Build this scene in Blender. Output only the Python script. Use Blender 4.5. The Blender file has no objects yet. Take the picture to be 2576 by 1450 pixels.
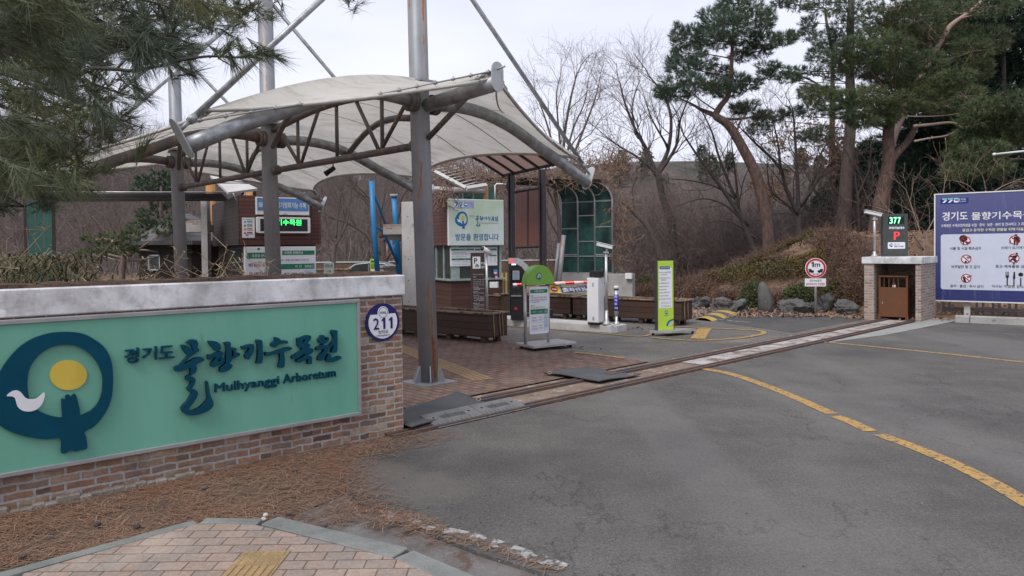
import bpy, bmesh, math, random
import numpy as np
from mathutils import Vector, Matrix
from mathutils.geometry import tessellate_polygon
random.seed(7); RNG = np.random.default_rng(7)
S = bpy.context.scene; COL = S.collection
rad = math.radians

# ------------------------------------------------------------------ camera, sky, sun, exposure
CH = 1.6
cam_d = bpy.data.cameras.new('camera'); cam = bpy.data.objects.new('camera', cam_d); COL.objects.link(cam)
CAMR = Matrix.Rotation(rad(88.9), 3, 'X') @ Matrix.Rotation(rad(-0.6), 3, 'Z')
cam.location = (0, 0, CH); cam.rotation_euler = CAMR.to_euler()
cam_d.sensor_width = 36; cam_d.lens = 36*1800/2576
cam_d.shift_y = -(725-660.6)/2576
cam_d.clip_start = .05; cam_d.clip_end = 1500
S.camera = cam
SUN_EL, SUN_AZ = 52, 215            # overcast: soft high sun behind the photographer
w = bpy.data.worlds.new('World'); S.world = w; w.use_nodes = True
wn, wl = w.node_tree.nodes, w.node_tree.links
bg = wn['Background']; bg.inputs['Strength'].default_value = 0.1
sky = wn.new('ShaderNodeTexSky'); sky.sky_type = 'NISHITA'; sky.sun_disc = False
sky.sun_elevation = rad(SUN_EL); sky.sun_rotation = rad(SUN_AZ); sky.dust_density = 4
tc = wn.new('ShaderNodeTexCoord'); nz = wn.new('ShaderNodeTexNoise'); nz.inputs['Scale'].default_value = 1.6; nz.inputs['Detail'].default_value = 5
mp = wn.new('ShaderNodeMapping'); mp.inputs['Scale'].default_value = (1, 1, 3.5)
wl.new(tc.outputs['Generated'], mp.inputs[0]); wl.new(mp.outputs[0], nz.inputs['Vector'])
cr = wn.new('ShaderNodeValToRGB'); cr.color_ramp.elements[0].position = .3; cr.color_ramp.elements[1].position = .72
cr.color_ramp.elements[0].color = (5.5, 5.75, 7.0, 1); cr.color_ramp.elements[1].color = (7.5, 7.65, 8.7, 1)
wl.new(nz.outputs[0], cr.inputs[0])
mx = wn.new('ShaderNodeMixRGB'); mx.inputs[0].default_value = .93
wl.new(sky.outputs[0], mx.inputs[1]); wl.new(cr.outputs[0], mx.inputs[2]); wl.new(mx.outputs[0], bg.inputs['Color'])
sd = bpy.data.lights.new('sun', 'SUN'); sd.energy = 1.8; sd.angle = rad(25); sd.color = (1, .97, .93)
sun = bpy.data.objects.new('sun', sd); COL.objects.link(sun)
_az = rad(SUN_AZ); sdir = Vector((math.sin(_az)*math.cos(rad(SUN_EL)), math.cos(_az)*math.cos(rad(SUN_EL)), math.sin(rad(SUN_EL))))
sun.rotation_euler = sdir.to_track_quat('Z', 'Y').to_euler(); sun.location = (0, 0, 30)
S.view_settings.view_transform = 'Standard'; S.view_settings.look = 'None'; S.view_settings.gamma = 1; S.view_settings.exposure = 0.47
S.cycles.max_bounces = 6; S.cycles.transparent_max_bounces = 8
S.cycles.use_denoising = True

# ------------------------------------------------------------------ measuring: photo pixel (2576 wide) -> world
FP, PX, PY = 1800., 1288., 660.6
CAM = Vector((0, 0, CH))
def ray(x, y): return CAMR @ Vector(((x-PX)/FP, -(y-PY)/FP, -1))
def G(x, y, z=0.):
    d = ray(x, y); return CAM + d*((z-CH)/d.z)
def P(x, y, d):                       # point d metres ahead
    r = ray(x, y); return CAM + r*(d/r.y)
def Zof(xy, y):                       # height above plan point seen on pixel row y
    lo, hi = -5., 30.
    for _ in range(40):
        m = (lo+hi)/2; q = CAMR.transposed() @ (Vector((xy[0], xy[1], m))-CAM)
        if PY - FP*q.y/-q.z > y: lo = m
        else: hi = m
    return lo
AX = rad(43); UV0 = Vector((-1.05, 6.81, 0)); UU = Vector((math.cos(AX), math.sin(AX), 0)); VV = Vector((-math.sin(AX), math.cos(AX), 0))
def W(u, v, z=0.): return UV0 + UU*u + VV*v + Vector((0, 0, z))

# ------------------------------------------------------------------ materials
def hexc(h):
    h = h.lstrip('#'); return tuple(((c/12.92) if c <= .04045 else ((c+.055)/1.055)**2.4) for c in [int(h[i:i+2], 16)/255 for i in (0, 2, 4)])
def c4(c):
    if isinstance(c, str): c = hexc(c)
    return (c[0], c[1], c[2], 1)
class NT:
    def __init__(s, name):
        s.m = bpy.data.materials.new(name); s.m.use_nodes = True; s.n = s.m.node_tree.nodes; s.l = s.m.node_tree.links
        s.b = s.n['Principled BSDF']; s.tc = s.n.new('ShaderNodeTexCoord')
    def node(s, t, **k):
        n = s.n.new('ShaderNode'+t)
        for a, v in k.items():
            if a.startswith('i_'): n.inputs[a[2:].replace('_', ' ')].default_value = v
            else: setattr(n, a, v)
        return n
    def lk(s, a, b): s.l.new(a, b)
    def coord(s, scale=(1, 1, 1), src='Object', rot=(0, 0, 0)):
        mp = s.node('Mapping'); mp.inputs['Scale'].default_value = scale; mp.inputs['Rotation'].default_value = rot
        s.lk(s.tc.outputs[src], mp.inputs[0]); return mp.outputs[0]
    def noise(s, scale, detail=5, rough=.6, vec=None, dist=0):
        n = s.node('TexNoise'); n.inputs['Scale'].default_value = scale; n.inputs['Detail'].default_value = detail
        n.inputs['Roughness'].default_value = rough; n.inputs['Distortion'].default_value = dist
        s.lk(vec if vec is not None else s.tc.outputs['Object'], n.inputs['Vector'])
        return n.outputs[0]
    def ramp(s, f, a, b, ca=(0, 0, 0), cb=(1, 1, 1)):
        r = s.node('ValToRGB'); e = r.color_ramp.elements; e[0].position = a; e[1].position = b; e[0].color = c4(ca); e[1].color = c4(cb)
        s.lk(f, r.inputs[0]); return r.outputs[0]
    def mix(s, f, a, b, mode='MIX'):
        m = s.node('MixRGB', blend_type=mode)
        for v, i in ((f, 0), (a, 1), (b, 2)):
            if hasattr(v, 'is_linked') or hasattr(v, 'node'): s.lk(v, m.inputs[i])
            elif i == 0: m.inputs[0].default_value = v
            else: m.inputs[i].default_value = c4(v)
        return m.outputs[0]
    def math(s, op, a, b=0.):
        m = s.node('Math', operation=op)
        for v, i in ((a, 0), (b, 1)):
            if hasattr(v, 'node'): s.lk(v, m.inputs[i])
            else: m.inputs[i].default_value = v
        return m.outputs[0]
    def bump(s, f, strength=.3, dist=.01):
        b = s.node('Bump'); b.inputs['Strength'].default_value = strength; b.inputs['Distance'].default_value = dist
        s.lk(f, b.inputs['Height']); s.lk(b.outputs[0], s.b.inputs['Normal'])
    def col(s, c): 
        if hasattr(c, 'node'): s.lk(c, s.b.inputs['Base Color'])
        else: s.b.inputs['Base Color'].default_value = c4(c)
    def rough(s, r, metal=0, spec=.4):
        s.b.inputs['Roughness'].default_value = r; s.b.inputs['Metallic'].default_value = metal; s.b.inputs['Specular IOR Level'].default_value = spec

def mat(name, c1, c2=None, rough=.7, scale=6, metal=0, bump=0, stretch=(1, 1, 1), spot=None, spot_t=.62, spot_s=3, detail=6, spec=.35, lo=.35, hi=.65, grain=0):
    t = NT(name); t.rough(rough, metal, spec)
    if c2 is None:
        a = Vector(c4(c1)[:3]); c2 = tuple(a*.82); c1 = tuple(a*1.06)
    v = t.coord(stretch)
    n = t.noise(scale, detail, .6, v)
    c = t.mix(t.ramp(n, lo, hi), c1, c2)
    if spot is not None:
        n2 = t.noise(spot_s, 8, .65, v)
        c = t.mix(t.ramp(n2, spot_t, spot_t+.07), c, spot)
    if grain:
        n3 = t.noise(grain, 2, .5, v); c = t.mix(.35, c, t.mix(1, c, t.ramp(n3, .3, .7, (.3, .3, .3), (1, 1, 1)), 'MULTIPLY'))
    t.col(c)
    if bump: t.bump(t.noise(scale*6, 6, .7, v), bump, .01)
    return t.m
def emit(name, c, s=1.):
    t = NT(name); t.col((0, 0, 0)); t.b.inputs['Emission Color'].default_value = c4(c); t.b.inputs['Emission Strength'].default_value = s; return t.m
def planks(name, c1, c2, gap, step, axis='z', wid=2.4, rough=.6, drift=None):
    t = NT(name); t.rough(rough, 0, .3)
    sx = t.node('SeparateXYZ'); t.lk(t.tc.outputs['Object'], sx.inputs[0])
    cx = t.node('CombineXYZ')
    if axis == 'z': t.lk(t.math('ADD', sx.outputs[0], sx.outputs[1]), cx.inputs[0]); t.lk(sx.outputs[2], cx.inputs[1])
    else: t.lk(sx.outputs[2], cx.inputs[0]); t.lk(t.math('ADD', sx.outputs[0], sx.outputs[1]), cx.inputs[1])
    b = t.node('TexBrick'); t.lk(cx.outputs[0], b.inputs['Vector'])
    b.inputs['Scale'].default_value = 1; b.inputs['Brick Width'].default_value = wid; b.inputs['Row Height'].default_value = step
    b.inputs['Mortar Size'].default_value = .006; b.inputs['Mortar Smooth'].default_value = .2; b.inputs['Bias'].default_value = -.1
    b.inputs['Color1'].default_value = c4(c1); b.inputs['Color2'].default_value = c4(c2); b.inputs['Mortar'].default_value = c4(gap)
    n = t.noise(14, 6, .6, t.coord((1, 1, 9) if axis == 'z' else (9, 9, 1)))
    c = t.mix(.45, b.outputs[0], t.mix(1, b.outputs[0], t.ramp(n, .3, .7, (.35, .35, .35), (1.25, 1.2, 1.15)), 'MULTIPLY'))
    if drift: c = t.mix(t.ramp(t.noise(1.3, 4, .6), .42, .7), c, drift)
    t.col(c); t.bump(b.outputs['Fac'], -.5, .01)
    return t.m
def brickmat(name, cols, mortar, w=.195, h=.067, ms=.012, horiz=False, wob=.018, rot=0, dirt=None, smear=0):
    t = NT(name); t.rough(.85, 0, .2)
    sx = t.node('SeparateXYZ'); t.lk(t.tc.outputs['Object'], sx.inputs[0]); cx = t.node('CombineXYZ')
    if horiz: t.lk(sx.outputs[0], cx.inputs[0]); t.lk(sx.outputs[1], cx.inputs[1])
    else: t.lk(t.math('ADD', sx.outputs[0], sx.outputs[1]), cx.inputs[0]); t.lk(sx.outputs[2], cx.inputs[1])
    mp = t.node('Mapping'); mp.inputs['Rotation'].default_value = (0, 0, rot); t.lk(cx.outputs[0], mp.inputs[0])
    nz = t.node('TexNoise'); nz.inputs['Scale'].default_value = 11; nz.inputs['Detail'].default_value = 4; t.lk(mp.outputs[0], nz.inputs['Vector'])
    vs = t.node('VectorMath', operation='SUBTRACT'); t.lk(nz.outputs['Color'], vs.inputs[0]); vs.inputs[1].default_value = (.5, .5, .5)
    vm = t.node('VectorMath', operation='SCALE'); t.lk(vs.outputs[0], vm.inputs[0]); vm.inputs['Scale'].default_value = wob*2
    va = t.node('VectorMath', operation='ADD'); t.lk(mp.outputs[0], va.inputs[0]); t.lk(vm.outputs[0], va.inputs[1])
    def br(c1, c2, m, off=.5):
        b = t.node('TexBrick'); t.lk(va.outputs[0], b.inputs['Vector'])
        for k, v in (('Scale', 1), ('Brick Width', w), ('Row Height', h), ('Mortar Size', ms), ('Mortar Smooth', .25), ('Bias', 0)): b.inputs[k].default_value = v
        b.offset = off
        b.inputs['Color1'].default_value = c4(c1); b.inputs['Color2'].default_value = c4(c2); b.inputs['Mortar'].default_value = c4(m); return b
    b1 = br(cols[0], cols[1], mortar); b2 = br(cols[2], cols[3], mortar)
    wn = t.node('TexWhiteNoise', noise_dimensions='2D')       # one value per brick picks the second pair
    sn = t.node('VectorMath', operation='SNAP'); sn.inputs[1].default_value = (w*.5, h, 1); t.lk(va.outputs[0], sn.inputs[0]); t.lk(sn.outputs[0], wn.inputs[0])
    low = t.noise(3, 3, .5, mp.outputs[0])
    f = t.ramp(t.math('ADD', t.math('MULTIPLY', wn.outputs[0], .35), low), .55, .8)
    c = t.mix(f, b1.outputs[0], b2.outputs[0])
    n = t.noise(38, 6, .7, mp.outputs[0])
    c = t.mix(.55, c, t.mix(1, c, t.ramp(n, .25, .75, (.3, .28, .27), (1.3, 1.25, 1.2)), 'MULTIPLY'))
    if dirt: c = t.mix(t.ramp(t.noise(2.2, 6, .65, mp.outputs[0]), .52, .72), c, t.mix(.6, c, dirt))
    if smear: c = t.mix(t.ramp(t.noise(7, 7, .7, mp.outputs[0]), smear, smear+.08), c, t.mix(.7, c, mortar))
    t.col(c); t.bump(t.math('ADD', t.math('MULTIPLY', b1.outputs['Fac'], -1.), t.math('MULTIPLY', n, .5)), .8, .008)
    return t.m
def leafmat(name, c1, c2, c3=None, rough=.6, trans=.15):
    t = NT(name); t.rough(rough, 0, .3)
    g = t.node('NewGeometry'); r = g.outputs['Random Per Island']
    c = t.mix(r, c1, c2)
    if c3 is not None: c = t.mix(t.ramp(t.noise(1.1, 3, .5), .4, .62), c, t.mix(.8, c, c3))
    t.col(c); return t.m

# ------------------------------------------------------------------ mesh building
FRAMES = {}
def empty(name, label, cat, loc, rz=0., group=None, scale=None):
    o = bpy.data.objects.new(name, None); COL.objects.link(o); o.empty_display_size = .2
    o.location = loc; o.rotation_euler = (0, 0, rz); o['label'] = label; o['category'] = cat
    if group: o['group'] = group
    FRAMES[o.name] = (Matrix.Translation(Vector(loc)) @ Matrix.Rotation(rz, 4, 'Z'))
    return o
def tag(o, label, cat, group=None, kind=None):
    if label: o['label'] = label
    if cat: o['category'] = cat
    if group: o['group'] = group
    if kind: o['kind'] = kind
    return o
def local(root, p): return FRAMES[root.name].inverted() @ Vector(p)
def at(root, px, py, y=0.):           # pixel -> (x, z) on the thing's plane y = const
    Mi = FRAMES[root.name].inverted(); o = Mi @ CAM; d = Mi.to_3x3() @ ray(px, py)
    t = (y-o.y)/d.y; q = o+d*t; return q.x, q.z

_tcache = {}
def text_geo(body, bold=0., res=2):
    k = (body, bold, res)
    if k not in _tcache:
        cu = bpy.data.curves.new('lettering', 'FONT'); cu.body = body; cu.size = 1; cu.offset = bold; cu.resolution_u = res; cu.fill_mode = 'FRONT'
        o = bpy.data.objects.new('lettering', cu); COL.objects.link(o)
        m = bpy.data.meshes.new_from_object(o)
        vs = np.empty(len(m.vertices)*3); m.vertices.foreach_get('co', vs); vs = vs.reshape(-1, 3)
        fs = [tuple(p.vertices) for p in m.polygons if p.normal.z > 0 or True]
        bpy.data.objects.remove(o); bpy.data.curves.remove(cu); bpy.data.meshes.remove(m)
        _tcache[k] = (vs, fs)
    return _tcache[k]

class MB:
    def __init__(s, frame=None): s.v = []; s.f = []; s.m = []; s.X = frame; s.mi = 0; s.sm = []; s.smooth = False
    def add(s, vs, fs, mi=None):
        b = len(s.v); s.v += [tuple(q) for q in vs]; s.f += [tuple(b+i for i in f) for f in fs]; s.m += [s.mi if mi is None else mi]*len(fs); s.sm += [s.smooth]*len(fs); return s
    def box(s, x0, x1, y0, y1, z0, z1, mi=None, R=None):
        vs = [Vector((x, y, z)) for x in (x0, x1) for y in (y0, y1) for z in (z0, z1)]
        if R is not None: vs = [R @ q for q in vs]
        return s.add(vs, [(0, 1, 3, 2), (4, 6, 7, 5), (0, 4, 5, 1), (2, 3, 7, 6), (0, 2, 6, 4), (1, 5, 7, 3)], mi)
    def tube(s, pts, rs, n=10, mi=None, caps=True, flat=None):
        pts = [Vector(p) for p in pts]
        if not hasattr(rs, '__len__'): rs = [rs]*len(pts)
        rings = []; up = None
        for i, p in enumerate(pts):
            d = (pts[min(i+1, len(pts)-1)]-pts[max(i-1, 0)]).normalized()
            if up is None: up = Vector((0, 0, 1)) if abs(d.z) < .9 else Vector((0, 1, 0))
            a = d.cross(up)
            if a.length < 1e-5: a = d.orthogonal()
            a.normalize(); bq = a.cross(d).normalized(); up = bq
            fl = 1. if flat is None else flat
            rings.append([p+(a*math.cos(t)+bq*math.sin(t)*fl)*rs[i] for t in [2*math.pi*k/n for k in range(n)]])
        vs = [q for r in rings for q in r]; fs = []
        for i in range(len(pts)-1):
            for k in range(n):
                k2 = (k+1) % n; fs.append((i*n+k, i*n+k2, (i+1)*n+k2, (i+1)*n+k))
        if caps: fs.append(tuple(range(n))[::-1]); fs.append(tuple(range((len(pts)-1)*n, len(pts)*n)))
        sm = s.smooth; s.smooth = n > 5; s.add(vs, fs, mi); s.smooth = sm
        return s
    def prism(s, poly, y0, y1, mi=None, plane='xz', holes=()):   # outline in (x,z), thickness in y
        loops = [[Vector((p[0], p[1], 0)) for p in L] for L in (poly,)+tuple(holes)]
        flat = [q for L in loops for q in L]; tris = tessellate_polygon(loops)
        def mk(q, t): return (q.x, t, q.y) if plane == 'xz' else (q.x, q.y, t)
        n = len(flat); vs = [mk(q, y0) for q in flat]+[mk(q, y1) for q in flat]
        fs = []
        for a, b, c in tris:
            fs.append((a, b, c)); fs.append((n+a, n+c, n+b))
        o = 0
        for L in loops:
            m = len(L)
            for i in range(m):
                j = (i+1) % m; fs.append((o+i, o+j, n+o+j, n+o+i))
            o += m
        return s.add(vs, fs, mi)
    def disc(s, x, z, r, y0, y1, n=28, mi=None, rz=None):
        return s.prism([(x+r*math.cos(2*math.pi*k/n), z+(rz or r)*math.sin(2*math.pi*k/n)) for k in range(n)], y0, y1, mi)
    def ring(s, x, z, r0, r1, y0, y1, n=28, mi=None):
        c = [(math.cos(2*math.pi*k/n), math.sin(2*math.pi*k/n)) for k in range(n)]
        return s.prism([(x+r1*a, z+r1*b) for a, b in c], y0, y1, mi, holes=([(x+r0*a, z+r0*b) for a, b in c],))
    def rrect(s, x0, x1, z0, z1, r, y0, y1, mi=None, n=5):
        p = []
        for cx, cz, a0 in ((x1-r, z1-r, 0), (x0+r, z1-r, 90), (x0+r, z0+r, 180), (x1-r, z0+r, 270)):
            p += [(cx+r*math.cos(rad(a0+90*k/n)), cz+r*math.sin(rad(a0+90*k/n))) for k in range(n+1)]
        return s.prism(p, y0, y1, mi)
    def text(s, body, x0, x1, z0, z1, y, mi=None, bold=0., th=.0, res=2, sheary=0.):
        if bold > .0:                      # heavier weight: laid twice, a stroke apart
            d = bold*1.25*(z1-z0); s.text(body, x0+d, x1, z0, z1, y-.0004, mi, 0., 0., res); s.text(body, x0, x1-d, z0, z1, y-.0002, mi, 0., 0., res); s.text(body, x0+d*.5, x1-d*.5, z0, z1-d*.7, y-.0006, mi, 0., 0., res); bold = 0.; x0 += d*.5; x1 -= d*.5; z0 += d*.7
        vs, fs = text_geo(body, 0., res)
        if len(vs) == 0: return s
        a, b = vs.min(0), vs.max(0)
        q = np.zeros_like(vs); q[:, 0] = x0+(vs[:, 0]-a[0])/(b[0]-a[0])*(x1-x0); q[:, 2] = z0+(vs[:, 1]-a[1])/(b[1]-a[1])*(z1-z0); q[:, 1] = y
        q[:, 2] += (q[:, 0]-x0)*sheary
        s.add(q.tolist(), fs, mi)
        if th:
            cnt = {}
            for f in fs:
                for i in range(len(f)):
                    e = (f[i], f[(i+1) % len(f)]); k = (min(e), max(e)); cnt.setdefault(k, []).append(e)
            bd = [v[0] for v in cnt.values() if len(v) == 1]
            q2 = q.copy(); q2[:, 1] += th; n = len(q)
            s.add(q.tolist()+q2.tolist(), [(a_, b_, b_+n, a_+n) for a_, b_ in bd], mi)
        return s
    def build(s, name, mats, parent=None, bevel=0., world=False, seg=1, solid=0.):
        vs = s.v
        if parent is not None and world:
            Mi = FRAMES[parent.name].inverted(); vs = [tuple(Mi @ Vector(q)) for q in vs]
        me = bpy.data.meshes.new(name); me.from_pydata(vs, [], s.f)
        mats = mats if isinstance(mats, (list, tuple)) else [mats]
        for m in mats: me.materials.append(m)
        me.polygons.foreach_set('material_index', s.m); me.polygons.foreach_set('use_smooth', s.sm)
        bm = bmesh.new(); bm.from_mesh(me); bmesh.ops.recalc_face_normals(bm, faces=bm.faces); bm.to_mesh(me); bm.free()
        me.update()
        o = bpy.data.objects.new(name, me); COL.objects.link(o)
        if parent is not None: o.parent = parent
        if bevel:
            b = o.modifiers.new('edge', 'BEVEL'); b.width = bevel; b.segments = seg; b.limit_method = 'ANGLE'; b.angle_limit = rad(40)
        return o
def fastmesh(name, V, Fc, mats, parent=None, midx=None, smooth=False):
    V = np.asarray(V, dtype=np.float32).reshape(-1, 3); Fc = np.asarray(Fc, dtype=np.int32); k = Fc.shape[1]; nf = len(Fc)
    me = bpy.data.meshes.new(name); me.vertices.add(len(V)); me.vertices.foreach_set('co', V.ravel())
    me.loops.add(nf*k); me.loops.foreach_set('vertex_index', Fc.ravel()); me.polygons.add(nf)
    me.polygons.foreach_set('loop_start', np.arange(nf, dtype=np.int32)*k)
    mats = mats if isinstance(mats, (list, tuple)) else [mats]
    for m in mats: me.materials.append(m)
    if midx is not None: me.polygons.foreach_set('material_index', np.asarray(midx, dtype=np.int32))
    if smooth: me.polygons.foreach_set('use_smooth', np.ones(nf, dtype=bool))
    me.update(calc_edges=True)
    o = bpy.data.objects.new(name, me); COL.objects.link(o)
    if parent is not None: o.parent = parent
    return o
def sheet(name, pts, m, z=0., parent=None, kind='structure', th=0.):
    pts = [Vector((p[0], p[1], z)) for p in pts]; b = MB()
    if th: b.prism([(p.x, p.y) for p in pts], z-th, z, plane='xy')
    else: b.add(pts, [t for t in tessellate_polygon([pts])])
    o = b.build(name, m, parent)
    if not th:
        for p in o.data.polygons:
            pass
    if kind: o['kind'] = kind
    return o
def ribbon(b, pts, wd, z, mi=None):
    pts = [Vector((p[0], p[1], 0)) for p in pts]; L, R = [], []
    for i, p in enumerate(pts):
        d = (pts[min(i+1, len(pts)-1)]-pts[max(i-1, 0)]).normalized(); n = Vector((-d.y, d.x, 0))
        L.append(p+n*wd/2); R.append(p-n*wd/2)
    n = len(pts); vs = [(q.x, q.y, z) for q in L+R]
    b.add(vs, [(n+i, n+i+1, i+1, i) for i in range(n-1)], mi)
def smooth_pts(p, k=4, closed=True):
    p = np.array(p, float); n = len(p); out = []
    rng = range(n) if closed else range(n-1)
    for i in rng:
        a, b, c, d = (p[(i-1) % n], p[i], p[(i+1) % n], p[(i+2) % n]) if closed else (p[max(i-1, 0)], p[i], p[i+1], p[min(i+2, n-1)])
        for t in np.arange(k)/k:
            out.append(.5*((2*b)+(-a+c)*t+(2*a-5*b+4*c-d)*t*t+(-a+3*b-3*c+d)*t**3))
    if not closed: out.append(p[-1])
    return [tuple(q) for q in out]
# ------------------------------------------------------------------ the materials of the place
def asphalt(name, base, dark, cracks=False, dust=()):
    t = NT(name); t.rough(.9, 0, .25)
    v = t.coord((1, 1, 1))
    c = t.mix(t.ramp(t.noise(.8, 6, .6, v), .36, .64), base, dark)
    c = t.mix(t.ramp(t.noise(2.7, 9, .75, v), .46, .66), c, t.mix(.3, c, (.16, .15, .14)))
    c = t.mix(t.ramp(t.noise(.23, 4, .6, t.coord((1, 1, 1), rot=(0, 0, .7))), .48, .6), c, t.mix(.4, c, (.03, .03, .032)))
    g = t.noise(150, 3, .8, v); c = t.mix(.8, c, t.mix(1, c, t.ramp(g, .3, .7, (.35, .35, .35), (1.75, 1.72, 1.68)), 'MULTIPLY'))
    g3 = t.noise(42, 5, .85, v); c = t.mix(.75, c, t.mix(1, c, t.ramp(g3, .32, .68, (.45, .45, .45), (1.6, 1.58, 1.55)), 'MULTIPLY'))
    sp = t.node('TexVoronoi'); sp.inputs['Scale'].default_value = 75; t.lk(v, sp.inputs['Vector'])
    c = t.mix(t.ramp(sp.outputs['Distance'], .09, .16, (1, 1, 1), (0, 0, 0)), c, t.mix(.55, c, (.42, .4, .37)))
    if not cracks and dust:
        q = t.math('ABSOLUTE', t.math('SUBTRACT', t.noise(.42, 8, .6, t.coord((1, .5, 1), rot=(0, 0, -.5))), .47))
        c = t.mix(t.ramp(q, .0006, .0028, (1, 1, 1), (0, 0, 0)), c, t.mix(.5, c, (.03, .028, .026)))
        c = t.mix(t.ramp(t.noise(.55, 3, .5, t.coord((1.6, .25, 1), rot=(0, 0, rad(-47)))), .5, .62), c, t.mix(.22, c, (.19, .185, .178)))
    if cracks:
        for sc, rt in ((.9, .75), (1.6, -.5)):
            q = t.math('ABSOLUTE', t.math('SUBTRACT', t.noise(sc, 9, .62, t.coord((.45, 1.7, 1), rot=(0, 0, rt))), .5))
            c = t.mix(t.ramp(q, .0015, .007, (1, 1, 1), (0, 0, 0)), c, t.mix(.6, c, (.05, .045, .04)))
    for (x, y, rx, ry, col, amt) in dust:
        mp = t.node('Mapping', vector_type='TEXTURE'); mp.inputs['Location'].default_value = (x, y, 0); mp.inputs['Scale'].default_value = (rx, ry, 1); mp.inputs['Rotation'].default_value = (0, 0, rad(-35)); t.lk(t.tc.outputs['Object'], mp.inputs[0])
        ln = t.node('VectorMath', operation='LENGTH'); t.lk(mp.outputs[0], ln.inputs[0])
        nf = t.math('ADD', ln.outputs['Value'], t.math('MULTIPLY', t.noise(3, 6, .7, v), .8))
        c = t.mix(t.ramp(nf, .75, 1.35, (amt, amt, amt), (0, 0, 0)), c, col)
    t.col(c); t.bump(g, .45, .006); return t.m
dusty = [tuple(G(1040, 1220)[:2])+(.95, .6, (.17, .15, .128), .4), tuple(G(960, 1180)[:2])+(.6, .4, (.14, .12, .1), .45)]
M_road = asphalt('asphalt', (.08, .077, .074), (.112, .107, .102), dust=dusty)
M_lane = asphalt('old_asphalt', (.19, .176, .163), (.13, .122, .114), cracks=True)
M_lane2 = asphalt('dark_asphalt', (.085, .083, .083), (.07, .07, .07))
M_soil = mat('soil', (.1, .066, .047), (.17, .11, .078), rough=.95, scale=3, bump=.6, spot=(.07, .05, .04), spot_t=.58, spot_s=9, grain=60)
M_leaf_floor = mat('leaf_litter', (.16, .095, .06), (.23, .15, .1), rough=.95, scale=1.5, bump=.8, spot=(.09, .06, .045), spot_t=.55, spot_s=5, grain=40)
M_hill = mat('wooded_hill', (.095, .078, .068), (.05, .056, .042), rough=1, scale=.09, spot=(.13, .095, .085), spot_t=.52, spot_s=.16, grain=.9)
M_conc = mat('concrete', (.42, .41, .39), (.33, .32, .3), rough=.85, scale=3, bump=.25, spot=(.22, .21, .19), spot_t=.62, spot_s=4, grain=50)
M_conc_l = mat('pale_concrete', (.5, .49, .47), (.42, .41, .39), rough=.85, scale=4, bump=.2, spot=(.3, .29, .27), spot_t=.62, spot_s=6)
def capmat():
    t = NT('painted_coping'); t.rough(.8, 0, .25)
    c = t.mix(t.ramp(t.noise(2.2, 7, .65), .4, .62), (.74, .74, .75), (.42, .42, .42))
    c = t.mix(t.ramp(t.noise(9, 8, .7), .5, .68), c, t.mix(.55, c, (.22, .21, .2)))
    v2 = t.coord((4, 4, 1.2)); st = t.noise(1.6, 7, .7, v2)
    c = t.mix(t.ramp(st, .56, .74), c, t.mix(.45, c, (.14, .135, .13)))
    w = t.ramp(t.noise(5, 4, .5), .66, .72); c = t.mix(w, c, (.8, .8, .8))
    t.col(c); t.bump(t.noise(40, 6, .7), .25, .006); return t.m
M_cap = capmat()
M_brick = brickmat('wall_brick', [(.38, .2, .13), (.25, .15, .105), (.12, .085, .068), (.52, .39, .29)], (.42, .4, .385), w=.17, h=.0535, ms=.0095, wob=.012, dirt=(.075, .06, .048), smear=.6)
M_brick2 = brickmat('pale_brick', [(.4, .28, .22), (.28, .2, .165), (.48, .38, .32), (.2, .155, .135)], (.4, .38, .36), w=.17, h=.058, ms=.01, wob=.009, smear=.62)
M_paver = brickmat('red_pavers', [(.21, .13, .105), (.15, .1, .085), (.19, .145, .125), (.27, .17, .135)], (.075, .058, .048), w=.21, h=.105, ms=.009, horiz=True, wob=.012, rot=rad(45), dirt=(.2, .17, .15))
M_side = brickmat('sidewalk_pavers', [(.31, .24, .2), (.38, .285, .225), (.27, .235, .21), (.36, .29, .25)], (.15, .11, .09), w=.15, h=.1, ms=.004, horiz=True, wob=.0016, rot=0, dirt=(.42, .36, .31))
M_granite = mat('granite_kerb', (.25, .258, .24), (.18, .188, .175), rough=.8, scale=8, bump=.15, grain=160, spot=(.18, .2, .19), spot_t=.62)
M_tact = mat('tactile_yellow', (.4, .27, .125), (.3, .21, .11), rough=.8, scale=9, bump=.1, grain=50)
M_yline = mat('road_yellow', (.5, .3, .085), (.36, .235, .09), rough=.8, scale=9, spot=(.1, .093, .085), spot_t=.53, spot_s=20, grain=70)
M_wline = mat('road_white', (.46, .46, .45), (.36, .36, .35), rough=.8, scale=9, spot=(.095, .09, .087), spot_t=.45, spot_s=11, grain=70)
M_rust = mat('rusty_steel', (.09, .058, .048), (.14, .088, .066), rough=.8, scale=12, metal=.1, bump=.3, spot=(.075, .07, .072), spot_t=.5, spot_s=3)
M_rubber = mat('rubber_mat', (.06, .062, .066), (.085, .086, .09), rough=.6, scale=3, bump=.1)
M_ramp = mat('rubber_ramp', (.2, .2, .2), (.15, .15, .15), rough=.8, scale=8, bump=.15, grain=90)
M_green = mat('sign_green', (.15, .385, .285), (.128, .345, .255), rough=.45, scale=1.6, spec=.35, stretch=(2.5, 2.5, .35), spot=(.1, .27, .195), spot_t=.64, spot_s=4)
M_navy = mat('letter_navy', (.002, .058, .095), (.002, .048, .08), rough=.75, scale=5, spec=.12)
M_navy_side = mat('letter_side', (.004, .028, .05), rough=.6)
M_yel = mat('sign_yellow', (.56, .42, .06), rough=.5, scale=3)
M_white = mat('white_panel', (.72, .73, .76), (.68, .69, .72), rough=.45, scale=2)
M_frame = mat('grey_frame', (.33, .33, .325), (.27, .27, .27), rough=.5, metal=.3, scale=6)
M_plate = mat('plate_blue', (.012, .012, .12), rough=.35)
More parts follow.
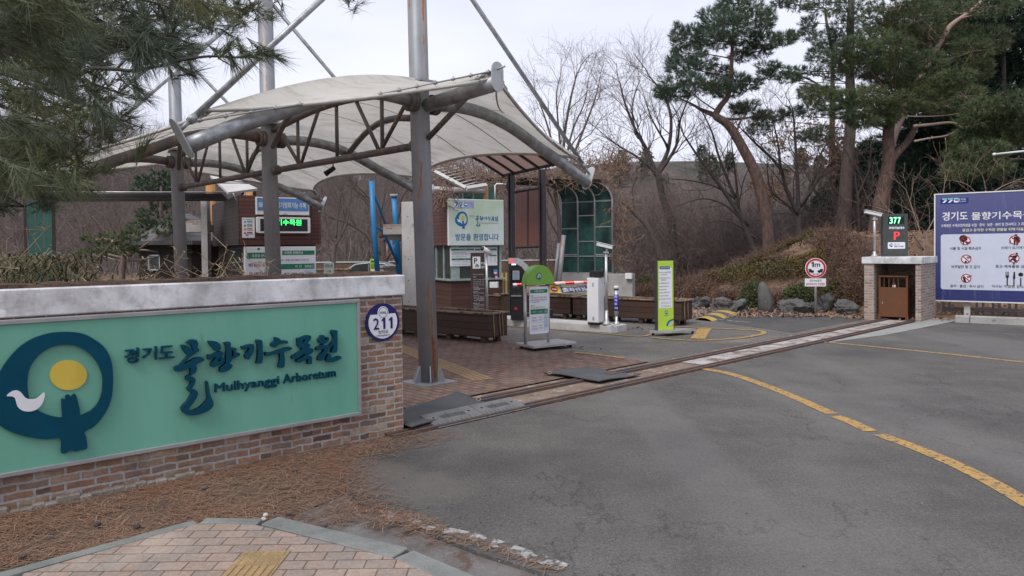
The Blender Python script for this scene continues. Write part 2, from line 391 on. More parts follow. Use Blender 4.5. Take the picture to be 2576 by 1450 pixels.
M_black = mat('black_paint', (.012, .012, .013), rough=.5)
M_dark = mat('dark_print', (.05, .05, .055), rough=.6)
M_print = mat('grey_print', (.2, .2, .22), rough=.6)
def mastmat(name='grey_mast_paint', rust=True, base=(.27, .28, .3), streak=None):
    t = NT(name); t.rough(.5, .25, .4)
    v = t.coord((1, 1, 1))
    c = t.mix(t.ramp(t.noise(3, 5, .6, v), .35, .65), base, tuple(x*.82 for x in base))
    if rust:
        r = t.noise(1.5, 9, .75, t.coord((7, 7, .55)))
        m = t.ramp(r, .60, .645)
        c = t.mix(t.ramp(r, .55, .61), c, t.mix(.5, c, (.42, .32, .22)))
        c = t.mix(m, c, t.mix(t.ramp(t.noise(20, 4), .35, .65), (.36, .13, .045), (.2, .07, .03)))
    if streak is not None:
        sx = t.node('SeparateXYZ'); t.lk(t.tc.outputs['Object'], sx.inputs[0])
        dt = t.math('ADD', t.math('MULTIPLY', t.math('ADD', sx.outputs[0], t.math('SUBTRACT', t.math('MULTIPLY', sx.outputs[2], .019), .03)), math.cos(streak)), t.math('MULTIPLY', sx.outputs[1], math.sin(streak)))
        k = t.ramp(dt, .95, 1.0); k.node.color_ramp.elements[0].position = .088; k.node.color_ramp.elements[1].position = .1165
        n1 = t.noise(2.2, 8, .75, t.coord((5, 5, .5))); n2 = t.math('MULTIPLY', t.math('ADD', n1, .13), k)
        c = t.mix(t.ramp(n2, .55, .63), c, t.mix(.6, c, (.45, .33, .22)))
        c = t.mix(t.ramp(n2, .625, .66), c, t.mix(t.ramp(t.noise(25, 4), .35, .65), (.42, .16, .05), (.24, .085, .035)))
    t.col(c); return t.m
M_mast_r = mastmat('rust_streaked_mast_paint', True, streak=rad(-50)); M_mast = mastmat(); M_truss = mastmat('brown_grey_truss', True, (.15, .14, .135)); M_plate_g = mastmat('end_plate_paint', True, (.42, .45, .46))
M_galv = mat('galvanised', (.42, .43, .45), (.24, .25, .25), rough=.45, metal=.55, scale=9, bump=.3, spot=(.3, .14, .06), spot_t=.68, spot_s=4)
def membrane():
    t = NT('tensile_membrane'); t.rough(.65, 0, .3)
    c = t.mix(t.ramp(t.noise(1.1, 5, .6), .35, .7), (.76, .735, .68), (.63, .6, .54))
    c = t.mix(t.ramp(t.noise(2, 9, .75, t.coord((1, 3.5, 1), rot=(0, 0, .8))), .5, .7), c, t.mix(.6, c, (.3, .27, .21)))
    t.col(c)
    tr = t.node('BsdfTranslucent'); t.lk(c, tr.inputs['Color']); mx = t.node('MixShader'); mx.inputs[0].default_value = .42
    t.lk(t.b.outputs[0], mx.inputs[1]); t.lk(tr.outputs[0], mx.inputs[2]); t.lk(mx.outputs[0], t.n['Material Output'].inputs[0]); return t.m
M_mem = membrane()
M_seam = mat('membrane_seam', (.5, .48, .44), rough=.7)
M_wood = planks('planter_boards', (.075, .038, .028), (.052, .028, .021), (.01, .007, .006), .115, drift=(.046, .038, .026))
M_woodcap = mat('planter_rim', (.3, .21, .14), (.16, .11, .075), rough=.8, scale=7, spot=(.07, .05, .035), spot_t=.5, spot_s=6)
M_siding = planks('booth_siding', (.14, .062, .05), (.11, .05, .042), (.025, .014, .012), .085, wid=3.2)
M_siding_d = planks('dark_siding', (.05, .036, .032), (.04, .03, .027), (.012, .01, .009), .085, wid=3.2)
M_siding_v = planks('upright_siding', (.11, .052, .04), (.082, .041, .032), (.03, .02, .016), .11, wid=3)
M_log = planks('log_wall', (.05, .036, .03), (.04, .03, .025), (.012, .009, .008), .17, wid=5)
M_shingle = planks('shingles', (.115, .105, .105), (.09, .083, .085), (.035, .032, .033), .12, wid=.35)
M_glass_d = mat('dark_glass', (.03, .036, .036), (.045, .055, .052), rough=.12, spec=.6, scale=1.5)
M_glass_g = mat('green_glass', (.035, .1, .085), (.012, .03, .028), rough=.3, spec=.5, scale=2.2, stretch=(1, 1, .45), lo=.42, hi=.6, detail=9, spot=(.1, .2, .17), spot_t=.66, spot_s=3)
M_glass_l = mat('pale_glass', (.3, .38, .35), (.22, .29, .27), rough=.2, spec=.5)
M_teal = mat('teal_panel', (.05, .16, .13), (.035, .12, .1), rough=.5, scale=3)
M_alu = mat('aluminium', (.5, .5, .5), (.4, .4, .4), rough=.4, metal=.6)
M_steel_d = mat('dark_steel', (.065, .06, .062), (.05, .047, .048), rough=.5, metal=.3)
M_poly = mat('brown_polycarbonate', (.2, .085, .06), (.15, .065, .05), rough=.35, spec=.5, scale=2)
M_poly2 = mat('brown_sheet_roof', (.25, .16, .14), (.21, .14, .12), rough=.4, scale=2); _t = M_poly2.node_tree; _tr = _t.nodes.new('ShaderNodeBsdfTranslucent'); _tr.inputs[0].default_value = (.27, .175, .15, 1); _mx = _t.nodes.new('ShaderNodeMixShader'); _mx.inputs[0].default_value = .6; _t.links.new(_t.nodes['Principled BSDF'].outputs[0], _mx.inputs[1]); _t.links.new(_tr.outputs[0], _mx.inputs[2]); _t.links.new(_mx.outputs[0], _t.nodes['Material Output'].inputs[0])
M_blue = mat('blue_paint', (.025, .2, .42), (.02, .16, .36), rough=.4, scale=3)
M_orange = mat('ochre_paint', (.4, .2, .06), rough=.6)
M_wpaint = mat('white_enamel', (.7, .7, .7), (.66, .66, .66), rough=.35, scale=2)
M_black_pl = mat('black_casing', (.02, .02, .022), rough=.4)
M_red = mat('sign_red', (.5, .02, .03), rough=.4)
M_lime = mat('lime_panel', (.42, .6, .06), (.4, .57, .055), rough=.4, scale=1.5)
M_dome = mat('green_dome', (.2, .42, .06), (.18, .38, .055), rough=.35, scale=1.5)
M_dgreen = mat('board_green', (.02, .2, .1), rough=.5)
M_lblue = mat('pale_blue_print', (.5, .62, .68), rough=.5)
M_teal_e = mat('emblem_blue', (.01, .12, .2), rough=.5)
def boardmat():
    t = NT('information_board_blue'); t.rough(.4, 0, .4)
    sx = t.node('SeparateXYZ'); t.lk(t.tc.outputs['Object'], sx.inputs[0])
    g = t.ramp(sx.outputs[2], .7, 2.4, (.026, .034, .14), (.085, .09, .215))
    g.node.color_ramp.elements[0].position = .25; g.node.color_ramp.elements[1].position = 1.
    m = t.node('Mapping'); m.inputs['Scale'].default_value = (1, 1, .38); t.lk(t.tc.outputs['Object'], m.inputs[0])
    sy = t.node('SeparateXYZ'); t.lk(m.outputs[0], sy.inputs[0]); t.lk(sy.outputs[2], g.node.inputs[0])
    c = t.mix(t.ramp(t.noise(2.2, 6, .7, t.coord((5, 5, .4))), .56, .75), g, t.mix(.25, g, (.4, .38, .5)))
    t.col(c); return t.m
M_board = boardmat()
def gradmat():
    t = NT('welcome_panel'); t.rough(.35, 0, .4)
    c = t.mix(t.ramp(t.noise(.9, 3, .5), .4, .62), (.56, .62, .62), (.4, .5, .36)); t.col(c); return t.m
M_welcome = gradmat()
M_signblue = mat('fascia_blue', (.1, .24, .48), rough=.4)
M_camel = mat('bamboo_cord', (.4, .3, .17), rough=.8)
M_bin = mat('brown_enamel', (.14, .055, .025), (.12, .048, .022), rough=.5, scale=4)
M_bark_p = mat('pine_bark', (.16, .1, .08), (.07, .05, .042), rough=.95, scale=4, stretch=(3, 3, 1.2), bump=1., spot=(.22, .12, .085), spot_t=.6, grain=14)
M_bark_d = mat('dark_bark', (.075, .06, .055), (.05, .042, .04), rough=.95, scale=8, stretch=(3, 3, 1), bump=.6)
M_bark_b = mat('bare_bark', (.13, .1, .088), (.085, .068, .06), rough=.95, scale=6, stretch=(3, 3, 1), bump=.5)
M_bark_l = mat('pale_dead_bark', (.36, .27, .22), (.24, .17, .14), rough=.9, scale=7, stretch=(3, 3, 1), bump=.5)
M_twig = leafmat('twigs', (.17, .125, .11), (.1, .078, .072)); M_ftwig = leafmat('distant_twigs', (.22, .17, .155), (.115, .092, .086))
M_twig2 = leafmat('brown_twigs', (.2, .125, .09), (.12, .078, .062))
M_vine = leafmat('dry_vine', (.3, .2, .14), (.17, .11, .085))
M_need1 = leafmat('pine_needles', (.062, .1, .055), (.105, .145, .068), (.045, .085, .06))
M_need2 = leafmat('olive_needles', (.135, .15, .06), (.075, .1, .045), (.065, .1, .05))
M_need3 = leafmat('dark_needles', (.022, .048, .03), (.04, .07, .036), (.02, .045, .034))
M_need4 = leafmat('near_needles', (.055, .075, .036), (.16, .16, .065), (.042, .066, .048))
M_oak = leafmat('dry_oak_leaves', (.3, .15, .08), (.22, .11, .06))
M_hedge = leafmat('hedge_leaves', (.12, .098, .034), (.035, .042, .018), (.15, .1, .035))
M_hedge_g = leafmat('green_bush_leaves', (.045, .08, .025), (.08, .1, .03))
M_azalea = leafmat('azalea_leaves', (.2, .118, .08), (.125, .075, .055))
M_litter = leafmat('needle_litter', (.37, .24, .165), (.13, .07, .045), (.27, .14, .08), rough=.8)
M_dryleaf = leafmat('fallen_leaves', (.33, .2, .13), (.18, .1, .065))
M_bamboo_g = leafmat('bamboo_leaves', (.08, .1, .04), (.2, .18, .09), (.15, .105, .06))
M_reed = leafmat('dry_reeds', (.5, .4, .24), (.34, .26, .15))
M_rock = mat('garden_rock', (.125, .12, .115), (.065, .062, .06), rough=.9, scale=3, bump=.8, spot=(.2, .2, .18), spot_t=.6, spot_s=7)
LED_G = emit('led_green', (.05, 1, .18), 2.2); LED_R = emit('led_red', (1, .05, .06), 1.1); LED_W = emit('led_white', (.75, .85, 1), 1.0)
# ------------------------------------------------------------------ ground, road, paving
def pg(*ps): return [G(*p) for p in ps]
def mound_h(x, y):
    u, v = (Vector((x, y, 0))-UV0).dot(UU), (Vector((x, y, 0))-UV0).dot(VV)
    f = 0.
    # planted bank behind the lane: foot along u = 12.6, crest 4.5 m further in
    a = min(1., max(0., (u-12.75-.05*max(0, v-1)-min(5., 4*max(0., .5-v)))/4.4)); a = a*a*(3-2*a)
    side = min(1., max(0., (8.0-v)/5.)); side = side*side*(3-2*side)
    right = min(1., max(0., (v+4.5)/3.)); right = .25+.75*right*right*(3-2*right)
    f = 1.95*a*side*right
    return f
def terrain():
    xs = sorted(set([round(-60+3*i, 2) for i in range(50)]+[round(1+.5*i, 2) for i in range(60)]))
    ys = sorted(set([round(14+.5*i, 2) for i in range(48)]+[round(38+4*i, 2) for i in range(50)]))
    V, F = [], []
    for x in xs:
        for y in ys:
            V.append((x, y, -.03+mound_h(x, y)+(.05*math.sin(x*3.1)*math.sin(y*2.7) if mound_h(x, y) > .1 else 0)))
    ny = len(ys)
    for i in range(len(xs)-1):
        for j in range(ny-1): F.append((i*ny+j, (i+1)*ny+j, (i+1)*ny+j+1, i*ny+j+1))
    o = fastmesh('planted_bank', V, F, M_leaf_floor, smooth=True); o['kind'] = 'structure'
terrain()
g = sheet('ground', [(-400, -60), (400, -60), (400, 600), (-400, 600)], M_leaf_floor, -.06)
def hillh(x, y):
    d = math.hypot(x*.8, y); a = min(1, max(0, (d-60)/95)); a = a*a*(3-2*a)
    return a*(15.5+2.4*math.sin(x*.021+1.)+1.5*math.sin(x*.055)+5*max(0, (-x-10)/90))
def hill():
    V, F = [], []; xs = np.linspace(-260, 260, 70); ys = np.linspace(50, 260, 34)
    for x in xs:
        for y in ys: V.append((x, y, -.05+hillh(x, y)))
    ny = len(ys)
    for i in range(len(xs)-1):
        for j in range(ny-1): F.append((i*ny+j, (i+1)*ny+j, (i+1)*ny+j+1, i*ny+j+1))
    o = fastmesh('hillside', V, F, M_hill, smooth=True); o['kind'] = 'structure'
hill()
# front road (dark asphalt) with its raised edge by the gutter
edge = [G(1013, 1078), G(960, 1110), G(900, 1145), G(862, 1180), G(872, 1240), G(940, 1285), G(1050, 1328), G(1200, 1388), G(1400, 1452)]
road = [W(-.02, -.62)]+edge[1:]+[G(1700, 1580), Vector((1.6, -8, 0)), Vector((60, -8, 0)), W(60, -40), W(17, -2.4), W(13.6, -1.7), W(13.2, -.62)]
sheet('road', road, M_road, 0., th=.03)
sheet('lane', [W(4.3, .28), W(12.3, .28), W(12.9, .9), W(12.75, 3), W(13.4, 9), W(15, 30), W(6, 30), W(4.3, 9)], M_lane, -.006)
sheet('side_lane', [W(8.9, .4), W(12.3, .4), W(12.7, 1.5), W(12.6, 3.5), W(10.1, 3.2), W(9.4, 1.8)], M_lane2, -.002)
sheet('far_lane', [W(-30, 12.5), W(13.4, 12.5), W(30, 34), W(-30, 34)], M_lane2, -.03)
# gutter apron and litter soil in the near corner
sheet('gutter', [G(640, 1316), G(800, 1240), G(862, 1195), G(872, 1240), G(940, 1285), G(1050, 1328), G(1200, 1388), G(1400, 1452), G(1600, 1560), Vector((.3, 1.5, 0)), G(1140, 1450), G(1000, 1400)], mat('worn_gutter', (.2, .19, .18), (.13, .11, .1), rough=.9, scale=4, spot=(.12, .08, .06), spot_t=.55, spot_s=5, grain=120), -.022)
sheet('soil_strip', [Vector((-6, 1, 0)), G(640, 1330), G(862, 1240), G(900, 1150), G(1013, 1078), W(-.3, -.35), G(0, 1290), Vector((-9, -.6, 0))], M_soil, -.014)
# paved forecourt between the track and the lane
sheet('forecourt_paving', [W(-8, .3), W(4.3, .3), W(4.3, 9), W(-8, 9)], M_paver, .006)
b = MB(); 
for k in range(4):
    pass
st = W(2.0, .55); dv = (G(1020, 885)-G(1200, 955)); dv.z = 0; dv.normalize()
st = G(1218, 958); side = Vector((-dv.y, dv.x, 0))
for r in range(4):
    q0 = st+side*(-.11+r*.073); q1 = q0+dv*4.5
    b.mi = 0; ribbon(b, [q0, q1], .03, .013)
tactile_base = MB(); ribbon(tactile_base, [st, st+dv*4.5], .3, .0095)
b.build('tactile_strip', M_tact)['kind'] = 'structure'; tactile_base.build('tactile_base', mat('tactile_base', (.3, .2, .12), (.24, .16, .11), rough=.9, scale=8, grain=50))['kind'] = 'structure'
# sliding-gate track: two rusty channels either side of a concrete strip
b = MB()
for v0, v1 in ((-.02, .03), (.07, .12)):
    q = [W(-.5, v0), W(13.6, v0), W(13.6, v1), W(-.5, v1)]
    b.add([(p.x, p.y, .02) for p in q]+[(p.x, p.y, -.03) for p in q], [(0, 1, 2, 3), (0, 1, 5, 4), (3, 2, 6, 7)])
for v0, v1 in ((-.57, -.52), (-.48, -.44)):
    q = [W(-.5, v0), W(13.6, v0), W(13.6, v1), W(-.5, v1)]
    b.add([(p.x, p.y, .02) for p in q]+[(p.x, p.y, -.03) for p in q], [(0, 1, 2, 3), (0, 1, 5, 4), (3, 2, 6, 7)])
b.build('gate_track', M_rust)
tag(bpy.data.objects['gate_track'], 'rusty steel sliding gate track crossing the entrance', 'gate track')
sheet('track_bed', [W(-.6, -.62), W(13.4, -.62), W(13.4, .3), W(-.6, .3)], mat('track_bed_dirt', (.26, .2, .155), (.18, .125, .095), rough=.95, scale=4, bump=.5, grain=60, spot=(.38, .34, .3), spot_t=.56, spot_s=7), -.01)
sheet('track_concrete', [W(4.6, -.42), W(13.3, -.42), W(13.3, -.03), W(4.6, -.03)], mat('track_concrete', (.46, .44, .42), (.3, .27, .24), rough=.9, scale=2.5, spot=(.19, .135, .105), spot_t=.51, spot_s=4, grain=60), -.002)
sheet('concrete_apron', [W(7.8, -.62), W(13.3, -.62), W(13.2, -1.15), W(9.6, -.95)], mat('apron', (.34, .34, .32), (.27, .27, .26), rough=.9, scale=3, grain=60), .004)
# painted lines
def line(name, pts, wd, m=M_yline, z=.004, k=5):
    b = MB(); ribbon(b, smooth_pts([tuple(G(*p)) for p in pts], k, False), wd, z); b.build(name, m)['kind'] = 'structure'
line('road_marking', [(1742, 925), (1790, 932), (1850, 945), (1960, 984), (2093, 1042)], .13)
line('road_marking', [(2101, 1048), (2140, 1062), (2190, 1086)], .13)
line('road_marking', [(2212, 1094), (2300, 1126), (2400, 1168), (2500, 1218), (2620, 1288)], .13)
line('road_marking', [(2050, 859), (2200, 873), (2400, 893), (2640, 919)], .09)
line('road_marking', [(1445, 889), (1500, 894), (1570, 903)], .1, z=.012)
line('road_marking', [(1250, 819), (1387, 829), (1531, 841), (1610, 847), (1640, 840)], .07)
line('road_marking', [(1640, 850), (1740, 857), (1840, 853), (1900, 845), (1922, 838), (1905, 832), (1850, 829), (1780, 826), (1700, 822)], .1)
line('road_marking', [(1755, 853), (1773, 827)], .25)
line('road_marking', [(1800, 804), (1885, 812)], .1, M_wline)
line('road_marking', [(965, 1293), (1100, 1331), (1200, 1354), (1310, 1390), (1420, 1430)], .09, M_wline)
# sidewalk corner: pavers, granite kerbs, tactile squares
kin = [G(60, 1458), G(500, 1330), G(640, 1333), G(980, 1417), G(1090, 1455), Vector((-.1, 2.9, 0)), Vector((-2, 2.4, 0))]
swo = sheet('sidewalk', [tuple(q) for q in kin], M_side, .03, th=.05)
b = MB(); kz = .034
def kerb(a, c, wd, z0=-.03, z1=kz):
    a = Vector((a[0], a[1], 0)); c = Vector((c[0], c[1], 0)); L = (c-a).length; n = max(1, int(L/1.0)); d = (c-a)/n; s_ = Vector((-d.y, d.x, 0)).normalized()*wd
    for i in range(n):
        p = a+d*i+d.normalized()*.004; q = a+d*(i+1)-d.normalized()*.004
        b.add([(x.x, x.y, z) for z in (z0, z1) for x in (p, q, q+s_, p+s_)], [(0, 1, 2, 3), (4, 5, 6, 7), (0, 1, 5, 4), (1, 2, 6, 5), (2, 3, 7, 6), (3, 0, 4, 7)])
kerb(G(-250, 1540), G(500, 1330), .07)
kerb(G(500, 1330), G(650, 1331), .075)
kerb(G(655, 1332), G(990, 1418), .13)
kerb(G(990, 1420), G(1300, 1560), .13)
b.build('kerb', M_granite, bevel=.006)['kind'] = 'structure'
b = MB()
A = G(583, 1424, .03); A.z = 0; ex = G(699, 1424, .03)-A; ex.z = 0; ex.normalize(); ey = Vector((-ex.y, ex.x, 0))
for j in range(2):
    o_ = A+ey*(-.17*j)+ex*(-.0*j); q = [o_, o_+ex*.24, o_+ex*.24+ey*.165, o_+ey*.165]
    b.add([(x.x, x.y, z) for z in (.031, .036) for x in q], [(4, 5, 6, 7), (0, 1, 5, 4), (1, 2, 6, 5), (2, 3, 7, 6), (3, 0, 4, 7)])
    for i in range(6):
        for k in range(6):
            if j == 0:
                c_ = o_+ex*(.022+.039*i)+ey*(.02+.025*k); b.tube([(c_.x, c_.y, .034), (c_.x, c_.y, .04)], [.01, .006], 8)
        if j: 
            c_ = o_+ex*(.022+.039*i); b.add([(p.x, p.y, z) for z in (.035, .041) for p in (c_-ex*.01+ey*.01, c_+ex*.01+ey*.01, c_+ex*.01+ey*.155, c_-ex*.01+ey*.155)], [(4, 5, 6, 7), (0, 1, 5, 4), (1, 2, 6, 5), (3, 0, 4, 7)])
b.build('tactile_paver', M_tact)['kind'] = 'structure'

# ------------------------------------------------------------------ gate wall on the near side, with its big sign
wa, wb = G(1015, 1086), G(0, 1290); wdv = wa-wb; wrz = math.atan2(wdv.y, wdv.x); WL = wdv.length
wall = empty('brick_wall', 'weathered brick entrance wall with white coping in front of the bamboo', 'wall', wa, wrz)
WH = 1.38
b = MB(); b.box(-8, 0, 0, .36, -.05, WH-.175); b.build('brickwork', M_brick, wall)
b = MB()
b.box(-8.04, .02, -.03, .39, WH-.175, WH); b.build('coping', M_cap, wall, bevel=.008)
b = MB()
for i in range(170):
    x = -8+8*i/170; b.box(x, x+.055, .06+.03*random.random(), .385, WH, WH+.012+.018*random.random())
b.build('coping_dirt', M_soil, wall)
b = MB(); random.seed(3)
for i in range(60): 
    x0 = -5.6+i*.065; b.box(x0, x0+.075, -.045-.03*random.random(), -.005, -.03, .012+.03*random.random())
b.build('footing', mat('footing_mortar', (.3, .28, .25), (.2, .17, .14), rough=.95, scale=8, bump=.8, grain=60), wall, bevel=.01)

sign = empty('arboretum_sign', 'large green sign with a blue tree emblem and raised Korean lettering on the brick wall', 'sign', wa, wrz)
xr, zt = at(sign, 897, 762, -.06); _, zb = at(sign, 900, 1037, -.06)
x_l = at(sign, -420, 900, -.06)[0]
b = MB(); b.box(x_l, xr, -.06, -.012, zb, zt); b.build('panel', M_green, sign)
b = MB(); fw = .028
b.box(x_l-fw, xr+fw, -.072, -.004, zt, zt+fw); b.box(x_l-fw, xr+fw, -.072, -.004, zb-fw, zb); b.box(xr, xr+fw, -.072, -.004, zb, zt); b.box(x_l-fw, x_l, -.072, -.004, zb, zt)
b.build('frame', M_frame, sign, bevel=.003)
def tr(pts, ox, oy, sc, root, y, k=4, dx=0, dy=0):
    return smooth_pts([at(root, (ox+px*sc)/1.58385+dx, (oy+py*sc)/1.58385+dy, y) for px, py in pts], k)
YF = -.105
z1 = (480, 1330, .2414); z2 = (840, 1300, .21739); z3 = (0, 1300, .37945)
B_mul = [(1100, 155), (1140, 115), (1200, 98), (1250, 105), (1280, 140), (1285, 180), (1268, 220), (1290, 245), (1304, 270), (1290, 300), (1240, 330), (1190, 362), (1140, 400), (1090, 450), (1045, 500), (1100, 480), (1200, 425), (1250, 402), (1320, 390), (1365, 400), (1385, 435), (1360, 455), (1290, 490), (1252, 520), (1264, 570), (1255, 620), (1225, 660), (1170, 690), (1165, 706), (1215, 725), (1243, 760), (1235, 810), (1210, 860), (1185, 912), (1240, 930), (1280, 970), (1272, 1030), (1240, 1090), (1190, 1160), (1132, 1242), (1155, 1266), (1210, 1270), (1290, 1235), (1350, 1190), (1425, 1110), (1440, 1060), (1432, 960), (1428, 800), (1448, 800), (1462, 880), (1480, 980), (1505, 1060), (1535, 1130), (1538, 1180), (1500, 1240), (1420, 1290), (1300, 1335), (1180, 1350), (1090, 1335), (1030, 1290), (1012, 1240), (1040, 1190), (1090, 1140), (1140, 1070), (1178, 1000), (1188, 972), (1150, 965), (1115, 930), (1108, 900), (1140, 870), (1165, 820), (1172, 780), (1135, 785), (1095, 770), (1088, 725), (1112, 695), (1150, 680), (1165, 610), (1160, 572), (1110, 582), (1000, 620), (935, 630), (906, 600), (906, 560), (940, 540), (990, 520), (1035, 465), (1085, 410), (1135, 365), (1185, 330), (1215, 300), (1200, 260), (1188, 210), (1150, 180)]
B_dot = [(1020, 190), (1080, 195), (1140, 230), (1190, 275), (1198, 305), (1175, 350), (1130, 360), (1090, 335), (1050, 290), (1025, 240)]
L2 = {
 'hy1': [(-35, 280), (0, 275), (80, 280), (150, 310), (188, 370), (175, 430), (120, 457), (80, 445), (30, 390), (-15, 330)],
 'hy2': [(-40, 525), (0, 530), (60, 510), (130, 475), (200, 465), (230, 490), (225, 530), (190, 560), (155, 588), (175, 597), (205, 577), (240, 585), (258, 620), (245, 665), (180, 705), (100, 740), (40, 755), (12, 735), (12, 690), (40, 650), (80, 600), (110, 562), (60, 578), (0, 605), (-30, 618), (-45, 580)],
 'hy3': [(255, 310), (300, 295), (350, 290), (368, 320), (372, 395), (440, 400), (478, 410), (470, 440), (458, 470), (470, 497), (520, 492), (540, 520), (520, 550), (470, 575), (410, 600), (380, 640), (345, 680), (395, 710), (395, 750), (360, 790), (290, 830), (210, 850), (175, 830), (177, 780), (210, 740), (262, 700), (285, 660), (282, 600), (290, 480), (290, 400), (278, 350)],
 'gi1': [(575, 380), (640, 360), (720, 335), (780, 335), (800, 370), (795, 430), (770, 500), (730, 570), (700, 615), (660, 600), (635, 570), (640, 520), (670, 480), (700, 440), (712, 398), (660, 410), (600, 435), (585, 420)],
 'gi2': [(845, 265), (880, 250), (930, 258), (950, 290), (952, 400), (958, 520), (950, 640), (930, 680), (880, 690), (845, 685), (850, 660), (870, 560), (872, 450), (864, 350), (852, 300)],
 'su1': [(1185, 210), (1230, 210), (1270, 240), (1300, 270), (1350, 265), (1400, 270), (1418, 295), (1400, 325), (1340, 320), (1280, 310), (1240, 340), (1200, 385), (1160, 390), (1120, 360), (1125, 320), (1170, 280), (1192, 245)],
 'su2': [(1010, 485), (1060, 482), (1110, 485), (1200, 460), (1300, 425), (1400, 395), (1460, 385), (1490, 400), (1480, 430), (1430, 450), (1347, 475), (1355, 540), (1360, 640), (1355, 720), (1330, 760), (1280, 770), (1250, 750), (1255, 710), (1275, 640), (1277, 560), (1262, 500), (1180, 515), (1110, 535), (1040, 550), (1010, 525)],
 'mo': [(1600, 225), (1660, 215), (1730, 180), (1790, 170), (1835, 180), (1842, 220), (1820, 260), (1782, 315), (1815, 330), (1822, 370), (1790, 410), (1860, 410), (1888, 440), (1870, 480), (1800, 530), (1790, 545), (1840, 550), (1858, 590), (1855, 680), (1830, 700), (1790, 695), (1787, 640), (1782, 600), (1720, 630), (1640, 667), (1600, 670), (1575, 640), (1590, 620), (1650, 590), (1722, 545), (1727, 503), (1660, 545), (1580, 590), (1520, 610), (1500, 590), (1505, 550), (1560, 520), (1640, 460), (1692, 400), (1650, 395), (1610, 375), (1600, 320), (1598, 260)],
 'wo1': [(2030, 175), (2080, 168), (2097, 198), (2150, 200), (2170, 240), (2140, 290), (2085, 328), (2078, 352), (2150, 360), (2190, 350), (2230, 300), (2255, 250), (2255, 190), (2225, 130), (2230, 80), (2290, 75), (2325, 90), (2322, 160), (2325, 250), (2325, 380), (2315, 460), (2290, 490), (2230, 490), (2215, 470), (2237, 420), (2262, 345), (2215, 380), (2172, 420), (2130, 490), (2090, 580), (2040, 630), (1990, 632), (1975, 590), (2000, 540), (2060, 480), (2088, 422), (2020, 430), (1960, 450), (1945, 430), (1955, 390), (2000, 370), (2058, 330), (2010, 312), (1985, 280), (1985, 240), (2020, 212)],
 'wo2': [(2170, 510), (2205, 520), (2212, 560), (2240, 588), (2300, 575), (2370, 550), (2400, 590), (2350, 620), (2260, 655), (2190, 665), (2130, 640), (2125, 600), (2148, 545)]}
H2 = {'hy2': [(150, 612), (178, 606), (180, 632), (135, 650)], 'hy3': [(387, 432), (415, 470), (425, 528), (392, 565), (382, 520)], 'mo': [(1690, 262), (1742, 245), (1702, 300), (1685, 328)], 'wo1': [(2085, 220), (2140, 225), (2122, 250), (2090, 252)]}
TH = .042
b = MB()
def letter(poly, holes=()):
    b.prism(poly, YF+.0015, YF+TH, 1, holes=holes); b.prism(poly, YF, YF+.0014, 0, holes=holes)
letter(tr(B_mul, *z1, sign, YF)); letter(tr(B_dot, *z1, sign, YF))
for k, p in L2.items(): letter(tr(p, *z2, sign, YF), (tr(H2[k], *z2, sign, YF),) if k in H2 else ())
def span(ax, ay, cx, cy, z): # two pixel points in zoom z
    return at(sign, (z[0]+ax*z[2])/1.58385, (z[1]+ay*z[2])/1.58385, -.085), at(sign, (z[0]+cx*z[2])/1.58385, (z[1]+cy*z[2])/1.58385, -.085)
for ch, xa, ya, xb, yb in (('경', 70, 505, 310, 232), ('기', 362, 455, 606, 208), ('도', 648, 425, 888, 190)):
    p0, p1 = span(xa, ya, xb, yb, z1); b.text(ch, p0[0], p1[0], p0[1]+.0, p1[1]+.0, -.09, 0, bold=.028, th=.03)
p0, p1 = span(80, 1232, 2305, 925, z2)
q0, q1 = span(80, 1065, 2305, 818, z2)
yb0 = p0[1]-.0; cap = q0[1]-p0[1]
b.text('Mulhyanggi', p0[0], at(sign, (840+1268*.21739)/1.58385, 965, -.085)[0], p0[1]-cap*.28, p0[1]+cap*1.03, -.078, 0, bold=.032, th=.018)
xA = at(sign, (840+1338*.21739)/1.58385, 960, -.085)[0]
zA = at(sign, (840+1340*.21739)/1.58385, (1300+1055*.21739)/1.58385, -.085)[1]
b.text('Arboretum', xA, p1[0], zA-.002, zA+cap*1.03, -.078, 0, bold=.032, th=.018)
b.build('lettering', [M_navy, M_navy_side], sign)
EM_O = [(700, 62), (800, 68), (900, 90), (1000, 145), (1080, 205), (1140, 290), (1175, 390), (1188, 520), (1185, 650), (1170, 760), (1130, 870), (1060, 980), (980, 1060), (892, 1110), (905, 1160), (915, 1230), (913, 1288), (840, 1305), (790, 1318), (740, 1305), (700, 1330), (665, 1340), (642, 1318), (640, 1187), (500, 1190), (350, 1175), (200, 1140), (80, 1095), (0, 1045), (-70, 980), (-120, 870), (-135, 760), (-115, 640), (-60, 545), (0, 480), (50, 400), (120, 310), (220, 210), (350, 130), (500, 80), (600, 66)]
EM_I = [(700, 197), (780, 202), (860, 235), (940, 285), (1000, 350), (1050, 440), (1078, 530), (1080, 640), (1065, 730), (1030, 810), (970, 880), (900, 920), (848, 936), (835, 860), (815, 780), (800, 730), (785, 713), (765, 725), (750, 745), (730, 725), (705, 722), (690, 735), (686, 770), (660, 765), (648, 780), (650, 870), (653, 958), (580, 955), (500, 935), (430, 905), (370, 860), (320, 790), (300, 720), (288, 620), (295, 520), (320, 430), (370, 350), (440, 280), (530, 225), (620, 202)]
EM_S = [(718+196*math.cos(t*math.pi/9), 515+158*math.sin(t*math.pi/9)) for t in range(18)]
EM_B = [(70, 735), (110, 695), (160, 675), (205, 685), (240, 720), (270, 755), (320, 768), (380, 760), (420, 730), (455, 700), (470, 710), (465, 760), (440, 820), (400, 865), (350, 890), (290, 898), (230, 885), (185, 845), (170, 800), (155, 755), (120, 738)]
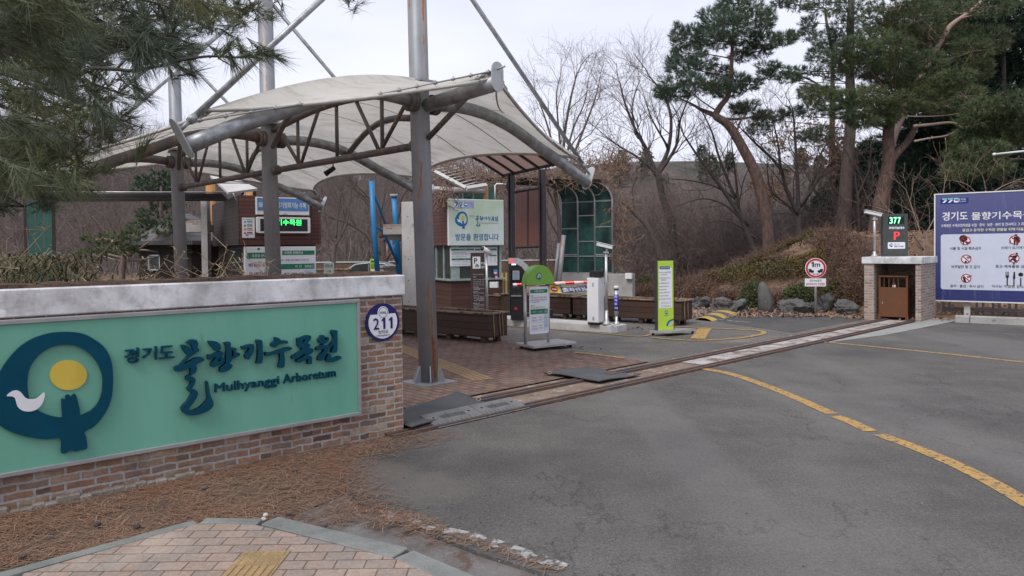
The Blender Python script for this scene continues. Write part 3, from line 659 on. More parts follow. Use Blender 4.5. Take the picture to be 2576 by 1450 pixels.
b = MB(); eo, ei = tr(EM_O, *z3, sign, -.085, 3), tr(EM_I, *z3, sign, -.085, 3)
b.prism(eo, -.0845, -.055, 1, holes=(ei,)); b.prism(eo, -.086, -.0846, 0, holes=(ei,))
em = b.build('emblem', [M_navy, M_navy_side], sign)
b = MB(); b.prism(tr(EM_S, *z3, sign, -.068, 3), -.068, -.058); b.build('sun_disc', M_yel, em)
b = MB(); b.prism(tr(EM_B, *z3, sign, -.09, 3), -.09, -.086); b.build('bird', M_white, em)
# the emblem in unit form for the smaller signs: x, z in 0..1 of its height
_bx = [min(p[0] for p in eo), max(p[0] for p in eo), min(p[1] for p in eo), max(p[1] for p in eo)]
def unit(poly): return [((p[0]-_bx[0])/(_bx[3]-_bx[2]), (p[1]-_bx[2])/(_bx[3]-_bx[2])) for p in poly]
EU = dict(o=unit(eo), i=unit(ei), s=unit(tr(EM_S, *z3, sign, -.068, 2)), b=unit(tr(EM_B, *z3, sign, -.09, 2)))
def emblem(b, x, z, h, y, mb, ms, mw, t=.002, inner=None, ws=1.):
    T = lambda L: [(x+p[0]*h*ws, z+p[1]*h) for p in L]
    if inner is not None: b.prism(T(EU['i']), y-.0002, y+.0005, inner)
    b.prism(T(EU['o']), y-t, y, mb, holes=(T(EU['i']),)); b.prism(T(EU['s']), y-t, y, ms); b.prism(T(EU['b']), y-t-.0015, y-t*.5, mw)
# brush lettering in unit form too (width 1)
_all = [tr(B_mul, *z1, sign, YF, 2), tr(B_dot, *z1, sign, YF, 2)]+[tr(p, *z2, sign, YF, 2) for p in L2.values()]
_x0 = min(p[0] for L in _all for p in L); _x1 = max(p[0] for L in _all for p in L); _z0 = min(p[1] for L in _all for p in L)
BRUSH = [[((p[0]-_x0)/(_x1-_x0), (p[1]-_z0)/(_x1-_x0)) for p in L] for L in _all]
def brush(b, x, z, wd, y, mi, t=.002):
    for L in BRUSH: b.prism([(x+p[0]*wd, z+p[1]*wd) for p in L], y-t, y, mi)
def gg(b, x, z, h, y, top, bot, t=.002, edge=None):
    for i in range(3):
        ox = x+i*h*1.12
        T = [(0, 1), (.98, 1), (.9, .68), (0, .68)]
        B_ = [(.5, .58), (.98, .58), (.45, 0), (0, 0)] if i < 2 else [(0, .55), (.3, .55), (.3, .34), (.98, .34), (.92, 0), (.2, 0), (.05, .12)]
        if edge is not None: b.prism([(ox-.08*h, z+1.08*h), (ox+1.06*h, z+1.08*h), (ox+.95*h, z-.08*h), (ox-.08*h, z-.08*h)], y-t*.5, y, edge)
        b.prism([(ox+p[0]*h, z+p[1]*h) for p in T], y-t, y, top); b.prism([(ox+p[0]*h, z+p[1]*h) for p in B_], y-t, y, bot)

# the oval road-number plate beside the big sign
xc, zc = at(wall, 963.5, 811, -.02); hx = (at(wall, 1005, 811, -.02)[0]-at(wall, 924, 811, -.02)[0])/2; hz = (at(wall, 963, 762, -.02)[1]-at(wall, 963, 860, -.02)[1])/2
plate = empty('address_plate', 'round blue and white road number plate reading 211 on the brick wall end', 'plate', FRAMES[wall.name] @ Vector((xc, -.02, zc)), wrz)
R_ = (hx+hz)/2
b = MB(); b.disc(0, 0, R_, 0, .018, 40, 0); b.build('plate_back', M_plate, plate)
b = MB(); c40 = [(.86*R_*math.cos(2*math.pi*k/48), .86*R_*math.sin(2*math.pi*k/48)) for k in range(48)]
low = [p for p in c40 if p[1] < .5*R_]; i0 = next(i for i in range(48) if c40[i][1] < .5*R_ and c40[i-1][1] >= .5*R_)
low = [c40[(i0+i) % 48] for i in range(48) if c40[(i0+i) % 48][1] < .5*R_]
b.prism(low, -.002, 0, 0); b.disc(0, .52*R_, .32*R_, -.0035, 0, 30, 0); b.build('face', M_white, plate)
b = MB(); b.ring(0, .52*R_, .25*R_, .27*R_, -.005, -.0036, 30, 1)
b.text('2', -.6*R_, -.24*R_, -.36*R_, .24*R_, -.0055, 0, .03); 
for xo in (-.1, .34): b.prism([((xo+px)*R_, pz*R_) for px, pz in ((.1, -.36), (.225, -.36), (.225, .24), (.12, .24), (0, .12), (0, .04), (.1, .1))], -.0055, -.0036, 0)

b.text('청학로', -.3*R_, .3*R_, -.6*R_, -.42*R_, -.0055, 1, .01); b.text('Cheonghak-ro', -.42*R_, .42*R_, -.76*R_, -.64*R_, -.0055, 1, .02)
gg(b, -.19*R_, .45*R_, .115*R_, -.005, 2, 0, .001)
b.build('lettering', [M_plate, M_dark, M_dgreen], plate)

# rubber mats and kerb ramps over the track
def flat_thing(name, label, cat, pts, z0, z1, m, group=None, bev=.004):
    c = sum((Vector(p) for p in pts), Vector())/len(pts); r = empty(name, label, cat, (c.x, c.y, 0), 0, group)
    b = MB(); q = [local(r, p) for p in pts]; b.prism([(p.x, p.y) for p in q], z0, z1, plane='xy'); b.build('slab', m, r, bevel=bev); return r
def mat_thing(label, c0, c1, c2, c3):
    P4 = [G(*c) for c in (c0, c1, c2, c3)]; ctr = sum(P4, Vector())/4; r = empty('rubber_mat', label, 'mat', (ctr.x, ctr.y, 0), 0, 'rubber mats over the gate track')
    n = 16; V = []; 
    for i in range(n+1):
        for j in range(n+1):
            s, t = i/n, j/n; p = (P4[0]*(1-s)+P4[1]*s)*(1-t)+(P4[3]*(1-s)+P4[2]*s)*t
            h = .036+.012*math.sin(5*s+2*t)+.016*math.sin(4.4*t+1)*s
            V.append((p.x-ctr.x, p.y-ctr.y, h))
    F = [(i*(n+1)+j, (i+1)*(n+1)+j, (i+1)*(n+1)+j+1, i*(n+1)+j+1) for i in range(n) for j in range(n)]
    o = fastmesh('sheet', V, F, M_rubber, r, smooth=True); sol = o.modifiers.new('thick', 'SOLIDIFY'); sol.thickness = .014; sol.offset = -1
    for s in (.12, .9):
        b = MB()
        p = P4[0]*(1-s)+P4[1]*s if s < .5 else P4[1]*.25+P4[2]*.75
        p = Vector((p.x-ctr.x, p.y-ctr.y, .055)); b.tube([p+Vector((.025*math.cos(a), .018*math.sin(a), .01*math.sin(a)-.01)) for a in [k*math.pi/6 for k in range(13)]], .0045, 6)
        b.build('rope_loop', M_camel, r)
mat_thing('dark rubber mat lying over the gate track beside the wall end', (960, 1066), (1152, 998), (1222, 1022), (1035, 1090))
mat_thing('curled dark rubber mat over the gate track in the middle of the entrance', (1368, 945), (1508, 966), (1612, 946), (1482, 932))
for i, (u0, u1, lb) in enumerate(((-.02, .56, 'near grey rubber kerb ramp marked welcome beside the wall end'), (.57, 1.12, 'farther grey rubber kerb ramp marked welcome beside the mat'))):
    o_ = W(u0, -.42); r = empty('kerb_ramp', lb, 'kerb ramp', o_, AX, 'welcome kerb ramps')
    L = u1-u0; b = MB(); b.add([(0, .13, .07), (L, .13, .07), (L, -.16, .006), (0, -.16, .006), (0, .13, 0), (L, .13, 0), (L, -.16, 0), (0, -.16, 0)], [(0, 1, 2, 3), (4, 5, 6, 7), (0, 3, 7, 4), (1, 2, 6, 5), (0, 1, 5, 4), (3, 2, 6, 7)])
    for k in range(9): b.add([(L*(.08+.095*k), -.13, .0125+.004), (L*(.08+.095*k)+.02, -.13, .0165), (L*(.08+.095*k)+.02, -.06, .032), (L*(.08+.095*k), -.06, .032)], [(0, 1, 2, 3)])
    b.build('ramp_body', M_ramp, r, bevel=.004)
    b = MB(); sl = (.07-.006)/.29
    vs, fs = text_geo('welcome', .03)
    a0, b0 = vs.min(0), vs.max(0); q = vs.copy(); yy = (-.02)+(vs[:, 1]-a0[1])/(b0[1]-a0[1])*.1; q[:, 0] = L*.25+(vs[:, 0]-a0[0])/(b0[0]-a0[0])*L*.5; q[:, 1] = yy; q[:, 2] = .006+(yy+.16)*sl+.003
    b.add(q.tolist(), fs); b.build('lettering', M_rubber, r)
    for x in (.14*L, .86*L): b = MB(); b.tube([(x, .03, .048), (x, .03, .052)], .013, 10); b.build('bolt', M_black, r)
# ------------------------------------------------------------------ tensile canopy on three masts
m1, m2, m3 = Vector((-1.04, 8.55, 0)), Vector((-3.74, 11.2, 0)), Vector((-6.46, 13.95, 0))
MS = [m1, m2, m3]; RW = (m3-m1).normalized(); PR = Vector((-RW.y, RW.x, 0)); PR = -PR if PR.y < 0 else PR   # PR points away to the right
can = empty('tensile_canopy', 'white tensile fabric canopy on three grey steel masts over the entrance', 'canopy', m1, 0)
def cb(mb, name, m, parent=can, bevel=0):
    Mi = FRAMES[can.name].inverted(); mb.v = [tuple(Mi @ Vector(q)) for q in mb.v]; return mb.build(name, m, parent, bevel)
TOP = 5.7; Lf, Lr = 2.75, 3.08; ZT = 2.74; ZF = 3.34
tipL = [m-PR*Lf for m in MS]; tipR = [m+PR*Lr for m in MS]
for i, m in enumerate(MS):
    r = .117; lean = Vector((-.035, 0, 0)) if i == 0 else Vector((-.03, 0, 0))
    top = m+lean*2+Vector((0, 0, TOP))
    b = MB(); b.tube([m+Vector((.03, 0, 0)), m+lean+Vector((0, 0, 3)), top], [r, r, r*.97], 28)
    mo = cb(b, 'mast', M_mast_r if i == 0 else M_mast)
    b = MB(); b.box(-.24, .24, -.24, .24, 0, .02, R=None); b.v = [tuple(Matrix.Rotation(AX, 3, 'Z') @ Vector(q)+m+Vector((.03, 0, .004))) for q in b.v]
    cb(b, 'base_plate', M_mast)
    b = MB()
    for k in range(6):
        a = AX+k*math.pi/3; d = Vector((math.cos(a), math.sin(a), 0)); n = Vector((-d.y, d.x, 0))*.006; o_ = m+Vector((.03, 0, .02))
        pr = [(r-.01, 0), (r+.09, 0), (r+.09, .03), (r+.02, .2), (r-.01, .2)]
        vs = [o_+d*p[0]+Vector((0, 0, p[1]))+n*s for s in (-1, 1) for p in pr]
        b.add(vs, [(0, 1, 2, 3, 4), (5, 6, 7, 8, 9)]+[(j, (j+1) % 5, (j+1) % 5+5, j+5) for j in range(5)])
    cb(b, 'base_gusset', M_mast)
    b = MB(); 
    b.tube([m+Vector((0, 0, 3.56)), m+Vector((0, 0, 3.585))], .25, 4); cb(b, 'collar_plate', M_mast)
    for tips, sg in ((tipL[i], -1), (tipR[i], 1)):
        L = Lf if sg < 0 else Lr; b = MB(); pts = []
        for k in range(15):
            t = k/14; q = m+PR*sg*(.16+(L-.16)*t); q.z = ZF+.1*math.sin(min(1, t*1.6)*math.pi)*.8-(ZF-ZT+.17)*t**1.85
            pts.append(q)
        b.tube(pts, [.078]*15, 16); cb(b, 'arch_arm', [M_truss if sg < 0 else M_galv][0] if i else M_galv)
        b = MB(); q = m+PR*sg*.12; q.z = ZF; b.tube([q, q+PR*sg*.05], .12, 18); b.tube([q+PR*sg*.055, q+PR*sg*.09], .12, 18); cb(b, 'flange', M_truss)
        # stadium-shaped end plate
        e = pts[-1]; d = (pts[-1]-pts[-2]).normalized(); sx = RW.copy(); up = d.cross(sx).normalized(); up = -up if up.z < 0 else up
        b = MB(); hw, hh = .075, .12; out = [(hw*math.cos(a), hh+hw*math.sin(a)) for a in [math.pi*k/8 for k in range(9)]]+[(hw*math.cos(a), -hh+hw*math.sin(a)) for a in [math.pi+math.pi*k/8 for k in range(9)]]
        cc = e+up*.085; n = len(out); vs = [cc+sx*x+up*y+d*s for s in (-.001, .014) for x, y in out]
        b.add(vs, [tuple(range(n)), tuple(range(n, 2*n))]+[(j, (j+1) % n, (j+1) % n+n, j+n) for j in range(n)]); cb(b, 'end_plate', M_plate_g)
        # tie rod from mast head to the plate
        b = MB(); f = cc+up*.07-d*.02; tp = top-Vector((0, 0, .12)); dd = (tp-f).normalized()
        b.tube([f, f+dd*.14], .02, 8); b.tube([f+dd*.12, f+dd*.2], .038, 10); b.tube([f+dd*.2, tp], .031, 10); cb(b, 'tie_rod', M_galv)
    b = MB(); b.tube([top, top+Vector((0, 0, .03))], .15, 20); cb(b, 'mast_cap', M_mast)
# front stub bracket with its end plate
P0c = m1-RW*1.27; 
b = MB(); s0 = m1+Vector((0, 0, 3.3)); s1 = Vector((P0c.x, P0c.y, 3.37)); b.tube([s0, s0*.42+s1*.58, s1], [.082, .082, .088], 16); cb(b, 'stub_beam', M_galv)
b = MB(); b.tube([m1+Vector((0, 0, 2.92))-RW*.1, m1-RW*.78+Vector((0, 0, 3.29))], .034, 10); cb(b, 'strut', M_truss)
b = MB(); d = -RW; sx = PR; hw, hh = .085, .075
out = [(hw*math.cos(a), hh+hw*math.sin(a)) for a in [math.pi*k/8 for k in range(9)]]+[(hw*math.cos(a), -hh+hw*math.sin(a)) for a in [math.pi+math.pi*k/8 for k in range(9)]]
cc = s1+Vector((0, 0, .06)); n = len(out); vs = [cc+sx*x+Vector((0, 0, y))+d*s for s in (0, .016) for x, y in out]
b.add(vs, [tuple(range(n)), tuple(range(n, 2*n))]+[(j, (j+1) % n, (j+1) % n+n, j+n) for j in range(n)]); b.tube([cc+Vector((0, 0, .08)), cc+Vector((0, 0, .09))+d*.12], .012, 8); cb(b, 'end_plate', M_plate_g)
# ridge trusses between the masts
def arch(i, t, a=None):
    q = MS[i].lerp(MS[i+1], t); q.z = 3.46+.17*math.sin(math.pi*t); return q
for i in range(2):
    b = MB(); b.tube([arch(i, .03+.94*k/16) for k in range(17)], .05, 12); cb(b, 'ridge_arch', M_truss)
    b = MB(); A_, B_ = MS[i].copy(), MS[i+1].copy(); A_.z = B_.z = 2.85; b.tube([A_.lerp(B_, .03), A_.lerp(B_, .97)], .047, 12)
    for q in (.045, .955): b.tube([A_.lerp(B_, q-.008), A_.lerp(B_, q+.008)], .075, 12)
    cb(b, 'bottom_chord', M_truss)
    for ta, tb in ((.22, .22), (.5, .5), (.78, .78), (.235, .06), (.235, .38), (.765, .62), (.765, .94)):
        b = MB(); q = A_.lerp(B_, ta); b.tube([q, arch(i, tb)], .026, 8); cb(b, 'web_bar', M_truss)
    # curved cross braces to the next arm
    b = MB(); q0 = MS[i].copy(); q0.z = 3.2; q1 = MS[i+1]+PR*1.35; q1.z = 3.2; b.tube([q0.lerp(q1, .06+.92*k/10)+Vector((0, 0, .22*math.sin(math.pi*k/10))) for k in range(11)], .045, 10); cb(b, 'cross_brace', M_truss)
    b = MB(); q0 = MS[i+1].copy(); q0.z = 3.2; q1 = MS[i]-PR*1.35; q1.z = 3.2; b.tube([q0.lerp(q1, .06+.92*k/10)+Vector((0, 0, .2*math.sin(math.pi*k/10))) for k in range(11)], .04, 10); cb(b, 'cross_brace', M_truss)
# the fabric: rows along the masts, pulled down to the arm tips, scalloped between them
SP = (m2-m1).length
def fabric(u, t):                      # u in row units: -0.34 front stub ... 2.34 far stub; t -1..1 across
    q = m1+RW*SP*u
    if u < 0 or u > 2:
        e = (-u if u < 0 else u-2)/.335; e = min(e, 1)
        half = 1-e**.8; zc = 3.5-.0*e; zt = ZT+.2+(3.42-ZT-.2)*e
        sag = 0; wid = half
        zr = 3.62-.1*e-.12*math.sin(math.pi*e)*(1-e*.4)
    else:
        f = u-math.floor(u) if u < 2 else 1.; s4 = 4*f*(1-f)
        wid = 1-.17*s4**.9; zt = ZT+.2+.16*s4**.9; zr = 3.62+.055*s4
    L = (Lr if t > 0 else Lf)*1.0*.93
    a = abs(t)
    z = zr+(zt-zr)*(a**1.55)
    if 0 <= u <= 2: z += (.09 if t > 0 else .0+.08*(1-s4))*math.sin(math.pi*min(1, a*1.05))*(.6+.4*s4)
    q = q+PR*(L*wid*t); q.z = z
    return q
us = [-.335+.335*k/12 for k in range(12)]+[2*k/48 for k in range(49)]+[2+.335*(k+1)/12 for k in range(12)]
ts = np.linspace(-1, 1, 37); V = []; 
Mi = FRAMES[can.name].inverted()
for u in us:
    for t in ts: V.append(tuple(Mi @ fabric(u, t)))
nt = len(ts); F = [(i*nt+j, (i+1)*nt+j, (i+1)*nt+j+1, i*nt+j+1) for i in range(len(us)-1) for j in range(nt-1)]
fastmesh('membrane', V, F, M_mem, can, smooth=True)
b = MB()                                # hem tube and seams
for t in (-1, 1):
    b.tube([fabric(u, t)-Vector((0, 0, .012)) for u in us[1:-1]], .022, 6)
cb(b, 'hem', M_seam)
b = MB()
for u in (.25, .5, .75, 1.25, 1.5, 1.75):
    for sg in (-1, 1): ribs = [fabric(u+.0*t, sg*t)-Vector((0, 0, .006)) for t in np.linspace(.05, .98, 12)]; b.tube(ribs, .012, 4, flat=.3)
for t in (-.5, .5):
    b.tube([fabric(u, t)-Vector((0, 0, .006)) for u in us[4:-4]], .01, 4, flat=.3)
cb(b, 'seam', M_seam)
b = MB()                                # turnbuckles and clamps at the corners
def clamp(a, c, n):
    a, c = Vector(a), Vector(c)
    b.tube([a, c], .009, 6)
    for k in range(n):
        q = a.lerp(c, (k+.5)/n); d = (c-a).normalized(); b.tube([q-d*.02, q+d*.02], .014+.006*random.random(), 6)
        b.tube([q+Vector((0, 0, -.025)), q+Vector((0, 0, .03))], .005, 5)
for i in range(3):
    for tp_, t in ((tipL[i], -1), (tipR[i], 1)):
        b = MB(); e = Vector((tp_.x, tp_.y, ZT+.05)); c = fabric(float(i), t)
        clamp(c, e, 4)
        for du in (-.09, .09):
            u = i+du
            if -.3 < u < 2.3: clamp(fabric(u, t), e, 5)
        cb(b, 'cable_clamp', M_frame)
b = MB()
e = Vector((P0c.x, P0c.y, 3.5)); clamp(fabric(-.3, -.9), e+Vector((0, 0, .02)), 4); clamp(fabric(-.16, -1), e, 7); clamp(fabric(-.25, .9), e, 4)
cb(b, 'cable_clamp', M_frame)
# spotlight under the second arm
sp = P(838, 430, 12.4); r = empty('spotlight', 'small black spotlight hanging under the canopy arm', 'spotlight', sp, rad(30))
b = MB(); b.tube([(0, 0, .16), (0, 0, .04)], .012, 6); b.tube([(.02, 0, .05), (-.12, -.02, -.05)], [.04, .045], 12); b.tube([(-.12, -.02, -.05), (-.14, -.02, -.065)], [.05, .05], 12); b.build('lamp_head', M_black, r)
# ------------------------------------------------------------------ ticket booths
def lines(b, x0, x1, z, h, y, mi, body, bold=.02): b.text(body, x0, x1, z, z+h, y, mi, bold)
bc = G(1132, 791); booth = empty('ticket_booth', 'wood-clad ticket booth under the pale green welcome sign, right of the rusty mast', 'ticket booth', bc, rad(28))
xr, zt = at(booth, 1268, 505); _, zb = at(booth, 1190, 617); BW = xr; BD = 1.7
zl, zl2 = at(booth, 1190, 712)[1], at(booth, 1190, 706)[1]
b = MB(); b.box(.06, BW-.03, .06, BD-.05, 0, zl2, 0); b.build('wood_skirt', M_siding_v, booth)
b = MB(); b.box(.0, BW+.02, .0, BD, zl2, zl2+.05, 0); b.build('counter_ledge', M_pg if False else M_glass_l, booth, bevel=.004)
b = MB(); b.box(.09, BW-.06, .09, BD-.08, zl2+.05, zb, 0); b.build('window_glass', M_glass_d, booth)
b = MB()
for x in (.07, .2, BW-.12): b.box(x, x+.06, .06, .1, zl2+.05, zb)
b.box(.07, .3, .055, .085, zl2+.05, zb); 
for y in (.5, 1.0, 1.5): b.box(.06, .1, y, y+.06, zl2+.05, zb)
b.build('window_frame', M_glass_l, booth, bevel=.003)
b = MB(); b.box(.0, BW, .0, BD, zb, zt, 0); b.build('upper_cladding', M_siding, booth)
ws = empty('welcome_sign', 'pale green welcome sign with tree emblem and blue Korean greeting on the central booth', 'sign', bc, rad(28))
def atw(px, py, y=-.09): return at(ws, px, py, y)
x0, z1_ = atw(1128, 501); x1, _ = atw(1267, 505); _, z0 = atw(1200, 618)
z1_ = zt+.005; z0 = zb-.01
b = MB(); b.box(x0, x1, -.085, -.002, z0, z1_); b.build('light_box', M_wpaint, ws, bevel=.004)
b = MB(); b.box(x0+.012, x1-.012, -.09, -.0855, z0+.012, z1_-.012); b.build('face', M_welcome, ws)
def zoom7(px, py): return atw((1770+px*.3311)/1.58385, (780+py*.3311)/1.58385)
b = MB(); y = -.0905
q0, q1 = zoom7(115, 152), zoom7(358, 62); b.box(q0[0], q1[0], y-.001, y, q0[1], q1[1], 0)
p = zoom7(125, 130); h = zoom7(0, 75)[1]-p[1]; gg(b, p[0], p[1], h, y-.001, 2, 1, .002, 4)
q0, q1 = zoom7(272, 112), zoom7(345, 78); b.text('경기도', q0[0], q1[0], q0[1], q1[1], y-.003, 5)
p = zoom7(130, 400); h = zoom7(130, 190)[1]-p[1]; emblem(b, p[0], p[1], h, y-.001, 1, 3, 4, ws=.92)
q0, q1 = zoom7(298, 262), zoom7(365, 232); b.text('경기도', q0[0], q1[0], q0[1], q1[1], y-.003, 5)
q0, q1 = zoom7(375, 372), zoom7(655, 372); brush(b, q0[0], q0[1], q1[0]-q0[0], y-.001, 1)
q0, q1 = zoom7(432, 342), zoom7(648, 322); b.text('Mulhyanggi Arboretum', q0[0], q1[0], q0[1], q1[1], y-.003, 5)
q0, q1 = zoom7(135, 545), zoom7(320, 458); b.text('방문을', q0[0], q1[0], q0[1]+.01, q1[1], y-.003, 1, .025)
q0, q1 = zoom7(350, 545), zoom7(655, 458); b.text('환영합니다', q0[0], q1[0], q0[1]+.01, q1[1], y-.003, 1, .025)
b.build('print', [mat('lilac_label', (.33, .36, .58)), mat('greeting_blue', (.02, .13, .3)), M_dgreen, M_yel, M_white, M_print], ws)
# price board under the welcome sign
nb = empty('fee_board', 'white opening hours board with green bars under the welcome sign', 'notice board', bc, rad(28))
def zn(px, py): return at(nb, (1770+px*.3311)/1.58385, (780+py*.3311)/1.58385, .03)
q0, q1 = zn(75, 853), zn(638, 622)
b = MB(); b.box(q0[0], q1[0], .03, .055, q0[1], q1[1]); b.build('board', M_white, nb, bevel=.003)
b = MB(); y = .0285
for xa, xb, ya, yb, mi in ((85, 357, 662, 637, 0), (370, 630, 662, 637, 0), (88, 328, 780, 753, 0), (543, 630, 730, 712, 0), (290, 328, 848, 782, 2)):
    a0, a1 = zn(xa, ya), zn(xb, yb); b.box(a0[0], a1[0], y-.001, y, a0[1], a1[1], mi)
for body, xa, xb, ya, yb, mi in (('수목원 관람안내', 180, 270, 656, 643, 3), ('수목원 이용안내', 450, 560, 656, 643, 3), ('휴원일 1월 1일, 설날, 추석, 매주 월요일', 88, 260, 694, 680, 1), ('휴원일이 공휴일 또는 연휴일 경우에는 그 다음날 휴원', 88, 300, 712, 698, 1), ('입장마감 관람시간 종료 1시간 전', 88, 270, 742, 728, 1), ('기 간', 130, 160, 772, 760, 3), ('시 간', 235, 265, 772, 760, 3), ('3월 1일~10월31일', 105, 190, 802, 788, 1), ('09:00~18:00', 220, 280, 802, 788, 1), ('11월 1일~익년 2월 말', 98, 200, 834, 818, 1), ('09:00~17:00', 220, 280, 834, 818, 1), ('무료', 555, 570, 748, 738, 1), ('무료', 600, 618, 748, 738, 1), ('무료', 555, 570, 770, 760, 1), ('무료', 600, 618, 770, 760, 1), ('무료', 555, 570, 794, 784, 1), ('무료', 600, 618, 794, 784, 1)):
    a0, a1 = zn(xa, ya), zn(xb, yb); b.text(body, a0[0], a1[0], a0[1], a1[1], y-.002, mi, .01)
b.build('print', [M_dgreen, M_print, M_lblue, M_white], nb)
b = MB()
for px0, px1, py0, py1, nm, mm in ((592, 640, 945, 890, 'blue', M_signblue), (608, 643, 1003, 950, 'pink', None)):
    pass
r = empty('card_stickers', 'small blue and pink payment stickers on the booth glass', 'stickers', bc, rad(28))
b = MB(); a0, a1 = at(r, (1770+592*.3311)/1.58385, (780+945*.3311)/1.58385, .05), at(r, (1770+640*.3311)/1.58385, (780+890*.3311)/1.58385, .05); b.box(a0[0], a1[0], .045, .05, a0[1], a1[1], 0); b.box(a0[0]+.02, a1[0]-.02, .043, .045, a0[1]+.01, a0[1]+.05, 1)
a0, a1 = at(r, (1770+608*.3311)/1.58385, (780+1003*.3311)/1.58385, .05), at(r, (1770+643*.3311)/1.58385, (780+950*.3311)/1.58385, .05); b.box(a0[0], a1[0], .045, .05, a0[1], a1[1], 2); b.box(a0[0]+.02, a1[0]-.02, .043, .045, a0[1]+.03, a0[1]+.06, 1)
b.build('sticker', [M_signblue, M_white, mat('pink_print', (.55, .05, .2))], r)

# left booth
lc = P(603, 600, 16.0); lc.z = 0; lb = empty('information_booth', 'dark brown wood-clad booth with the green lit display, left of the masts', 'information booth', lc, rad(31))
def al(px, py, y=0.): return at(lb, px, py, y)
BW = al(802, 550)[0]; zt = al(700, 494)[1]; zb = al(700, 616)[1]
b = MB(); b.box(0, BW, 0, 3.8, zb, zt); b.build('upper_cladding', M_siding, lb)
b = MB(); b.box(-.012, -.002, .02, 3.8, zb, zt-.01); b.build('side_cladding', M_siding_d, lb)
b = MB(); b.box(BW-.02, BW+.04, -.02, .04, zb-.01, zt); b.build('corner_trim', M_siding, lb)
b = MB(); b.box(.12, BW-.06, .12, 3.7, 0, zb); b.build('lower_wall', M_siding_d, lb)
b = MB(); b.box(.1, .12, .5, 1.6, .3, zb-.1); b.box(.13, .5, .1, .12, .3, zb-.1); b.build('window', M_glass_d, lb)
def zl_(px, py, y): return at(lb, (500+px*.31056)/1.58385, (700+py*.31056)/1.58385, y)
def board_on(name, label, cat, y):
    r = empty(name, label, cat, lc, rad(31)); return r, (lambda px, py: at(r, (500+px*.31056)/1.58385, (700+py*.31056)/1.58385, y))
fr, z_ = board_on('fascia_sign', 'blue and white air quality sign on the dark booth above the lit display', 'sign', -.12)
a0, a1 = z_(1680, 500), z_(2356, 292); b = MB(); b.box(a0[0], a1[0], -.12, -.002, a0[1], a1[1]); b.build('light_box', M_wpaint, fr, bevel=.006)
m0 = z_(1680, 448); b = MB(); b.box(a0[0]+.02, a1[0]-.02, -.124, -.1205, m0[1], a1[1]-.02); b.build('face', M_signblue, fr)
b = MB(); q0, q1 = z_(1705, 405), z_(1850, 345); b.text('물향기', q0[0], z_(1880, 0)[0], q0[1], q1[1], -.126, 0, .03)
q0, q1 = z_(1940, 418), z_(2300, 350); b.text('공기정화기능 수목', q0[0], q1[0]+.03, q0[1], q1[1], -.126, 0, .03)
q0, q1 = z_(2020, 497), z_(2080, 484); b.text('수목원관리소', q0[0], q1[0], q0[1]-.004, q1[1]-.004, -.1225, 1, .01)
b.build('lettering', [M_white, M_print], fr)
dr, z_ = board_on('led_display', 'wide dark display with glowing green Korean letters on the dark booth', 'display', -.14)
a0, a1 = z_(1690, 738), z_(2370, 538); b = MB(); b.rrect(a0[0], a1[0], a0[1], a1[1], .03, -.14, -.002); b.build('casing', M_wpaint, dr, bevel=.006)
s0, s1 = z_(1730, 715), z_(2335, 562); b = MB(); b.box(s0[0], s1[0], -.143, -.1405, s0[1], s1[1]); b.build('screen', M_black_pl, dr)
b = MB(); q0, q1 = z_(1752, 637), z_(2254, 566); b.text('기수목원', z_(1935, 600)[0], q1[0], q0[1], q1[1], -.146, 0, .018); b.build('lettering', LED_G, dr)
pr, z_ = board_on('guide_poster', 'small white poster with coloured bars left of the lit display', 'poster', -.02)
a0, a1 = z_(1500, 800), z_(1655, 542); b = MB(); b.box(a0[0], a1[0], -.02, -.002, a0[1], a1[1]); b.build('sheet', M_white, pr)
b = MB()
for k, mi in enumerate((0, 1, 2, 3)):
    q0, q1 = z_(1515, 612+k*48), z_(1640, 580+k*48); h = q1[1]-q0[1]; b.disc(q0[0]+.03, q0[1]+h*.5, h*.4, -.022, -.021, 12, mi); b.rrect(q0[0]+.07, q0[0]+.19, q0[1]+h*.55, q1[1], .01, -.022, -.021, mi)
    for j in range(2): b.box(q0[0]+.08, q1[0], -.022, -.021, q0[1]+h*(.05+.2*j), q0[1]+h*(.12+.2*j), 4)
q0, q1 = z_(1510, 568), z_(1640, 556); b.text('분리배출안내', q0[0], q1[0], q0[1], q1[1], -.022, 4, .02); q0 = z_(1545, 782); emblem(b, q0[0], q0[1], .06, -.0205, 5, 2, 5, .001)
b.build('print', [M_signblue, M_dgreen, M_orange, M_red, M_dark, M_teal_e], pr)
nr, z_ = board_on('notice_board', 'large white notice board with green opening hours headings on the dark booth', 'notice board', -.06)
a0, a1 = z_(1540, 1420), z_(2440, 908); b = MB(); b.box(a0[0], a1[0], -.06, .1, a0[1], a1[1]); b.build('board', M_white, nr, bevel=.004)
b = MB(); y = -.061
for xa, xb, ya, yb, mi in ((1555, 1830, 1068, 988, 0), (1560, 2425, 1205, 1128, 0), (2010, 2425, 1022, 960, 0), (2295, 2435, 1300, 1206, 2)):
    if (xa, ya) == (1560, 1205): xa = 1990
    q0, q1 = z_(xa, ya), z_(xb, yb); b.box(q0[0], q1[0], y-.001, y, q0[1], q1[1], mi)
q0, q1 = z_(1690, 958), z_(1725, 928); b.disc((q0[0]+q1[0])/2, (q0[1]+q1[1])/2, .03, y-.001, y, 14, 0)
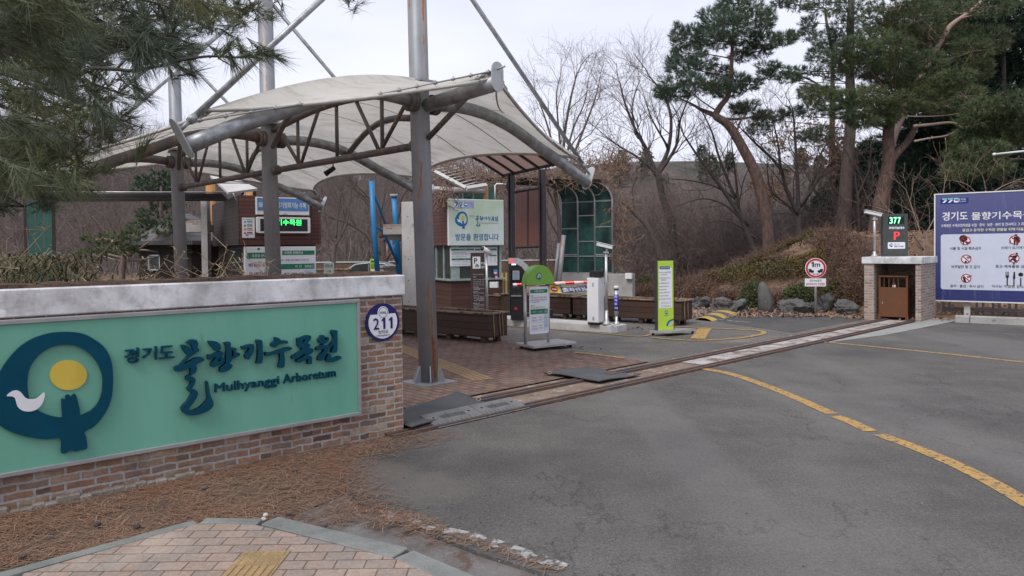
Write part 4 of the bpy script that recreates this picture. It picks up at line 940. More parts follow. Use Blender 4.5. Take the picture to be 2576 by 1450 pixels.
for body, xa, xb, ya, yb, mi in (('휴원일 안내', 1625, 1800, 1050, 1008, 3), ('수목원 관람안내', 2038, 2272, 1012, 970, 3), ('입장 마감 : 관람시간 종료 1시간 전', 1900, 2345, 1100, 1068, 4), ('시  간', 2175, 2260, 1185, 1145, 3), ('입장마감시간', 2300, 2420, 1183, 1145, 3), ('매주', 1580, 1640, 1175, 1125, 1), ('월요일, 1월1일', 1645, 1830, 1175, 1125, 5), ('설날', 1585, 1632, 1285, 1238, 5), ('추석은', 1645, 1715, 1285, 1238, 1), ('정상개원입니다', 1720, 1900, 1285, 1238, 5), ('3월1일~', 2030, 2110, 1270, 1245, 1), ('09:00~18:00', 2140, 2285, 1270, 1242, 1), ('17:00', 2330, 2405, 1272, 1240, 1)):
    q0, q1 = z_(xa, ya), z_(xb, yb); b.text(body, q0[0], q1[0], q0[1], q1[1], y-.002, mi, .02)
b.build('print', [M_dgreen, M_dark, M_lblue, M_white, M_print, M_red], nr)
# roof panel with its bracket, cable
r = empty('solar_panel', 'tilted pale panel with hanging cables on the roof of the dark booth', 'solar panel', lc, rad(31))
b = MB(); T_ = lambda px, py, y: Vector((at(r, px, py, y)[0], y, at(r, px, py, y)[1]))
q = [T_(524, 442, .1), T_(598, 456, .05), T_(645, 474, .3), T_(568, 478, .3)]
q = [T_(528, 441, 1.6), T_(602, 452, 1.2), T_(648, 474, .35), T_(574, 484, .25)]
n = (q[1]-q[0]).cross(q[3]-q[0]).normalized()*.06
b.add(q+[p+n for p in q], [(0, 1, 2, 3), (4, 5, 6, 7), (0, 1, 5, 4), (1, 2, 6, 5), (2, 3, 7, 6), (3, 0, 4, 7)]); b.build('panel', M_conc_l, r, bevel=.004)
b = MB()
for t in (.35, .5): b.tube([q[0].lerp(q[3], t)-n*.1, q[1].lerp(q[2], t)-n*.1], .02, 6)
b.build('rail', M_steel_d, r)
b = MB(); a_ = q[3]+Vector((.1, 0, -.02)); c_ = q[2]-Vector((.25, .0, .05)); b.tube([a_.lerp(c_, k/10)-Vector((0, 0, .26*math.sin(math.pi*k/10)**1.2)) for k in range(11)], .016, 6); b.build('cable', M_alu, r)
b = MB(); b.tube([(.5, .8, zt), (.5, .8, zt+.25)], .04, 8); b.tube([(.2, .9, zt), (.35, .9, zt+.35)], .03, 8); b.build('bracket', M_steel_d, r)
# long dark pergola beam to the left of the booth
pb = empty('pergola', 'long dark pergola beam on a pale post running left from the dark booth', 'pergola', P(540, 700, 18.5)*1, rad(0)); 
FRAMES[pb.name] = Matrix.Identity(4); pb.location = (0, 0, 0)
b = MB(); zz = P(530, 492, 17.2).z
for k in range(5):
    a_, c_ = P(60, 487, 15.8), P(560, 487, 17.2); b.tube([a_+Vector((0, .1*k, -.028*k-.02)), c_+Vector((0, .1*k, -.028*k-.02))], .026, 6)
b.build('beam', M_steel_d, pb)
b = MB(); a_, c_ = P(60, 487, 15.8), P(600, 487, 17.3); b.tube([a_+Vector((0, 0, .03)), c_+Vector((0, 0, .03))], .016, 6); b.build('rail', M_alu, pb)
b = MB(); p = P(521, 600, 17.6); b.box(p.x-.1, p.x+.05, p.y-.1, p.y+.1, 0, P(521, 498, 17.6).z); b.build('post', M_conc, pb)
b = MB(); p = P(505, 580, 17.9); z0, z1_ = P(505, 584, 17.9).z, P(505, 566, 17.9).z; b.box(p.x-.4, p.x+.16, p.y-.1, p.y+.4, z0, z1_, 0); b.box(p.x-.4, p.x+.1, p.y-.1, p.y+.4, z1_, P(505, 556, 17.9).z, 1); b.build('lintel', [M_conc, M_brick2], pb)
# ochre columns behind
for i, (x, t_, bt, d, lb_) in enumerate(((532, 465, 700, 21, 'left ochre post behind the dark booth'), (631, 478, 700, 22, 'right ochre post behind the dark booth'))):
    p = P(x, 600, d); r = empty('ochre_post', lb_, 'post', (p.x, p.y, 0), 0, 'ochre posts behind the booth'); b = MB(); b.tube([(0, 0, 0), (0, 0, P(x, t_-6, d).z)], .13, 14); b.tube([(0, 0, 0), (0, 0, .08)], .18, 14); b.build('shaft', M_orange, r)
# log kiosk with a conical shingle roof
kc = P(470, 690, 20.5); kc.z = 0; ks = empty('log_kiosk', 'small dark log hut with a shingled conical roof and white window', 'hut', kc, rad(12))
ez = P(340, 608, 19.5).z; az = P(480, 538, 20.5).z; er = (470-332)/1800*20.3; wr = (470-358)/1800*20.3
b = MB(); n = 10
ring_ = lambda R, z: [(R*math.cos(2*math.pi*k/n), R*math.sin(2*math.pi*k/n), z) for k in range(n)]
b.add(ring_(er, ez)+ring_(.12, az)+ring_(er, ez-.11), [(k, (k+1) % n, n+(k+1) % n, n+k) for k in range(n)]+[(k, (k+1) % n, 2*n+(k+1) % n, 2*n+k) for k in range(n)]+[tuple(range(2*n, 3*n)), tuple(range(n, 2*n))]); b.build('roof', M_shingle, ks)
b = MB(); b.add(ring_(wr, 0)+ring_(wr, ez-.1), [(k, (k+1) % n, n+(k+1) % n, n+k) for k in range(n)]); b.build('wall', M_log, ks)
wk = empty('tmp', 'x', 'x', kc, 0); 
x0, z0 = at(wk, 373, 681, -wr*.97); x1, z1_ = at(wk, 404, 641, -wr*.97); bpy.data.objects.remove(wk)
b = MB(); yw = -wr*.97-.02
for bx_ in ((x0, x1, z1_-.04, z1_), (x0, x1, z0, z0+.04), (x0, x0+.04, z0, z1_), (x1-.04, x1, z0, z1_)): b.box(bx_[0], bx_[1], yw, yw+.3, bx_[2], bx_[3])
wf = b.build('window', M_white, ks); wf.rotation_euler = (0, 0, -rad(12))
b = MB(); b.box(x0+.04, x1-.04, yw+.02, yw+.3, z0+.04, z1_-.04); pn = b.build('pane', M_glass_d, wf)
# teal columns at far left
for i, (x, wd, d, lb_) in enumerate(((101, 52, 13.5, 'teal green panelled post seen under the pine boughs'),)):
    p = P(x, 640, d); r = empty('teal_panel', lb_, 'panel', (p.x, p.y, 0), rad(35)); b = MB(); W_ = wd/1800*d
    for k in range(3): b.box(-W_/2+k*W_/3+.01, -W_/2+(k+1)*W_/3-.01, -.02+.01*(k % 2), .02, .2, 2.6)
    b.build('sheet', M_teal, r); b = MB(); b.box(W_/2, W_/2+.06, -.03, .03, 0, 2.65); b.box(-W_/2-.05, -W_/2, -.03, .03, 0, 2.65); b.build('frame', M_steel_d, r)

# ------------------------------------------------------------------ concrete gate pier with bracket, blue frame, low walls behind
pc = P(1011, 640, 15.2); pc.z = 0; pier = empty('concrete_pier', 'tall flat concrete pier with a brick-topped bracket, behind the rusty mast', 'pier', pc, rad(-8))
b = MB(); z1_ = at(pier, 1030, 508)[1]; b.box(0, .58, 0, .22, 0, z1_); b.build('slab', M_conc_l, pier, bevel=.01)
b = MB()
for z in (.5, .95, 1.4, 1.85, 2.3):
    for x in (.14, .5): b.tube([(x, -.003, z), (x, .004, z)], .012, 8)
b.build('tie_hole', M_dark, pier)
b = MB(); zz = [at(pier, 985, q)[1] for q in (604, 590, 577, 565)]; xl = at(pier, 963, 590)[0]
b.box(xl, -.002, .02, .2, zz[1], zz[2]); b.box(xl+.05, -.002, .2, .7, zz[0], zz[2]-.01); b.build('bracket', M_conc, pier)
b = MB(); b.box(xl, -.002, .03, .45, zz[2], zz[3]); b.build('brick_course', M_brick2, pier)
b = MB(); b.box(-.04, -.005, .05, .15, 0, at(pier, 1008, 596)[1]); b.build('conduit', M_steel_d, pier)
bf = empty('blue_frame', 'bright blue painted steel frame of leaning tubes behind the concrete pier', 'steel frame', (0, 0, 0), 0)
b = MB(); b.tube([P(951, 700, 17), P(941, 580, 17), P(935, 456, 17)], .062, 14); b.build('post', M_blue, bf)
b = MB(); b.tube([P(1004, 700, 18.2), P(996, 560, 18.2), P(991, 494, 18.2)], .068, 14); b.build('post', M_blue, bf)
b = MB(); b.tube([P(991, 496, 18.2), P(991, 489, 18.2)], .1, 14); b.build('post_cap', M_conc, bf)
b = MB(); b.tube([P(942, 492, 17.1), P(974, 575, 18.6)], .032, 10); b.tube([P(944, 570, 17.1), P(964, 582, 17.6), P(1002, 668, 18.2)], .034, 10); b.tube([P(975, 575, 18.6), P(1001, 670, 18.3)], .03, 10); b.build('brace', M_blue, bf)
b = MB(); p = [P(975, 612, 20), P(972, 655, 20), P(996, 648, 20)]; b.tube([p[0], p[1], p[2]], .03, 8); b.tube([p[1], P(996, 615, 20)], .03, 8); b.build('red_brace', M_poly, bf)
def lowwall(label, px0, px1, yt, yb, d0, d1, m=M_brick2, name='low_brick_wall', cap=None):
    a_, c_ = P(px0, yb, d0), P(px1, yb, d1); dv_ = (c_-a_); dv_.z = 0; r = empty(name, label, 'wall', (a_.x, a_.y, 0), math.atan2(dv_.y, dv_.x)); L = dv_.length
    zt_ = P(px0, yt, d0).z; b = MB(); b.box(0, L, 0, .3, -.05, zt_-.06); b.build('brickwork', m, r); b = MB(); b.box(-.03, L+.03, -.03, .33, zt_-.06, zt_); b.build('coping', cap or M_conc, r, bevel=.005); return r
lowwall('low brick planter wall behind the blue frame', 965, 1010, 669, 700, 20, 20.4)
lowwall('long low brown wall behind the parked silver car', 640, 1500, 661, 690, 36, 36, M_soil, 'low_terrace_wall', M_conc_l)
lowwall('lower terrace wall left of the silver car', 700, 880, 678, 690, 30, 30, M_soil, 'low_terrace_wall', M_woodcap)
# parked car: only roof and glass show over the wall
cc_ = P(925, 700, 31); cc_.z = -.38; car = empty('parked_car', 'silver saloon car parked behind the wall, only its roof and side glass showing', 'car', cc_, rad(4))
prof = [(-2.2, .35), (-2.25, .7), (-2.1, .88), (-1.25, .98), (-.55, 1.38), (.1, 1.46), (.75, 1.4), (1.55, 1.05), (2.15, .98), (2.25, .6), (2.15, .35)]
b = MB(); b.prism(smooth_pts(prof, 4), 0, 1.75); b.build('body', mat('silver_paint', (.42, .43, .46), (.4, .41, .44), rough=.25, metal=.6), car, bevel=.08, seg=3)
b = MB(); b.prism([(-1.08, 1.0), (-.5, 1.33), (.02, 1.39), (.02, 1.0)], -.012, 0); b.prism([(.07, 1.0), (.07, 1.39), (.7, 1.34), (1.28, 1.05)], -.012, 0); b.build('window', M_glass_d, car)
b = MB(); b.tube([(-1.12, -.015, .98), (-.52, -.015, 1.37), (.08, -.015, 1.43), (.72, -.015, 1.38), (1.35, -.015, 1.04), (1.1, -.015, .98)], .015, 6); b.build('window_trim', M_wpaint, car)
for x in (-1.4, 1.4):
    b = MB(); b.prism([(x+.32*math.cos(k*.393), .32+.32*math.sin(k*.393)) for k in range(16)], -.02, .2); b.build('wheel', M_black, car)
def small_sign(label, x0, x1, y0, y1, d, m, words, base=1, side=None):
    p = P((x0+x1)/2, y1, d); r = empty('small_sign', label, 'sign', (p.x, p.y, 0), rad(4)); a0, a1 = at(r, x0, y1), at(r, x1, y0)
    b = MB(); b.box(a0[0], a1[0], 0, .06, a0[1], a1[1]); b.build('board', m, r, bevel=.004)
    b = MB(); b.box(a0[0]+.03, a0[0]+.08, .01, .05, 0, a0[1]); b.box(a1[0]-.08, a1[0]-.03, .01, .05, 0, a0[1]); b.build('post', M_steel_d, r)
    b = MB()
    for body, fx0, fx1, fz0, fz1, mi in words:
        w_, h_ = a1[0]-a0[0], a1[1]-a0[1]
        if body == '#': b.box(a0[0]+w_*fx0, a0[0]+w_*fx1, -.004, -.001, a0[1]+h_*fz0, a0[1]+h_*fz1, mi)
        else: b.text(body, a0[0]+w_*fx0, a0[0]+w_*fx1, a0[1]+h_*fz0, a0[1]+h_*fz1, -.005, mi, .03)
    b.build('print', [M_dark, M_red, M_white, M_teal_e], r); return r
small_sign('small pale way-out sign with a red arrow, between dark booth and silver car', 815, 839, 661, 691, 15, mat('pale_green_sign', (.55, .68, .58)), [('나가는길', .12, .88, .6, .85, 0), ('→', .3, .75, .12, .38, 1)])
small_sign('small lime green notice stand beside the blue post', 931, 946, 652, 690, 17.8, M_lime, [('#', .15, .85, .78, .9, 3), ('#', .12, .88, .12, .3, 2)]+[('#', .15, .8, .38+.07*k, .41+.07*k, 0) for k in range(5)])

# ------------------------------------------------------------------ brown smoking-shelter style frame with curved sheet roof
E2 = P(1428, 405, 14.0); zE = E2.z; E1 = P(1268, 440, 16.6); E1.z = zE
sh = empty('brown_shelter', 'dark steel shelter with a curved brown sheet roof and brown side panel', 'shelter', (0, 0, 0), 0)
pL = P(1289, 800, 16.2); pL.z = 0; pR = P(1367, 800, 15.48); pR.z = 0
for p in (pL, pR):
    b = MB(); Rm = Matrix.Rotation(rad(-43), 3, 'Z')
    for s_ in (-.062, .03): 
        b.add([Rm @ Vector((x, y, 0))+p+Vector((0, 0, z)) for x in (s_, s_+.035) for y in (-.05, .05) for z in (0, zE)], [(0, 1, 3, 2), (4, 6, 7, 5), (0, 4, 5, 1), (2, 3, 7, 6), (0, 2, 6, 4), (1, 5, 7, 3)])
    b.add([Rm @ Vector((x, y, 0))+p+Vector((0, 0, z)) for x in (-.03, .03) for y in (-.02, .02) for z in (0, zE)], [(0, 1, 3, 2), (4, 6, 7, 5), (0, 4, 5, 1), (2, 3, 7, 6), (0, 2, 6, 4), (1, 5, 7, 3)])
    b.build('post', M_steel_d, sh)
b = MB(); b.tube([E1, E2], .045, 4); b.build('eave_beam', M_steel_d, sh)
def rf(s, a, dz=0):
    q = E1.lerp(E2, s)-UU*a; q.z = zE+.55*math.sin(min(a, 2.2)/2.2*math.pi*.55)+dz; return q
V = [tuple(rf(s, a)) for s in np.linspace(0, 1, 6) for a in np.linspace(0, 1.35, 12)]
fastmesh('roof_sheet', V, [(i*12+j, (i+1)*12+j, (i+1)*12+j+1, i*12+j+1) for i in range(5) for j in range(11)], M_poly2, sh, smooth=True)
for s in (0, .2, .4, .6, .8, 1.):
    b = MB(); b.tube([rf(s, a, -.03) for a in np.linspace(0, 1.35, 12)], .03, 6); b.build('rib', M_steel_d, sh)
def SP_(px, py, fr_=0.): 
    # plane through the two posts
    n_ = (pR-pL).cross(Vector((0, 0, 1))); d = ray(px, py); t = (pL-CAM).dot(n_)/d.dot(n_); return CAM+d*t
b = MB()
for (xa, ya, xb, yb) in ((1296, 484, 1360, 472), (1298, 623, 1360, 620)): b.tube([SP_(xa, ya), SP_(xb, yb)], .03, 4)
b.tube([SP_(1328, 480), SP_(1328, 622)], .02, 4); b.build('rail', M_steel_d, sh)
b = MB(); q = [SP_(1297, 487), SP_(1360, 475), SP_(1360, 620), SP_(1297, 623)]; nn = UU*.012; b.add(q+[p+nn for p in q], [(0, 1, 2, 3), (4, 5, 6, 7), (0, 1, 5, 4), (1, 2, 6, 5), (2, 3, 7, 6), (3, 0, 4, 7)]); b.build('side_panel', M_poly, sh)
b = MB(); q = P(1284, 467, 16.3); b.tube([q, q+UU*.02], .15, 24); b.build('round_sign', M_black, sh)

# ------------------------------------------------------------------ green glazed tunnel with its concrete wall, slatted roof
wa_ = P(1408, 757, 22.0); wa_.z = 0; tw = empty('concrete_wall', 'low grey concrete wall under the green glazed arbour', 'wall', wa_, rad(-30))
x1, _ = at(tw, 1591, 760); _, z1_ = at(tw, 1500, 689)
b = MB(); b.box(0, x1, 0, .25, -.05, z1_); b.build('wall_body', M_conc, tw, bevel=.01)
b = MB(); q = at(tw, 1576, 690)[0]; b.box(q, q+.2, -.12, -.002, z1_-.14, z1_+.03); b.build('junction_box', M_wpaint, tw, bevel=.005)
b = MB(); qa, qb = at(tw, 1480, 735), at(tw, 1466, 752); b.box(qb[0], qa[0], -.01, -.002, at(tw, 0, 735)[1], at(tw, 0, 708)[1]); b.build('niche', M_dark, tw)
gt = empty('glazed_arbour', 'arched green glass arbour with white bars and dry vines on top', 'arbour', wa_, rad(-30))
def ag(px, py, y=.1): return at(gt, px, py, y)
gx0, gx3 = ag(1413, 600)[0], ag(1541, 600)[0]; zs = ag(1480, 508)[1]; ztop = ag(1480, 462)[1]
cols = [gx0+(gx3-gx0)*k/3 for k in range(4)]; RD = Vector((-.97, -.25, 0)); RDl = FRAMES[gt.name].to_3x3().inverted() @ RD
rr = ztop-zs
def arc(x, a): # a 0..1 quarter circle from the wall top over to the roof
    t = a*math.pi/2; off = rr*1.1*(1-math.cos(t)); return Vector((x, .1, zs+rr*math.sin(t)))+RDl*off
rowz = {0: (1.0, 530/1000), }
for c in range(3):
    xa, xb = cols[c], cols[c+1]
    lv = [z1_+.02]+[ag(1413+43*c+20, p)[1] for p in ((645, 641, 576, 510), (645, 608, 543, 0), (645, 641, 571, 505))[c] if p]+[zs]
    lv = sorted(set(round(v, 3) for v in lv))
    b = MB(); b.box(xa+.02, xb-.02, .1, .115, z1_, zs); V = [arc(x, a) for x in (xa+.02, xb-.02) for a in np.linspace(0, 1, 8)]
    b.add(V, [(j, j+1, 8+j+1, 8+j) for j in range(7)]); b.build('glass_panel', M_glass_g, gt)
    b = MB()
    for z in lv: b.box(xa, xb, .07, .095, z-.015, z+.015)
    b.build('glazing_bar', M_alu, gt)
for x in cols:
    b = MB(); b.tube([Vector((x, .08, z1_)), Vector((x, .08, zs))]+[arc(x, a)+Vector((0, -.02, 0)) for a in np.linspace(.1, 1, 9)], .03, 6); b.build('arched_rib', M_alu, gt)
b = MB(); 
for k in range(9):
    o_ = Vector((gx0-.15+(gx3-gx0+.3)*k/8, .1, ztop))+RDl*rr*.9; b.tube([o_, o_+RDl*3.0+Vector((0, 0, .1))], .03, 4)
for k in range(6):
    a_ = Vector((gx0-.2, .1, ztop+.04))+RDl*(rr+.5*k); c_ = Vector((gx3+.2, .1, ztop+.04))+RDl*(rr+.5*k); b.tube([a_, c_], .025, 4)
b.build('roof_slats', M_steel_d, gt)
b = MB(); V = [Vector((gx0-.2, .1, ztop+.06))+RDl*rr*.6, Vector((gx3+.2, .1, ztop+.06))+RDl*rr*.6, Vector((gx3+.2, .1, ztop+.06))+RDl*3.6, Vector((gx0-.2, .1, ztop+.14))+RDl*3.6]
b.add(V, [(0, 1, 2, 3)]); b.build('roof_sheet', M_glass_g, gt)
for i, (x0_, x1_, yt, yb) in enumerate(((1418, 1402, 592, 760), (1406, 1390, 612, 760))):
    b = MB(); b.tube([P(x1_, yb, 20.5+.3*i), P(x0_, yt, 20.5+.3*i)], (.065, .045)[i], 12); r = empty('leaning_pipe', ('thicker ' if i == 0 else 'thinner ')+'grey pipe leaning by the green arbour', 'pipe', (0, 0, 0), 0, 'pipes leaning by the arbour'); b.build('pipe', M_mast, r)
sl = empty('slatted_roof', 'broken pale slatted roof with green glass behind the ticket booth', 'roof', (0, 0, 0), 0)
def q4(px, py): return P(1073.3+.17646*px, 391.4+.17646*py, 19.)
def q5(px, py, d): return P(1073.3+.17646*px, 391.4+.17646*py, d)
b = MB()
for k in range(9):
    t = k/8; a_ = q5(120+620*t*.0, 200, 19).lerp(q5(560, 470, 18), t); c_ = q5(420, 150, 22).lerp(q5(845, 400, 19.5), t)
    b.tube([a_, c_], .04, 4, flat=.4)
b.build('slat', M_conc, sl)
b = MB(); b.tube([q5(120, 235, 18.6), q5(560, 470, 18)], .06, 4); b.tube([q5(560, 475, 18), q5(845, 430, 18.6)], .07, 4); b.build('fascia', M_conc_l, sl)
b = MB(); b.tube([q5(60, 480, 18.7), q5(840, 505, 18.7)], .08, 6); b.build('gutter', M_conc_l, sl)
b = MB(); b.tube([q5(848, 450, 18.7), q5(858, 900, 18.7)], .05, 8); b.build('downpipe', M_orange, sl)
b = MB(); a_, c_, e_, f_ = q5(360, 525, 19.6), q5(975, 525, 19.6), q5(975, 800, 19.6), q5(360, 800, 19.6); a_ = q5(360, 520, 19.6); 
for k in range(4):
    l0, l1 = k/4+.02, (k+1)/4-.02; T1 = [a_.lerp(c_, l0), a_.lerp(c_, l1), f_.lerp(e_, l1), f_.lerp(e_, l0)]; b.add(T1, [(0, 1, 2, 3)])
b.add([q5(855, 400, 19.7), q5(985, 400, 19.7), q5(985, 620, 19.7), q5(855, 620, 19.7)], [(0, 1, 2, 3)])
b.build('glass_panel', M_teal, sl)
b = MB(); b.tube([q5(975, 640, 19), q5(975, 430, 19), q5(1000, 405, 19), q5(1160, 412, 19)], .022, 8); b.build('tube_frame', M_wpaint, sl)

# ------------------------------------------------------------------ wooden trough planters
def planter(label, corner, rz, L, D, h0=.1, h=.52, cords=0, gname='long wooden trough planters'):
    r = empty('wooden_planter', label, 'planter', (corner[0], corner[1], 0), rz, gname)
    # long side runs to local -X from the corner, end face at +X
    b = MB(); b.box(-L, 0, 0, D, h0, h-.03); b.build('trough', M_wood, r, bevel=.006)
    b = MB()
    for bx_ in ((-L-.03, .03, -.03, .05), (-L-.03, .03, D-.05, D+.03), (-L-.03, .05-L, .05, D-.05), (-.05, .03, .05, D-.05)): b.box(bx_[0], bx_[1], bx_[2], bx_[3], h-.03, h)
    b.build('rim', M_woodcap, r, bevel=.004)
    b = MB(); b.box(-L+.05, -.05, .05, D-.05, h-.1, h-.05); b.build('soil', M_soil, r)
    n = max(2, int(L/.8)+1)
    for k in range(n):
        x = -.12-(L-.3)*k/(n-1)
        for y in (.03, D-.13): b = MB(); b.box(x-.1, x, y, y+.1, 0, h0+.02); b.build('leg', M_wood, r)
    if cords:
        b = MB()
        for y in (.1, .26, .34)[:cords]: b.tube([(.038, y, h+.005), (.016, y, h-.04), (.012, y+.02, h*.5), (.012, y+.03, h0-.03)], .008, 6)
        b.build('cord', M_camel, r)
    return r
c1 = G(1226, 866); planter('dark wooden trough planter with hanging cords in front of the ticket booth', (c1.x+.03, c1.y, 0), rad(-38), 2.7, .5, cords=3)
planter('long wooden trough planter behind the lime notice stand, with cords at its end', (3.42, 14.45, 0), rad(-38), 2.62, .52, cords=2)
planter('long wooden trough planter behind the white barrier machine', (1.3, 16.1, 0), rad(-38), 2.0, .52)
planter('short dark wooden planter between the ticket booth and the payment machine', (-.02, 17.3, 0), rad(-38), 1.3, .5, h=.46)
# ------------------------------------------------------------------ island, barrier, cameras, payment machine
I0, I1, I2, I3, I4 = (-.75, 15.43), (1.72, 13.57), (1.9, 13.42), (2.14, 13.69), (2.05, 13.95)
isl = [(-.75, 15.43), (1.68, 13.58), (1.84, 13.44), (1.98, 13.5), (2.2, 13.74), (1.98, 13.98), (-.35, 15.95)]
ib = MB(); ib.prism(isl, -.02, .13, plane='xy'); io = ib.build('traffic_island', M_conc_l, bevel=.02, seg=2); io['kind'] = 'structure'
IZ = .13
def fitted(root, px0, px1, y0, y1, yl=0): a0, a1 = at(root, px0, y1, yl), at(root, px1, y0, yl); return a0[0], a1[0], a0[1], a1[1]
bp = G(1477, 817, IZ); bg_ = empty('barrier_gate', 'white barrier machine with a black head on the kerbed island', 'barrier gate', bp, rad(-38))
x0, x1, _, zt = fitted(bg_, 1475, 1503, 700, 810); zh = at(bg_, 1490, 682)[1]; W1 = .25; D1 = .23
b = MB(); b.prism([(0, 0), (W1, 0), (W1, D1), (0, D1)], .045, zt, plane='xy'); b.build('cabinet', M_wpaint, bg_, bevel=.012, seg=2)
b = MB(); b.prism([(.01, .01), (W1-.01, .01), (W1-.01, D1-.01), (.01, D1-.01)], .0, .044, plane='xy'); b.build('plinth', M_black_pl, bg_)
b = MB(); b.prism([(.03, .04), (W1+.02, .04), (W1+.02, D1-.03), (.03, D1-.03)], zt+.012, zh, plane='xy'); b.box(.1, .2, .1, .2, zt-.005, zt+.012); b.build('black_head', M_black_pl, bg_, bevel=.01)
b = MB(); b.box(W1*.5, W1*.62, -.006, .002, zt-.16, zt-.09); b.box(W1*.5, W1*.64, -.006, .002, .09, .16); b.build('lock_plate', M_alu, bg_)
b = MB(); b.box(-.1, -.002, .1, .13, .42, .45); b.build('latch', M_black_pl, bg_)
# boom with red and white bands, straight across to the left
pr_ = P(1520, 709, 14.75); pl_ = P(1291, 717, 14.2)
boom = empty('barrier_boom', 'red and white lit barrier boom reaching left from the white barrier machine', 'barrier boom', (0, 0, 0), 0)
bd = (pl_-pr_).normalized()
def seg(a, c, m, nm, r=.031):
    b = MB(); b.tube([pr_.lerp(pl_, a), pr_.lerp(pl_, c)], r, 8, flat=1.); b.build(nm, m, boom)
M_rled = mat('boom_red', (.55, .03, .04), rough=.4); M_wled = mat('boom_white', (.78, .76, .76), rough=.4)
seg(-.02, .1, M_alu, 'bracket', .045); seg(.1, .16, M_wled, 'white_band')
for a, c, m in ((.16, .24, 0), (.24, .34, 1), (.34, .44, 0), (.44, .55, 1), (.55, .66, 0), (.66, .76, 1), (.76, .86, 0), (.86, .9, 1), (.9, .96, 0), (.96, 1., 1)): seg(a, c, (M_rled, M_wled)[m], ('red_band', 'white_band')[m])
lt = MB()
for k in range(40): 
    p = pr_.lerp(pl_, .12+.86*k/40); q = p+Vector((0, -.03, .018)); lt.tube([q, q+bd*.025], .006, 5)
lt.build('light_strip', emit('boom_led', (1, .16, .12), 3.), boom)
ban = empty('banner', 'yellow and blue exit-only banner hanging from the barrier boom', 'banner', P(1385, 721, 14.45), math.atan2(-(pl_-pr_).y, -(pl_-pr_).x))
def bz(px, py): return at(ban, px, py, -.0)
n = 24; V = []; tl, trr, bl_, brr = bz(1384, 718), bz(1484, 716), bz(1384, 736), bz(1500, 731)
def bpt(s, t, dy=0):
    xt, zt_ = tl[0]+(trr[0]-tl[0])*s, tl[1]+(trr[1]-tl[1])*s-.035*math.sin(math.pi*s); xb_, zb_ = bl_[0]+(brr[0]-bl_[0])*s, bl_[1]+(brr[1]-bl_[1])*s-.035*math.sin(math.pi*s)
    return (xt+(xb_-xt)*t, .018*math.sin(9*s+2*t)-dy, zt_+(zb_-zt_)*t)
for i in range(n+1):
    for j in range(5): V.append(bpt(i/n, j/4))
fastmesh('cloth', V, [(i*5+j, (i+1)*5+j, (i+1)*5+j+1, i*5+j+1) for i in range(n) for j in range(4)], mat('banner_yellow', (.75, .6, .06), rough=.6), ban)
b = MB()
def warp(fn, mi, dy):
    m = MB(); fn(m); b.add([bpt(x, 1-z, dy+y) for x, y, z in m.v], m.f, mi)
def g1(m):
    for k in range(8): m.box(.24+.65*k/8, .24+.65*(k+1)/8, 0, .0005, .1, .9)
warp(g1, 0, .006); warp(lambda m: m.text('출차전용', .27, .86, .2, .82, 0, 0, .03), 1, .011); warp(lambda m: m.disc(.1, .5, .075, 0, .001, 20, rz=.38), 2, .006); warp(lambda m: m.box(.05, .15, 0, .001, .42, .58), 1, .01)
b.build('lettering', [M_signblue, M_white, M_red], ban)
for o in ban.children:
    if o.name.startswith('lettering'):
        o.data.materials[0] = mat('banner_blue', (.03, .06, .3))
def cam_pole(label, base, top_y, px, z0, d, arm=None, head=1.):
    p = P(px, base, d) if z0 is None else G(px, base, z0); r = empty('camera_pole', label, 'security camera', p, rad(-10), 'cameras on steel poles'); zt_ = Zof((p.x, p.y), top_y)-p.z
    b = MB(); b.tube([(0, 0, 0), (0, 0, .03), (0, 0, .09), (0, 0, .28)], [.085, .08, .035, .03], 16); b.tube([(0, 0, .2), (0, 0, zt_-.1)], .026, 14); b.build('pole', M_alu, r); return r, zt_
r, zt_ = cam_pole('white angled camera on a thin steel pole at the end of the island', 818, 620, 1526, IZ, 0)
def camhead(r, z, L, tilt, yaw, w_=.1, m=M_wpaint):
    R = Matrix.Rotation(yaw, 4, 'Z') @ Matrix.Rotation(tilt, 4, 'Y'); b = MB()
    b.box(-L*.6, L*.4, -w_/2, w_/2, -.03, .03, R=R.to_3x3()); b.box(-L*.66, L*.44, -w_*.62, w_*.62, .032, .045, R=R.to_3x3()); b.v = [(v[0], v[1], v[2]+z) for v in b.v]; o = b.build('camera_housing', m, r, bevel=.012, seg=2)
    b = MB(); b.tube([(-.0, 0, z-.11), (.03, 0, z-.03)], .02, 8); b.box(-.05, .05, -.04, .04, z-.13, z-.1); b.build('bracket', M_alu, r); return o
camhead(r, zt_-.0, .3, rad(14), rad(8), .1)
b = MB(); b.tube([(.1, .02, zt_-.03), (.11, .02, zt_-.1), (.03, 0, zt_-.17)], .006, 6); b.build('cable', M_black, r)
